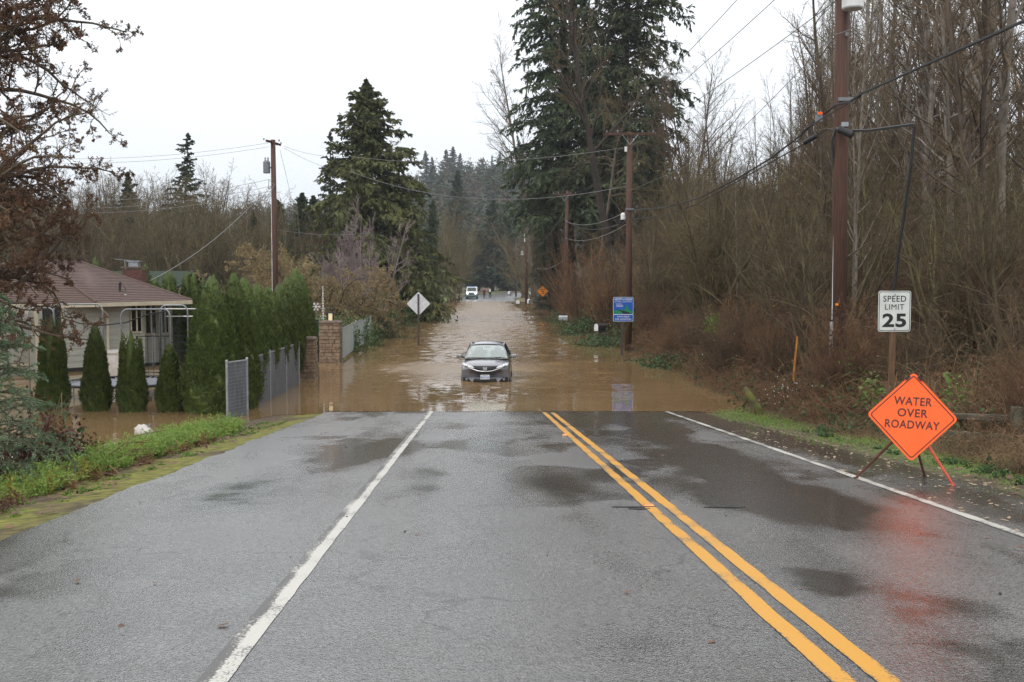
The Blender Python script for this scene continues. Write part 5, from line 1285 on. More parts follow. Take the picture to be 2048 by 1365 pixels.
    c = at(126, 547, 48.6); MB().box(L(c), (.3, .25, .04)).build("flashing", M['white'], t)
    c = at(246, 591, 44.5); MB().box(L(c + Vector((.05, 0, .02))), (.22, .2, .04)).build("flashing", M['white'], t)
    c = at(36, 532, 49.5); MB().box(L(c), (.32, .3, .2)).build("roof_vent", M['steel'], t)
    c = at(226, 626, 43.2); MB().box(L(c), (.12, .08, .2)).build("porch_lamp", M['dark'], t)
    ch = at(270, 560, 52.0); mb = MB()
    for i in range(7): mb.box(L((ch.x, ch.y, ch.z - .5 + i * .15)), (.95 - .012 * (i % 2), .7 - .012 * (i % 2), .145))
    k = mb.build("chimney", M['brick'], t); MB().box(L((ch.x, ch.y, ch.z + .58)), (1.05, .8, .08)).build("chimney_cap", M['cap'], k)
    MB().box(L((ch.x, ch.y, ch.z + .72)), (.45, .4, .2)).build("flue", M['steel'], k); MB().box(L((ch.x, ch.y, ch.z + .87)), (.6, .5, .05)).build("flue_hood", M['steel'], k)
    an = at(254, 545, 52.5); mb = MB(); mb.tube([L(an - Vector((0, 0, .8))), L(an + Vector((-.1, 0, .6)))], .02, 5)
    mb.tube([L(an + Vector((-.55, 0, .62))), L(an + Vector((.5, 0, .52)))], .014, 4)
    for q in (-.5, -.3, -.1, .12, .32): mb.tube([L(an + Vector((q - .05, -.25, .6 - q * .1))), L(an + Vector((q - .05, .3, .6 - q * .1)))], .01, 4)
    mb.build("aerial", M['steel'], t)
make_house()
# second house behind with green roof
t = thing("house", "neighbouring house behind the bungalow showing only its green metal roof", "house", (-22.5, 66, 0))
MB().slab([(-2.2, -2, 3.1), (3.0, -1.6, 3.1), (2.7, 2.5, 4.02), (-2.2, 2.2, 4.02)], .1).build("roof", M['roof_green'], t)
MB().slab([(-2.2, 6.4, 3.1), (3.0, 6.6, 3.1), (2.7, 2.5, 4.02), (-2.2, 2.2, 4.02)], .1).build("roof", M['roof_green'], t)
MB().box((.4, 2.2, 1.4), (4.6, 7, 3.3)).build("wall", M['trim'], t)

# four clipped arborvitae in the water
for i, (px, py, top, wd, tops, lab) in enumerate(((98, 820, 622, 64, 2, "tallest, leftmost of the four small clipped arborvitae in the water, forked at its tip"), (185, 823, 640, 60, 1, "second clipped arborvitae from the left, single-pointed, before the downpipe"), (257, 825, 655, 60, 2, "third clipped arborvitae from left, twin-tipped, before the white tub"), (334, 825, 682, 56, 1, "shortest of the four small clipped arborvitae, beside the big hedge"))):
    g = gz(px, py, 0.0); s = F / g.y
    make_thuja("arborvitae", lab, (g.x, g.y + .3, -.05), (py - top) / s, wd / 2 / s * 1.0, 13000, 20 + i, tops, "small arborvitae standing in the flooded yard", l=.07, wd=.03)
# tall hedge of arborvitae along the fence
hs = [(29.1, -8.0, 3.66, .86, 0), (29.9, -7.62, 3.76, .74, 0), (31.3, -7.52, 3.64, .78, 0), (32.9, -7.52, 3.46, .76, 0), (34.5, -7.54, 3.36, .78, 0), (36.1, -7.52, 3.44, .74, 0), (37.6, -7.57, 3.66, .78, 0), (39.3, -7.64, 3.98, .80, 0), (41.0, -7.77, 3.8, .76, 0)]
labs = ["broad bushy end plant of the tall arborvitae hedge, nearest the fence post"] + ["tall pointed arborvitae in the hedge row, %s from the near end" % w for w in ("second", "third", "fourth", "fifth", "sixth", "seventh", "eighth", "ninth and last")]
for i, (y, x, h, r, _) in enumerate(hs):
    make_thuja("hedge_shrub", labs[i], (x - (.16 if i > 1 else 0), y + .2, -.1), h + .1, r, 20000 if i < 2 else 13000, 40 + i, 1, "arborvitae hedge behind the slatted fence", l=.08, wd=.034, foot=.62 if i > 1 else 0)
# row of darker arborvitae behind the house
rng = np.random.default_rng(3); pr = None
for i, px in enumerate(range(312, 430, 13)):
    Y = 50; x = (px - 1024) / F * Y
    if pr is None: pr = make_thuja("arborvitae", "dark arborvitae in the row behind the right end of the bungalow", (x, Y, 0), 3.7, .5, 2600, 61, 1, "arborvitae row behind the bungalow", l=.16, wd=.07)
    else: copy_thing(pr, (x, Y + rng.normal(0, .3), -.1), rng.random() * 6, rng.uniform(1.0, 1.12))
for px, top, lab in ((193, 512, "small dark cypress tip rising over the bungalow roof"), (240, 540, "low dark cypress beside the chimney over the roof"), (292, 525, "dark pointed cypress just right of the chimney")):
    Y = 62; x = (px - 1024) / F * Y; z = ZY(top, Y); copy_thing(pr, (x, Y, 0), 1.0 + px, z / 3.7, lab, "cypress tips over the roof")
# chain link fence with grey slats
def slat_fence(label, pts, h, z0, slats, name="slatted_fence", m_sl=None, rail=True):
    t = thing(name, label, "fence", (pts[0][0], pts[0][1], 0)); o = Vector((pts[0][0], pts[0][1], 0))
    for i, (p, q) in enumerate(zip(pts[:-1], pts[1:])):
        p, q = Vector((*p, 0)), Vector((*q, 0)); d = (q - p).normalized(); Lg = (q - p).length; R = d.to_track_quat('X', 'Z').to_matrix()
        mb = MB(); n = int(Lg / slats)
        for k in range(n):
            c = p + d * (k + .5) * slats - o; mb.box((c.x, c.y, (h + z0) / 2), (slats * .80, .012, h - z0 - .04), R)
        mb.build("slat_panel", m_sl or M['slat'], t)
        if rail:
            MB().tube([p - o + Vector((0, 0, h)), q - o + Vector((0, 0, h))], .022, 7).build("top_rail", M['steel'], t)
        wm = MB(); nz_ = int((h - z0) / .09)
        for k in range(nz_): wm.tube([p - o + Vector((0, -.012, z0 + k * .09)), q - o + Vector((0, -.012, z0 + k * .09))], .0045, 4, False)
        wm.build("wire_weave", M['steel'], t)
    for i, p in enumerate(pts):
        MB().lathe([(.034, -.5), (.034, h + .03), (.042, h + .035), (.03, h + .075), (.005, h + .08)], 10, (p[0] - o.x, p[1] - o.y, 0)).build("post", M['steel'], t)
    return t
M['slat'] = mat("grey_fence_slats", (.155, .165, .18), (.09, .098, .11), 3, .5, .1, stretch=(4, 4, .6))
M['slat_green'] = mat("weathered_green_grey_slats", (.42, .47, .45), (.27, .30, .30), 3, .5, .1, stretch=(4, 4, .5))
f0 = gz(455, 838, 0)
slat_fence("grey slatted chain-link fence running along the hedge into the water", [(f0.x, f0.y), (f0.x + .28, f0.y + .95)] , 1.42, -.4, .062)['label'] = "short near return of the slatted chain-link fence with its thick end post"
slat_fence("long grey slatted chain-link fence under the tall hedge", [(-7.13, 29.9), (-7.12, 32.2), (-7.14, 34.6), (-7.2, 37.0)], 1.38, -.4, .062)
# stone pillars, gate post, gate
def pillar(label, px, py, w, h, Y=None):
    g = gz(px, py, 0); t = thing("stone_pillar", label, "pillar", (g.x, g.y + w / 2, -.4))
    MB().box((0, 0, (h + .4) / 2), (w - .09, w - .09, h + .4)).build("core", M['grout'], t)
    rng = random.Random(px); mb = MB(); z = 0.0
    while z < h + .4:
        hh = rng.uniform(.09, .17)
        for side in range(4):
            x = -w / 2
            while x < w / 2 - .03:
                l = min(rng.uniform(.18, .42), w / 2 - x); pr_ = rng.uniform(-.012, .02)
                R = Matrix.Rotation(side * math.pi / 2, 3, 'Z'); c = R @ Vector((x + l / 2, -w / 2 + .05 - pr_, z + hh / 2)); mb.box(c, (l - .014, .11, hh - .014), R); x += l
        z += hh
    mb.build("stones", M['stone'], t, bevel=.01)
    mb = MB(); mb.lathe([(w * .70, h + .4), (w * .76, h + .44), (w * .76, h + .49), (w * .60, h + .55), (.01, h + .56)], 4); o = mb.build("cap", M['cap'], t); o.rotation_euler = (0, 0, math.pi / 4)
    return t, g
pillar_t, pg = pillar("stacked-stone gate pillar topped by a lit lantern", 659, 726, .84, 1.62)
pillar("second stone pillar mostly hidden behind the end of the hedge", 612, 760, .6, 1.35)
t = thing("gate_lantern", "square black lantern with cream panel on the stone pillar cap", "lantern", (pg.x, pg.y + .42, 1.72))
MB().box((0, 0, .02), (.24, .24, .04)).build("base", M['iron'], t); MB().box((0, 0, .20), (.19, .19, .30)).build("panel", M['lantern'], t)
for sx in (-1, 1):
    for sy in (-1, 1): MB().box((sx * .105, sy * .105, .2), (.035, .035, .34)).build("frame", M['iron'], t)
MB().box((0, 0, .39), (.26, .26, .04)).build("roof", M['iron'], t, bevel=.01)
g = gz(629, 724, 0); o = MB().box((0, 0, .7), (.26, .16, 2.2)).build("gate_post", M['iron'], None, bevel=.01); o.location = (g.x, g.y + .3, 0); tag(o, "tall black gate post between hedge and stone pillar", "gate post")
slat_fence("pale green-grey corrugated metal fence beyond the lantern pillar", [(pg.x + .46, pg.y + .5), (at(712, 700, 54).x, 54.0), (at(742, 684, 61).x, 61.0)], 1.42, .12, .16, "metal_fence", M['slat_green'])
# trampoline
def trampoline():
    c = Vector(((250 - 1024) / F * 33.2, 33.2, 0)); R = 1.82
    t = thing("trampoline", "round trampoline with bent steel enclosure hoops, flooded almost to its mat", "trampoline", (c.x, c.y, -.5))
    zt = .92
    MB().lathe([(.02, zt - .002), (R - .25, zt - .03), (R - .25, zt - .04), (.02, zt - .012)], 40).build("jumping_mat", M['mat_blue'], t)
    mb = MB(); mb.tube([(R * math.cos(a), R * math.sin(a), zt) for a in np.linspace(0, 2 * math.pi, 49)], .045, 7); mb.build("rim", M['black'], t)
    mb = MB()
    for i in range(60):
        a = i / 60 * 2 * math.pi; mb.tube([((R - .26) * math.cos(a), (R - .26) * math.sin(a), zt - .03), ((R - .04) * math.cos(a), (R - .04) * math.sin(a), zt)], .014, 4)
    mb.build("springs", M['steel'], t)
    hoops = [(107, 205, 609, 32.0), (242, 340, 619, 31.5), (320, 375, 611, 34.2), (56, 108, 616, 33.4)]
    for x0, x1, yt, Y in hoops:
        p, q = at(x0, yt, Y), at(x1, yt + 1, Y + .15); z = ZY(yt, Y) + .5; p -= c; q -= c
        d = Vector((q.x - p.x, q.y - p.y, 0)); l = d.length; d.normalize(); pts = [Vector((p.x, p.y, 0)), Vector((p.x, p.y, z - .22))]
        for a in np.linspace(0, 90, 6)[1:]: pts.append(Vector((p.x, p.y, z - .22)) + d * (.18 * (1 - math.cos(math.radians(a)))) + Vector((0, 0, .22 * math.sin(math.radians(a)))))
        e_ = Vector((q.x, q.y, 0))
        for a in np.linspace(90, 0, 6): pts.append(e_ + Vector((0, 0, z - .22)) - d * (.18 * (1 - math.cos(math.radians(a)))) + Vector((0, 0, .22 * math.sin(math.radians(a)))))
        pts.append(e_)
        MB().tube(pts, .024, 7).build("enclosure_hoop", M['steel'], t, smooth=True)
    for i in range(8):
        a = i / 8 * 2 * math.pi + .2; MB().tube([(R * math.cos(a), R * math.sin(a), 0), (R * math.cos(a), R * math.sin(a), zt)], .025, 6).build("leg", M['steel'], t)
    # sagging net rope and a hanging stretch of dark net
    def rel(px, py, Y): return at(px, py, Y) - c + Vector((0, 0, .5))
    MB().tube([rel(118, 635, 32), rel(160, 647, 31.9), rel(205, 651, 31.8), rel(250, 646, 31.7), rel(300, 628, 31.8), rel(338, 622, 32)], .02, 5).build("net_rope", M['black'], t)
    V = []; 
    for k in range(13):
        px = 290 + k * 7; top = 632 - 8 * math.sin(k / 12 * 3.14) + (k > 8) * 3; V.append([rel(px, top + (732 - top) * q, 34.0 + .12 * math.sin(k * 1.7)) for q in np.linspace(0, 1, 5)])
    surf([[tuple(p) for p in r] for r in V]).build("net", M['net'], t)
    for px, py in ((315, 776), (216, 780)): MB().box(rel(px, py, 31.5), (.10, .05, .12)).build("ladder_hook", M['teal'], t)
trampoline()
g = gz(243, 722, 0.0); t = thing("water_tub", "white plastic tub standing in the yard behind the arborvitae", "tub", (at(243, 700, 40).x, 40, -.3))
MB().lathe([(.55, .1), (.62, .5), (.66, 1.15), (.70, 1.16), (.70, 1.22), (.62, 1.22), (.58, .6)], 20).build("body", M['bag'], t, smooth=False)
MB().box((0, 0, .08), (1.2, 1.2, .2)).build("base", M['dark'], t)
# wrought iron gate by the hedge
t = thing("iron_gate", "black wrought-iron garden gate between yard and tall hedge", "gate", (at(365, 700, 33.5).x, 33.5, -.4))
for z in (.5, 1.75, 2.0): MB().box((.0, 0, z), (.75, .03, .035)).build("rail", M['iron'], t)
for k in range(8): MB().tube([(-.36 + k * .103, 0, .1), (-.36 + k * .103, 0, 2.0 + .06 * (k % 2))], .012, 5).build("bar", M['iron'], t)
for s in (-1, 1): MB().tube([(s * .12 + .1 * math.cos(a), 0, 1.25 + .17 * math.sin(a)) for a in np.linspace(0, 6, 14)], .012, 5).build("scroll", M['iron'], t)
MB().box((.42, 0, .9), (.07, .07, 2.3)).build("post", M['iron'], t)
for px in (300, 352):
    pass
t = thing("iron_railing", "low black iron railing along the flooded yard behind the trampoline", "railing", (at(300, 665, 38).x, 38, 0))
for z in (1.55, .3): MB().box((.8, 0, z), (2.6, .03, .03)).build("rail", M['iron'], t)
for k in range(14): MB().tube([(-.48 + k * .197, 0, -.2), (-.48 + k * .197, 0, 1.55)], .01, 5).build("bar", M['iron'], t)
t = thing("clothes_line", "two pale horizontal lines on posts between the house and hedge", "clothes line", (at(395, 620, 44).x, 44, 0))
for py in (618, 633): MB().tube([(-1.3, 0, ZY(py, 44)), (1.3, 0, ZY(py, 44))], .022, 5).build("line", M['white'], t)
for s in (-1.3, 1.3): MB().tube([(s, 0, -.4), (s, 0, ZY(615, 44))], .035, 6).build("post", M['dull'], t)
# floating rubbish
def blob_mesh(name, c, r, m, seed, label, cat):
    bm = bmesh.new(); bmesh.ops.create_icosphere(bm, subdivisions=3, radius=1); rg = random.Random(seed)
    for v in bm.verts:
        p = v.co; k = 1 + .10 * math.sin(p.x * 5 + seed) * math.cos(p.y * 4) + .08 * math.sin(p.z * 9 + p.x * 6) + .05 * math.sin(p.x * 17 + p.y * 13); v.co = Vector((p.x * r[0], p.y * r[1], p.z * r[2])) * k
    me = bpy.data.meshes.new(name); bm.to_mesh(me); bm.free(); o = link(name, me, m, None); o.location = c; o.rotation_euler = (.2, .35, .5); me.polygons.foreach_set("use_smooth", [True] * len(me.polygons)); return tag(o, label, cat)
g = gz(287, 875, .0); o = blob_mesh("plastic_bag", (g.x, g.y, .12), (.21, .18, .16), M['bag'], 3, "crumpled white plastic bag floating beside the green weeds", "bag")
MB().tube([(.05, 0, .14), (.07, .01, .2), (.1, .03, .22)], [.03, .02, .008], 6).build("knot", M['dull'], o)
g = gz(255, 893, .0); o = MB().box((0, 0, .0), (.95, .07, .05)).build("floating_plank", M['dull'], None, bevel=.008); o.location = (g.x, g.y, .02); o.rotation_euler = (0, 0, .03); tag(o, "thin grey plank floating below the white bag", "plank")
g = gz(331, 886, .0); o = blob_mesh("floating_bottle", (g.x, g.y, .04), (.07, .05, .05), M['white'], 9, "small white scrap floating right of the plastic bag", "litter")
# winter ornaments behind the pillar
def ornament_snow():
    Y = 52; c = at(632, 614, Y); t = thing("snowflake_ornament", "white snowflake ornament on a stake behind the gate post", "ornament", (c.x, Y, c.z))
    mb = MB()
    for k in range(6):
        a = k * math.pi / 3; d = Vector((math.cos(a), 0, math.sin(a))); mb.tube([Vector((0, 0, 0)), d * .21], .014, 5)
        for q in (.11, .16):
            for s in (-1, 1): a2 = a + s * .9; mb.tube([d * q, d * q + Vector((math.cos(a2), 0, math.sin(a2))) * .065], .010, 4)
    mb.build("flake", M['white'], t); MB().tube([(0, 0, -.2), (0, 0, -c.z - .3)], .015, 5).build("stake", M['dull'], t)
ornament_snow()
Y = 52; c = at(646, 600, Y); t = thing("light_tree", "thin spiky white light ornament beside the snowflake", "ornament", (c.x, Y, 0)); mb = MB()
for k in range(14):
    z = 1.4 + k * .12; r = .17 * (1 - k / 15); a = k * 2.1; mb.tube([(0, 0, z + .05), (r * math.cos(a), r * math.sin(a), z)], .012, 4); mb.tube([(0, 0, z + .05), (-r * math.cos(a), -r * math.sin(a), z)], .012, 4)
mb.tube([(0, 0, 0), (0, 0, 3.2)], .016, 5); mb.build("frame", M['white'], t)

# ================================================================== VEGETATION
def XY(px, Y): return ((px - 1024) / F * Y, Y)
def place(px, Y, dz=-.15): x, y = XY(px, Y); return (x, y, Hs(x, y) + dz)
def put(t, px, Y, dz=-.15): t.location = place(px, Y, dz); return t
def hgt(px, Y, top): x, y = XY(px, Y); return ZY(top, Y) - Hs(x, y) + .15

# ---------------- conifers
WOODC = M['bark_dark']
bigc = put(make_conifer("cedar_tree", "tall drooping cedar standing at the left edge of the flooded road", "tree", (M['bark'], M['cedar']), seed=1, h=hgt(752, 92, 158), r=6.9, nb=340, ntw=18, nlf=22, base=.03, leafl=.36, leafw=.11, droop=1.0, power=.78, elev=.2, hang=.9, gap=.3), 748, 92); bigc.scale = (1.25, 1.25, 1)
fA = make_conifer("fir_tree", "huge dark fir left of the T-shaped pole, tips above the frame", "tree", (WOODC, M['fir']), seed=2, h=hgt(1135, 104, -330), r=6.3, nb=330, ntw=16, nlf=22, base=.21, leafl=.42, leafw=.13, droop=.75, power=.6, elev=.1, hang=.55, gap=.1)
put(fA, 1140, 104)
fB = make_conifer("fir_tree", "huge dark fir directly behind the top of the T-shaped pole", "tree", (WOODC, M['fir']), seed=3, h=hgt(1230, 98, -400), r=6.6, nb=330, ntw=16, nlf=22, base=.22, leafl=.42, leafw=.13, droop=.7, power=.6, elev=.1, hang=.55, gap=.12)
put(fB, 1238, 98)
copy_thing(fA, place(1100, 122), 2.1, .36, "shorter dark fir at the left foot of the two huge firs")
copy_thing(fB, place(1190, 112), 1.3, .50, "dark fir filling the gap between the two huge firs")
copy_thing(fA, place(1300, 108), 4.0, .43, "dark fir to the right of the two huge firs, behind bare saplings")
f1 = make_conifer("fir_tree", "slender fir with open crown just left of the tall cedar", "tree", (WOODC, M['fir']), seed=4, h=hgt(660, 118, 266), r=2.9, nb=120, ntw=12, nlf=18, base=.2, leafl=.34, leafw=.11, droop=.7, power=.7, elev=.1, hang=.5, gap=.25)
put(f1, 662, 118)
k = hgt(369, 130, 266) / hgt(660, 118, 266); copy_thing(f1, place(369, 130), 1.7, k * 1.3, "lone dark fir rising over the bare woods, right of the lichen tree", sz=k)
f2 = make_conifer("fir_tree", "pale hazy conifer at left behind the lichen tree", "tree", (WOODC, M['fir_blue']), seed=5, h=14, r=2.6, nb=110, ntw=10, nlf=9, base=.08, leafl=.5, leafw=.2, droop=.4, power=.8, elev=.2, hang=.3, gap=.15)
put(f2, 266, 128); k = hgt(266, 128, 345) / 14; f2.scale = (k * 1.3, k * 1.3, k)
for px, top, Y, w, lab in ((912, 342, 262, 1.25, "dark fir standing alone in front of the wooded hill at centre"), (985, 400, 252, 1.75, "broad dark conifer at the centre where the road ends"), (1015, 425, 258, 1.5, "dark conifer right of the broad central conifer, behind the thin poles"), (958, 462, 250, 1.5, "low dark conifer left of the broad central conifer"), (1112, 440, 112, .95, "green young cedar left of the pole among the firs"), (1140, 470, 100, 1.05, "low dark green conifer right of the pole among the firs"), (1090, 520, 125, 1.25, "small dark conifer behind the amber diamond sign"), (940, 556, 195, 1.6, "small dark bushy conifer just behind the far van"), (896, 560, 190, 1.6, "small dark evergreen left of the far van")):
    k = hgt(px, Y, top) / 14; copy_thing(f2, place(px, Y), px * .1, k * w, lab, sz=k)
c2 = make_conifer("cedar_tree", "dark columnar cedar left of the tall drooping cedar, nearer the pole", "tree", (WOODC, M['fir']), seed=6, h=12, r=1.9, nb=140, ntw=12, nlf=18, base=.02, leafl=.3, leafw=.1, droop=.6, power=.5, elev=.5, hang=.5)
put(c2, 600, 108); k = hgt(600, 108, 384) / 12; c2.scale = (k * 1.5, k * 1.5, k)
copy_thing(c2, place(640, 112), 1, 1.5 * hgt(640, 112, 390) / 12, "dark columnar cedar left of the tall drooping cedar, touching it", sz=hgt(640, 112, 390) / 12)
copy_thing(c2, place(574, 116), 2, 1.4 * hgt(574, 116, 400) / 12, "narrower dark columnar cedar just right of the left power pole", sz=hgt(574, 116, 400) / 12)
copy_thing(c2, place(515, 100), 3, hgt(515, 100, 425) / 12, "rounded dark evergreen just left of the left power pole")
copy_thing(c2, place(700, 105), 4, hgt(700, 105, 520) / 12, "low dark evergreen under the tall cedar's left skirt")
k = hgt(812, 104, 470) / 12; copy_thing(c2, place(812, 104), 4.5, k * 2.1, "broad green evergreen under the tall cedar's right skirt at the shoreline", sz=k)
copy_thing(c2, place(858, 140), 5.5, 1.6 * hgt(858, 140, 480) / 12, "dark evergreen at the bend right of the tall cedar")
# round green bush at bend
b = place(1024, 262); make_bush("round_bush", "rounded blue-green bush at the road bend by the thin poles", b, 3.4, 3, hgt(1024, 262, 520), 3500, .5, .25, 5, M['fir_blue'], cat='bush')

# ridge trees and hill forest
rng = np.random.default_rng(12)
for i, (px, top, w) in enumerate(((854, 300, 1.0), (866, 312, .8), (893, 298, 1.1), (905, 292, 1.2), (920, 305, 1.0), (1000, 300, .7), (985, 308, .6), (1040, 280, 1.2), (1060, 290, 1.1), (965, 318, .8), (940, 325, .7))):
    Y = 560 + (i % 3) * 12; x = (px - 1024) / F * Y; z = float(hill_z(np.array([x]), np.array([Y]))[0]); zt = ZY(top, Y); k = max(10, zt - z) / 14
    copy_thing(f2, (x, Y, z - 1), i * .9, k * w * 1.5, "dark conifer breaking the skyline of the far wooded hill", "conifers on the hill's skyline", sz=k)
def low_conifer(rng, n=46):
    z = rng.random(n) ** .8; th = rng.random(n) * 6.283; r = (1 - z) * .21 + .015
    P = np.stack([r * .35 * np.cos(th), r * .35 * np.sin(th), z * .95 + .04], 1); D = np.stack([np.cos(th), np.sin(th), np.full(n, -.25)], 1)
    return leaves(P, D, r * 1.3 + .03, r * .9 + .02, rng, np.tile([0, 0, 1.], (n, 1)))
def low_round(rng, n=60):
    d = unit(rng.normal(0, 1, (n, 3))); P = d * np.array([.22, .22, .3]) * rng.uniform(.5, 1, (n, 1)) + np.array([0, 0, .62]); return leaves(P, d + rng.normal(0, .5, (n, 3)) + [0, 0, .6], .16, .05, rng)
def hill_mass(name, m, gen, n, seed, hh, pick):
    rng = np.random.default_rng(seed); vs, qs, bnum = [], [], 0
    vari = [gen(rng) for _ in range(5)]
    while n > 0:
        Y = rng.uniform(350, 640); px = rng.uniform(-250, 2300); x = (px - 1024) / F * Y
        z = float(hill_z(np.array([x]), np.array([Y]))[0])
        if z < -2 or fbm(x, Y, 45, 5) * .8 + rng.random() * .3 < pick: continue
        V, Q = vari[n % 5]; h = rng.uniform(*hh); a = rng.random() * 6.28; c, s = math.cos(a), math.sin(a)
        W = np.stack([(V[:, 0] * c - V[:, 1] * s) * h + x, (V[:, 0] * s + V[:, 1] * c) * h + Y, V[:, 2] * h + z - .5], 1)
        vs.append(W); qs.append(Q + bnum); bnum += len(W); n -= 1
    return tag(link(name, np_mesh(name, np.concatenate(vs), np.concatenate(qs)), m), kind='stuff')
hill_mass("hill_forest", M['fir_blue'], low_conifer, 3600, 3, (9, 17), .36)
hill_mass("hill_woods", M['twig_moss'], low_round, 500, 4, (9, 15), .35)

# ---------------- bare trees: prototypes built once, then copied
alder = [make_bare("bare_tree", "", "tree", (M['bark_grey'] if i == 2 else M['bark'], M['twig_moss'] if i == 1 else M['twig']), seed=100 + i, h=16, r0=.17, n1=24, n2=8, n3=7, ang=52, lf=.24, up1=.25, t0=.30, wob=.06, rmin=.0065) for i in range(3)]
multi = [make_bare("bare_tree", "", "tree", (M['bark_moss'], M['twig_moss'] if i < 2 else M['twig']), seed=120 + i, h=7.5, r0=.075, n1=12, n2=7, n3=5, stems=10, spread=.27, ang=44, lf=.36, up1=.14, t0=.15, wob=.11, rmin=.0062, droop=.08) for i in range(3)]
whip = [make_bare("bare_shrub", "", "shrub", (M['twig_red'] if i else M['twig'], M['twig_red'] if i else M['twig']), seed=140 + i, h=4.0, r0=.022, n1=8, n2=5, n3=3, stems=46, spread=.30, ang=32, lf=.36, up1=.2, t0=.2, wob=.10, rmin=.0045, sides=(4, 3, 3, 3)) for i in range(2)]
tall = [make_bare("bare_tree", "", "tree", (M['bark'], M['twig']), seed=160 + i, h=24, r0=.26, n1=26, n2=9, n3=8, ang=46, lf=.34, up1=.35, t0=.35, wob=.05, rmin=.011) for i in range(2)]
used = set()
def use(proto, loc, rz, sc, label, group, sz=None, cat=None):
    """the prototype itself the first time, a copy afterwards"""
    if proto.name not in used:
        used.add(proto.name); proto.location = loc; proto.rotation_euler = (0, 0, rz); proto.scale = (sc, sc, sz or sc)
        proto['label'] = label
        if group: proto['group'] = group
        return proto
    return copy_thing(proto, loc, rz, sc, label, group, sz)
rng = np.random.default_rng(77)
SKY_PX = [1290, 1340, 1370, 1420, 1455, 1500, 1530, 1560, 1600, 1650, 1750, 2300]
SKY_PY = [300, 250, 235, 210, 262, 250, 190, 110, 40, -60, -200, -420]
# tall trees on the right
n_ok = 0
while n_ok < 54:
    Y = rng.uniform(30, 88); px = rng.uniform(1350, 2130); x, y = XY(px, Y); u = x - float(axis(Y))
    if u < 13.5: continue
    top = np.interp(px, SKY_PX, SKY_PY) + abs(rng.normal(0, 70)); h = hgt(px, Y, top)
    if h < 6: continue
    h = min(h, 21); p = alder[rng.integers(0, 3)]
    zone = "left of the near pole" if px < 1640 else ("between near pole and speed limit sign" if px < 1800 else "at the right edge of the frame")
    use(p, place(px, Y), rng.random() * 6.28, h / 16, "tall bare alder in the thicket %s" % zone, "bare alders in the thicket " + zone, sz=h / 16); n_ok += 1
n_ok = 0
while n_ok < 80:
    Y = rng.uniform(30, 100); px = rng.uniform(1290, 1760); u = XY(px, Y)[0] - float(axis(Y))
    if u < 10 or (Y < 42 and px < 1480): continue
    h = hgt(px, Y, np.interp(px, SKY_PX, SKY_PY) + 20 + abs(rng.normal(0, 90)))
    if h < 5: continue
    use(alder[n_ok % 3], place(px, Y), rng.random() * 6.28, h / 16 * .62, "slim upright bare sapling in the thicket %s" % ("between T pole and near pole" if px < 1670 else "right of the near pole"), "slim saplings " + ("between the poles" if px < 1670 else "right of near pole"), sz=h / 16); n_ok += 1
# big trunks at upper right
for px, Y, s, lab in ((1978, 38, 1.15, "thickest tall bare trunk near the upper right corner"), (1905, 42, 1.05, "pale tall trunk rising left of the thickest one at upper right"), (1840, 46, 1.1, "slanting pale trunk at upper right nearest the transformer"), (2022, 34, 1.0, "tall trunk at the extreme right edge of the frame")):
    use(alder[2], place(px, Y), px * .3, s * 1.2, lab, None, sz=s * 1.35)
# arching mossy maples
n_ok = 0
while n_ok < 84:
    Y = 17 + 75 * rng.random() ** 1.3; px = rng.uniform(1300, 2150); x, y = XY(px, Y); u = x - float(axis(Y))
    if u < 9.2 or u > 26 or Y < 25.5: continue
    top = max(np.interp(px, SKY_PX, SKY_PY) + 60, rng.uniform(240, 470)); h = min(hgt(px, Y, top), 10.5)
    if h < 2.5: continue
    p = multi[rng.integers(0, 3)]; zone = "left of the near pole" if px < 1640 else ("right of the near pole" if px < 1900 else "at the right edge of the frame")
    use(p, place(px, Y), rng.random() * 6.28, h / 7.2, "arching many-stemmed mossy maple in the thicket %s" % zone, "arching maples " + zone); n_ok += 1
# long arching pale stems leaning out over the bank
arch = [make_bare("vine_maple", "", "shrub", (M['bark_moss'], M['twig_moss']), seed=180 + i, h=8.5, r0=.06, n1=7, n2=5, n3=3, stems=6, spread=.38, ang=42, lf=.36, up1=.05, t0=.2, wob=.10, rmin=.006, droop=.2) for i in range(2)]
n_ok = 0
while n_ok < 9:
    Y = 19 + 45 * rng.random(); px = rng.uniform(1330, 2120); u = XY(px, Y)[0] - float(axis(Y))
    if u < 11.5 or u > 19 or (Y < 26 and px < 1930): continue
    zone = "left of the near pole" if px < 1660 else "right of the near pole"
    use(arch[n_ok % 2], place(px, Y), rng.random() * 6.28, rng.uniform(.7, 1.15), "vine maple of long pale arching stems leaning over the bank %s" % zone, "vine maples " + zone); n_ok += 1
# red-brown whips along the bank
n_ok = 0
while n_ok < 105:
    Y = 17 + 95 * rng.random() ** 1.4; u = 8.0 + 12 * rng.random() ** 1.5; x = u + float(axis(Y)); px = PX(x, Y)
    if px > 2120 or (Y < 25 and u < 8.8): continue
    if Y < 24 and 1640 < px < 1900: continue
    h = rng.uniform(1.3, 2.6) + .18 * (u - 8); p = whip[rng.integers(0, 2)]
    zone = "behind the blue adopt sign" if px < 1330 else ("left of the near pole" if px < 1660 else "right of the near pole")
    use(p, (x, Y, Hs(x, Y) - .1), rng.random() * 6.28, h / 3.6, "leafless red-brown shrub of upright whips on the bank %s" % zone, "red-brown whip shrubs " + zone); n_ok += 1
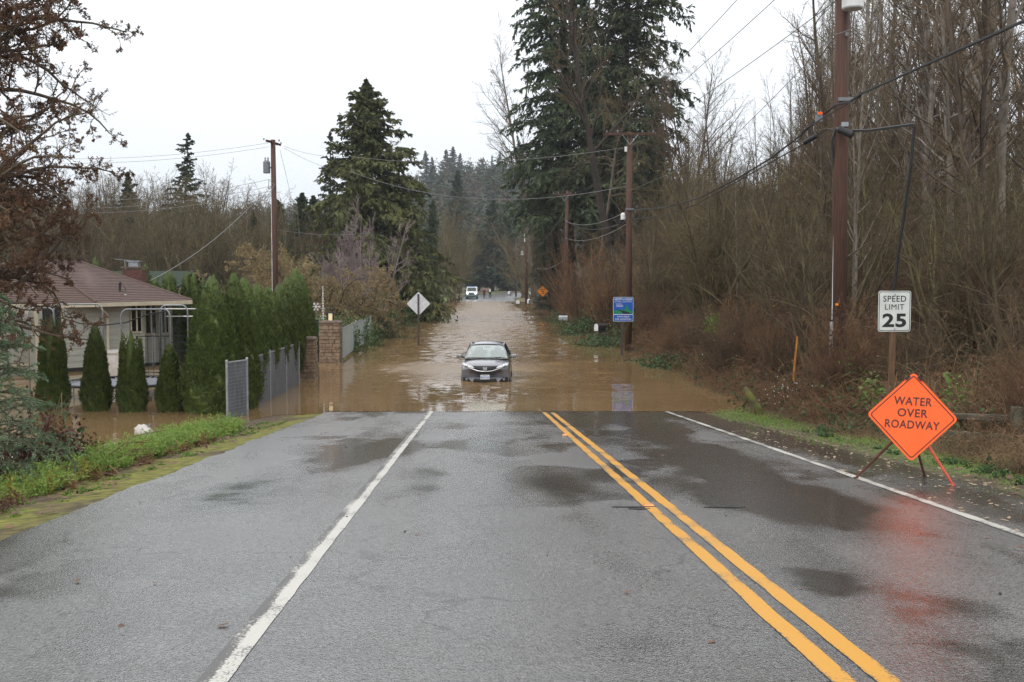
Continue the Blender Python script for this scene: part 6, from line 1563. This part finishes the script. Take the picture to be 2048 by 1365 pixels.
# named single trees
put(make_bare("bare_tree", "tall ivy-dark bare tree towering in front of the huge firs behind T pole", "tree", (M['bark_dark'], M['twig']), seed=201, h=hgt(1250, 72, -120), r0=.34, n1=22, n2=8, n3=7, ang=52, lf=.26, up1=.25, t0=.45, wob=.04, rmin=.01), 1250, 72)
put(make_bare("bare_tree", "tangled mossy bare maple hanging in front of the firs over T pole", "tree", (M['bark'], M['twig_moss']), seed=202, h=hgt(1190, 80, 80), r0=.2, n1=26, n2=10, n3=9, ang=60, lf=.30, up1=-.05, t0=.45, wob=.1, rmin=.008, droop=.25), 1195, 80)
use(tall[0], place(1078, 135), .5, hgt(1078, 135, 105) / 24, "pale thin bare tree against the sky left of the huge firs", None)
for px, top, Y in ((1368, 120, 92), (1402, 150, 88), (1432, 175, 96), (1385, 180, 84)):
    use(tall[1] if px % 2 else tall[0], place(px, Y), px, hgt(px, Y, top) / 24, "bare tree against the sky just right of the huge firs", "bare trees right of the firs")
use(tall[1], place(432, 135), 2.2, hgt(432, 135, 338) / 24, "pale bare tree on the skyline right of the lone fir", None)
use(tall[0], place(462, 128), 4.2, hgt(462, 128, 385) / 24, "smaller bare tree on the skyline left of the left pole", None)
for px, top, Y, p, lab in ((905, 430, 165, multi[1], "bushy mossy bare tree behind the far van, left side"), (870, 470, 150, multi[0], "mossy bare tree between the tall cedar and the far van"), (880, 385, 210, multi[2], "brownish bare tree below the wooded hill right of the cedar"), (1062, 420, 160, multi[2], "brown bare tree behind the far transformer pole"), (1075, 440, 150, multi[1], "mossy bare tree right of the far transformer pole"), (1046, 470, 190, multi[0], "brown bare tree left of the far transformer pole"), (918, 440, 215, multi[2], "grey bare tree above the far van")):
    use(p, place(px, Y), px * 1.0, hgt(px, Y, top) / 7.0, lab, None)
# shrubs around the right middle distance
for px, top, Y, p, lab in ((1165, 470, 74, whip[1], "red-brown bare shrub left of the T pole"), (1205, 475, 70, multi[2], "grey-brown bare shrub just left of the T pole"), (1225, 500, 64, whip[1], "low reddish bare shrub behind the black mailboxes"), (1300, 470, 60, multi[0], "olive bare shrub right of the T pole"), (1330, 420, 66, whip[0], "tall brown whip shrub right of the T pole"), (1150, 540, 82, whip[1], "low red-brown shrub behind the grey mailbox")):
    h = hgt(px, Y, top); use(p, place(px, Y), px, h / (3.7 if p in whip else 6.8), lab, None)
# left background woods: bare trees beyond the houses
n_ok = 0
while n_ok < 100:
    Y = rng.uniform(88, 150); px = rng.uniform(-80, 700); top = np.interp(px, [0, 300, 340, 420, 500, 640], [345, 350, 345, 355, 385, 400]) + abs(rng.normal(0, 34)); h = hgt(px, Y, top)
    p = (alder + multi)[rng.integers(0, 6)]; zone = "behind the bungalow roof" if px < 330 else "between lone fir and left power pole" if px < 540 else "behind the dark cedars"
    use(p, place(px, Y), rng.random() * 6.28, h / (16 if p in alder else 7.0) * 1.0, "hazy bare tree in the wood %s" % zone, "bare wood " + zone); n_ok += 1
for px, top, Y, sx, lab in ((455, 445, 96, 1.0, "pinkish-brown bare tree mass left of the left power pole"), (330, 395, 94, 1.0, "mossy many-stemmed bare tree below the lone fir"), (395, 430, 92, 1.0, "dark many-stemmed bare tree right below the lone fir"), (215, 440, 90, 1.0, "brown bare tree above the bungalow's chimney side")):
    use(multi[2 if px != 330 else 1], place(px, Y), px * .7, hgt(px, Y, top) / 6.8 * sx, lab, None)

# lichen shrub and lilac shrub behind the gate
t = make_bare("lichen_shrub", "sprawling cream-budded lichen-covered fruit tree behind the hedge and gate", "tree", (M['bark'], M['bud']), seed=301, h=5.4, r0=.10, n1=15, n2=9, n3=8, stems=7, spread=.65, ang=50, lf=.46, up1=.05, t0=.15, wob=.14, rmin=.009, droop=.3, leaf=(2, .10, .05, M['bud'])); put(t, 612, 66, -.1); k = hgt(612, 66, 474) / 4.8; t.scale = (k, k, k)
copy_thing(t, place(668, 64, -.1), 2.0, k * .78, "lower cream-budded shrub in front of the tall cedar's skirt"); copy_thing(t, place(540, 70, -.1), 4.0, k * .9, "cream-budded shrub at the foot of the left power pole")
t = make_bare("lilac_shrub", "pale lilac-grey bare shrub in front of the tall cedar", "shrub", (M['twig_lilac'], M['twig_lilac']), seed=302, h=6.6, r0=.08, n1=15, n2=10, n3=9, stems=7, spread=.40, ang=44, lf=.40, up1=.15, t0=.2, wob=.1, rmin=.009); put(t, 738, 74, -.1); k = hgt(738, 74, 436) / 6.3; t.scale = (k * .72, k * .72, k)
copy_thing(t, place(694, 78, -.1), 1.5, k * .7, "second lilac-grey bare shrub, left of the first before the cedar")
for i, (px, Y, rx, h, n, lab) in enumerate(((668, 53, 1.6, 1.9, 2600, "glossy green laurel bush right behind the lantern pillar"), (712, 58, 1.5, 1.7, 2000, "light green bush rising behind the corrugated fence"), (640, 56, 1.3, 1.9, 1800, "green bush behind the black gate post"), (745, 66, 1.6, 1.5, 1600, "dark green bush at the far end of the corrugated fence"), (780, 82, 2.2, 2.4, 1800, "dark shrub under the tall cedar at the water's edge"), (815, 96, 1.8, .9, 900, "low green shrub on the far left shoreline"))):
    b = place(px, Y, -.1); make_bush("laurel_bush" if i < 3 else "shoreline_bush", lab, (b[0], b[1], max(b[2], -.2)), rx, rx * .8, h, n, .16 if i < 3 else .2, .07, 310 + i, M['laurel'] if i < 3 else M['leaf_green'])
# green bramble mounds on the right bank
for i, (px, Y, rx, h, n, lab) in enumerate(((1172, 70, 2.0, 1.9, 3000, "large dark green bramble mound between the two right mailboxes"), (1215, 58, 2.0, 1.3, 2800, "green bramble mound around the black mailboxes"), (1155, 76, 1.4, .9, 1500, "small bramble mound beside the grey mailbox"), (1275, 47, 1.0, .65, 1500, "pale green bramble patch at the foot of the adopt sign"), (1285, 62, 2.2, 2.3, 2600, "tall bramble mound behind and right of the adopt sign"), (1240, 75, 2.4, 2.6, 2600, "bramble mound left of the T pole's foot"), (1105, 92, 1.4, .8, 1000, "low bramble at the foot of the amber sign"), (1135, 88, 2.0, 1.7, 1500, "bramble and ivy mound left of the bramble by mailboxes"), (1340, 44, 1.3, .9, 1500, "low bramble on the bank right of adopt sign"))):
    b = place(px, Y, -.25); make_bush("bramble_bush", lab, b, rx, rx, h, n, .15, .085, 330 + i, M['leaf_green'], M['twig_red'], 'bramble', None, 60, .3)
for i, (px, py, Y, rx, h, n, lab) in enumerate(((1700, 745, 25, .35, 1.0, 200, "fresh pale green leafy shoots at the near pole's right side"), (1745, 775, 23, .32, .8, 170, "fresh green leafy tuft left of the speed sign post"), (1910, 775, 20, .3, .7, 130, "fresh green sprig above the right shoulder of orange sign"), (1432, 640, 40, .5, .9, 260, "pale green leafy sprig in the brown brush left of orange stake"))):
    c = at(px, py, Y); make_bush("leafy_shoots", lab, (c.x, Y, c.z - h * .55), rx, rx, h, n, .11, .06, 350 + i, M['leaf_bright'], M['twig'], 'shoots', None, 14, .1)

# undergrowth along the right bank: arching dry stems, brambles, grass (nobody could count it)
def stems_mass(name, n, seed, m, u0, u1, y0, y1, h, r, upow=1.4, ypow=1.8, droop=.9, spread=.55, leaf=None, steps=5, hmin=.5):
    rng = np.random.default_rng(seed); y = y0 + (y1 - y0) * rng.random(n) ** ypow; u = u0 + (u1 - u0) * rng.random(n) ** upow
    u = u + (fbm(y, y * 0, 4, seed) - .5) * .8 * (u - u0 < 2)
    x = u + axis(y); dens = fbm(x, y, 2.2, seed + 1); keep = dens + rng.random(n) * .5 > .55; x, y, u = x[keep], y[keep], u[keep]; n = len(x)
    O = np.stack([x, y, H(x, y) - .05], 1); D = np.stack([rng.normal(0, spread, n), rng.normal(0, spread, n), np.ones(n)], 1)
    L = h * rng.uniform(hmin, 1.2, n) * (.6 + .8 * fbm(x, y, 3.0, seed + 2)) * np.clip((u - u0) / 1.2 + .45, .45, 1)
    P, R = grow(O, D, L, r * rng.uniform(.6, 1.3, n) * (.7 + y / 60), steps, .12, 0, rng, .35, droop)
    geo = [tubes(P, R, 3)]
    if leaf:
        per, l, w, mm = leaf; p, t, ix, _ = pts_on(P, per, rng, .3); sc = .8 + p[:, 1] / 70
        lo = leaves(p, t + rng.normal(0, .8, p.shape), l * rng.uniform(.5, 1.3, len(p)) * sc, w * rng.uniform(.6, 1.3, len(p)) * sc, rng)
        tag(link(name + "_leaves", np_mesh(name, *lo), mm), kind='stuff')
    return tag(link(name, np_mesh(name, *join(*geo)), m), kind='stuff')
stems_mass("undergrowth", 15000, 401, M['twig_red'], 7.9, 17, 13, 70, 1.7, .007, leaf=(2, .07, .035, M['leaf_brown']))
stems_mass("dry_grass", 16000, 402, M['straw'], 7.0, 11, 14, 60, .75, .0045, droop=1.2, leaf=None, upow=1.8)
stems_mass("dry_grass", 9000, 403, M['straw'], 6.4, 11, 60, 150, 1.0, .012, droop=1.0, ypow=1.2)
stems_mass("rusty_undergrowth", 14000, 404, M['straw_red'], 7.4, 13, 24, 70, 1.25, .0065, leaf=(1, .06, .03, M['leaf_brown']), upow=1.2)
stems_mass("undergrowth", 9000, 405, M['under'], 10, 30, 24, 110, 3.2, .012, droop=.5, spread=.4, upow=1.0, ypow=1.1, leaf=(2, .10, .05, M['leaf_brown']))
stems_mass("undergrowth", 6000, 406, M['twig_moss'], 9, 20, 16, 60, 3.0, .010, droop=.9, spread=.7, upow=1.0, ypow=1.3)
stems_mass("verge_grass", 20000, 407, M['weed'], 5.95, 7.3, 7, 31, .17, .006, droop=1.4, upow=1.0, ypow=1.0, steps=3, spread=.7)
stems_mass("dry_grass", 3200, 408, M['straw'], 7.0, 9.2, 9, 27, .55, .0035, droop=1.5, upow=1.0, ypow=1.0, spread=.7)
stems_mass("ivy_leaves", 4200, 409, M['twig'], 7.4, 16, 18, 75, 1.2, .005, leaf=(5, .085, .055, M['leaf_green']), upow=1.3)
# white snowberries
rng = np.random.default_rng(9); vs = []
mb = MB()
for cx, cy, Y, n, sd in ((1568, 775, 27, 26, .28), (1545, 790, 26, 8, .2), (1445, 690, 36, 6, .5), (1995, 845, 18.0, 5, .1), (1620, 790, 25, 5, .25)):
    c = at(cx, cy, Y)
    for _ in range(n):
        p = c + Vector(rng.normal(0, sd, 3)) * .9; r = rng.uniform(.007, .012) * (Y / 24); mb.lathe([(r * .5, -r), (r, 0), (r * .5, r)], 5, p)
tag(mb.build("snowberries", M['berry'], None), kind='stuff')
# background mass deep in the right-hand wood, so the thicket closes
def deep_mass(name, n, seed, m, u0, u1, y0, y1, h, r):
    rng = np.random.default_rng(seed); y = rng.uniform(y0, y1, n); u = rng.uniform(u0, u1, n); x = u + axis(y)
    px = PX(x, y); top = np.maximum(np.interp(px, SKY_PX, SKY_PY) + 45, 235); hm = (ZY(top, y) - H(x, y)); ok = (hm > 2) & (px < 2300); x, y, hm = x[ok], y[ok], hm[ok]; n = len(x)
    P, R = grow(np.stack([x, y, H(x, y) - .2], 1), np.stack([rng.normal(0, .12, n), rng.normal(0, .12, n), np.ones(n)], 1), np.minimum(h * rng.uniform(.5, 1.1, n), hm), r * rng.uniform(.4, 1.2, n), 8, .06, .02, rng, .2)
    a = spawn(P, R, 12, .15, 1, 38, 12, .28, .45, rng, .25); P1, R1 = grow(a[0], a[1], a[2], np.maximum(a[3], .009), 4, .1, 0, rng, .4)
    b = spawn(P1, R1, 4, .2, 1, 36, 12, .45, .6, rng, .1); P2, R2 = grow(b[0], b[1], b[2], np.maximum(b[3] * .8, .008), 2, .12, 0, rng, .5)
    return tag(link(name, np_mesh(name, *join(tubes(P, R, 4), tubes(P1, R1, 3), tubes(P2, R2, 3))), m), kind='stuff')
deep_mass("far_thicket", 700, 501, M['under'], 22, 60, 45, 130, 13, .07)
deep_mass("far_thicket", 500, 502, M['twig_moss'], 16, 40, 40, 110, 9, .05)

# ---------------- left foreground
# the big lichen tree with brown leaf clumps; its trunk stands outside the frame
def big_left():
    rng = np.random.default_rng(611); Y = 27.0
    base = Vector((*XY(-150, Y), 0)); base.z = Hs(base.x, base.y) - .2
    t = thing("lichen_tree", "great gnarled bare tree with brown leaf clumps leaning in from upper left", "tree", base)
    P0, R0 = grow(np.zeros((1, 3)), np.array([[.05, 0, 1.]]), np.array([11.5]), np.array([.42]), 12, .03, .02, rng, .3)
    n = 44; tt = np.linspace(.20, .98, n); f = tt * 12; i = np.minimum(f.astype(int), 11); fr = (f - i)[:, None]; O = P0[0, i] * (1 - fr) + P0[0, i + 1] * fr
    az = rng.normal(0, .85, n); az[::6] += 3.0; D = np.stack([np.cos(az), np.sin(az) * .9, rng.uniform(-.05, .55, n)], 1)
    L = np.interp(tt, [.22, .4, .6, .8, 1], [3.8, 4.6, 3.9, 3.9, 3.4]) * rng.uniform(.75, 1.15, n)
    P1, R1 = grow(O, D, L, np.full(n, .075), 10, .17, .02, rng, .2, .18)
    b = spawn(P1, R1, 10, .15, 1, 50, 16, .38, .55, rng, .12); P2, R2 = grow(b[0], b[1], b[2], np.maximum(b[3], .010), 6, .24, .02, rng, .3, .15)
    c = spawn(P2, R2, 8, .1, 1, 46, 18, .42, .6, rng, .1); P3, R3 = grow(c[0], c[1], c[2], np.maximum(c[3] * .8, .008), 4, .25, .03, rng, .4)
    d = spawn(P3, R3, 7, .2, 1, 44, 16, .5, .6, rng, .1); P4, R4 = grow(d[0], d[1], d[2], np.full(len(d[0]), .0045), 3, .25, .02, rng, .5)
    link('trunk', np_mesh('trunk', *join(tubes(P0, R0, 10), tubes(P1, R1, 6)), True), M['bark'], t)
    link('crown', np_mesh('crown', *join(tubes(P2, R2, 4), tubes(P3, R3, 3), tubes(P4, R4, 3))), M['twig'], t)
    p, tn, ix, ft = pts_on(P4, 6, rng, .1); keep = fbm(p[:, 0] + p[:, 1], p[:, 2], .9, 3) > .38; p, tn = p[keep], tn[keep]
    link('leaves', np_mesh('leaves', *leaves(p, tn + rng.normal(0, .8, p.shape),   .052 * rng.uniform(.5, 1.4, len(p)), .03 * rng.uniform(.5, 1.4, len(p)), rng)), M['leaf_brown'], t)
    p, tn, ix, ft = pts_on(P2, 6, rng, 0); link('moss_tufts', np_mesh('moss_tufts', *leaves(p, rng.normal(0, 1, p.shape), .07, .05, rng)), M['log'], t)
big_left()
# blue spruce at the left edge
def spruce():
    Y = 13.6; base = Vector((*XY(-42, Y), 0)); base.z = Hs(base.x, base.y) - .1; h = 3.0
    rng = np.random.default_rng(622); t = thing("blue_spruce", "young blue-green spruce reaching in at the left edge above red bramble", "tree", base)
    P0, R0 = grow(np.zeros((1, 3)), np.array([[0, 0, 1.]]), np.array([h]), np.array([.05]), 8, .02, .05, rng, .15)
    nb = 90; tt = np.linspace(.05, .97, nb); f = tt * 8; i = np.minimum(f.astype(int), 7); fr = (f - i)[:, None]; O = P0[0, i] * (1 - fr) + P0[0, i + 1] * fr
    az = np.arange(nb) * 2.4; el = .35 + .4 * tt; D = np.stack([np.cos(az) * np.cos(el), np.sin(az) * np.cos(el), np.sin(el) * .6], 1)
    P1, R1 = grow(O, D, 1.30 * (1 - tt) ** .6 * rng.uniform(.7, 1.15, nb) + .1, np.full(nb, .013), 8, .06, 0, rng, .3, .28)
    b = spawn(P1, R1, 12, .15, 1, 48, 10, .34, .6, rng, .0, flat=.7); P2, R2 = grow(b[0], b[1], b[2], np.full(len(b[0]), .006), 4, .1, 0, rng, .5, .25)
    link('trunk', np_mesh('trunk', *join(tubes(P0, R0, 7), tubes(P1, R1, 4), tubes(P2, R2, 3)), True), M['bark'], t)
    p, tn, ix, ft = pts_on(P2, 46, rng, 0); p1, t1, _, _ = pts_on(P1, 110, rng, .2); p = np.concatenate([p, p1]); tn = np.concatenate([tn, t1])
    link('crown', np_mesh('crown', *leaves(p, tn * .9 + rng.normal(0, .55, p.shape), .042 * rng.uniform(.7, 1.3, len(p)), .0085, rng)), M['spruce'], t)
spruce()
g = Vector((*XY(78, 15.2), 0)); make_bush("red_bramble", "dark red and brown bramble under the spruce at the left edge", (g.x, g.y, Hs(g.x, g.y) - .35), .85, .8, 1.45, 5200, .065, .045, 631, M['leaf_red'], M['twig_red'], 'bramble', None, 110, .25)
g = Vector((*XY(-20, 14.2), 0)); make_bush("red_bramble", "second reddish bramble tangle lower left beneath the spruce", (g.x, g.y, Hs(g.x, g.y) - .3), .8, .7, .95, 3800, .06, .045, 632, M['leaf_red'], M['twig_red'], 'bramble', None, 100, .25)
g = Vector((*XY(95, 15.0), 0)); make_bush("bramble_leaves", "green and yellow bramble leaves on the right side of red bramble", (g.x, g.y, Hs(g.x, g.y) - .2), .75, .6, 1.15, 900, .065, .05, 633, M['leaf_green'], M['twig_red'], 'bramble', None, 40, .5)
# feathery weeds along the left verge
def weeds(name, n, seed, m, area, h, nst=7, lper=16, ll=.06, lw=.016):
    rng = np.random.default_rng(seed); P = area(rng, n); P[:, 2] = H(P[:, 0], P[:, 1]) - .03
    O = np.repeat(P, nst, 0) + rng.normal(0, .04, (n * nst, 3)) * [1, 1, 0]; hs = np.repeat(h * rng.uniform(.5, 1.2, n), nst) * rng.uniform(.6, 1.1, n * nst)
    D = np.stack([rng.normal(0, .42, n * nst), rng.normal(0, .42, n * nst), np.ones(n * nst)], 1)
    S, R = grow(O, D, hs, np.full(n * nst, .004), 5, .1, 0, rng, .4, .35)
    p, tn, ix, ft = pts_on(S, lper, rng, .15); d = tn * .5 + unit(rng.normal(0, 1, p.shape)) * .9
    return tag(link(name, np_mesh(name, *join(tubes(S, R, 3), leaves(p, d, ll * rng.uniform(.6, 1.4, len(p)), lw * rng.uniform(.7, 1.3, len(p)), rng))), m), kind='stuff')
def verge(u0, u1, y0, y1, pw=1.0, clump=.0, seed=1):
    def f(rng, n):
        k = n * 3; y = y0 + (y1 - y0) * rng.random(k) ** pw; u = u0 + (u1 - u0) * rng.random(k); x = u + axis(y)
        s = np.argsort(-(fbm(x, y, .9, seed) + rng.random(k) * (1 - clump)))[:n]; return np.stack([x[s], y[s], 0 * y[s]], 1)
    return f
weeds("weeds", 1350, 641, M['weed'], verge(-6.7, -5.0, 7.5, 22.8, .9, .45, 3), .40, 7, 17, .055, .016)
weeds("weeds", 110, 645, M['weed'], verge(-6.2, -5.0, 18.5, 23.4, 1, .6, 5), .45, 7, 20)
weeds("yellowing_weeds", 70, 642, M['weed_yellow'], verge(-6.4, -4.95, 9, 23, 1, .5, 7), .34, 6, 14)
weeds("brown_weed_stems", 160, 643, M['straw_red'], verge(-5.7, -4.85, 9, 22, 1, .6, 9), .28, 8, 8, .05, .02)
weeds("low_weeds", 260, 644, M['leaf_bright'], verge(-5.2, -4.5, 6.5, 26, 1, .7, 11), .08, 5, 6, .035, .022)
weeds("low_weeds", 220, 646, M['leaf_green'], verge(6.4, 7.9, 8, 22, 1, .7, 13), .16, 6, 8, .05, .03)
weeds("weeds", 120, 647, M['laurel'], verge(-12, -6.8, 84, 150, 1, .3, 15), .7, 6, 8, .25, .1)

# ---------------- haze
hz = MB().box((0, 500, 37), (2600, 1140, 90)).build("haze", None, None); tag(hz, kind='stuff')
m = bpy.data.materials.new("haze_air"); m.use_nodes = True; n = m.node_tree; n.nodes.clear()
o_ = N(n, "ShaderNodeOutputMaterial"); pv = N(n, "ShaderNodeVolumePrincipled"); pv.inputs["Color"].default_value = (.86, .90, .96, 1); pv.inputs["Density"].default_value = .00026; pv.inputs["Anisotropy"].default_value = .1
n.links.new(pv.outputs[0], o_.inputs["Volume"]); hz.data.materials.append(m)
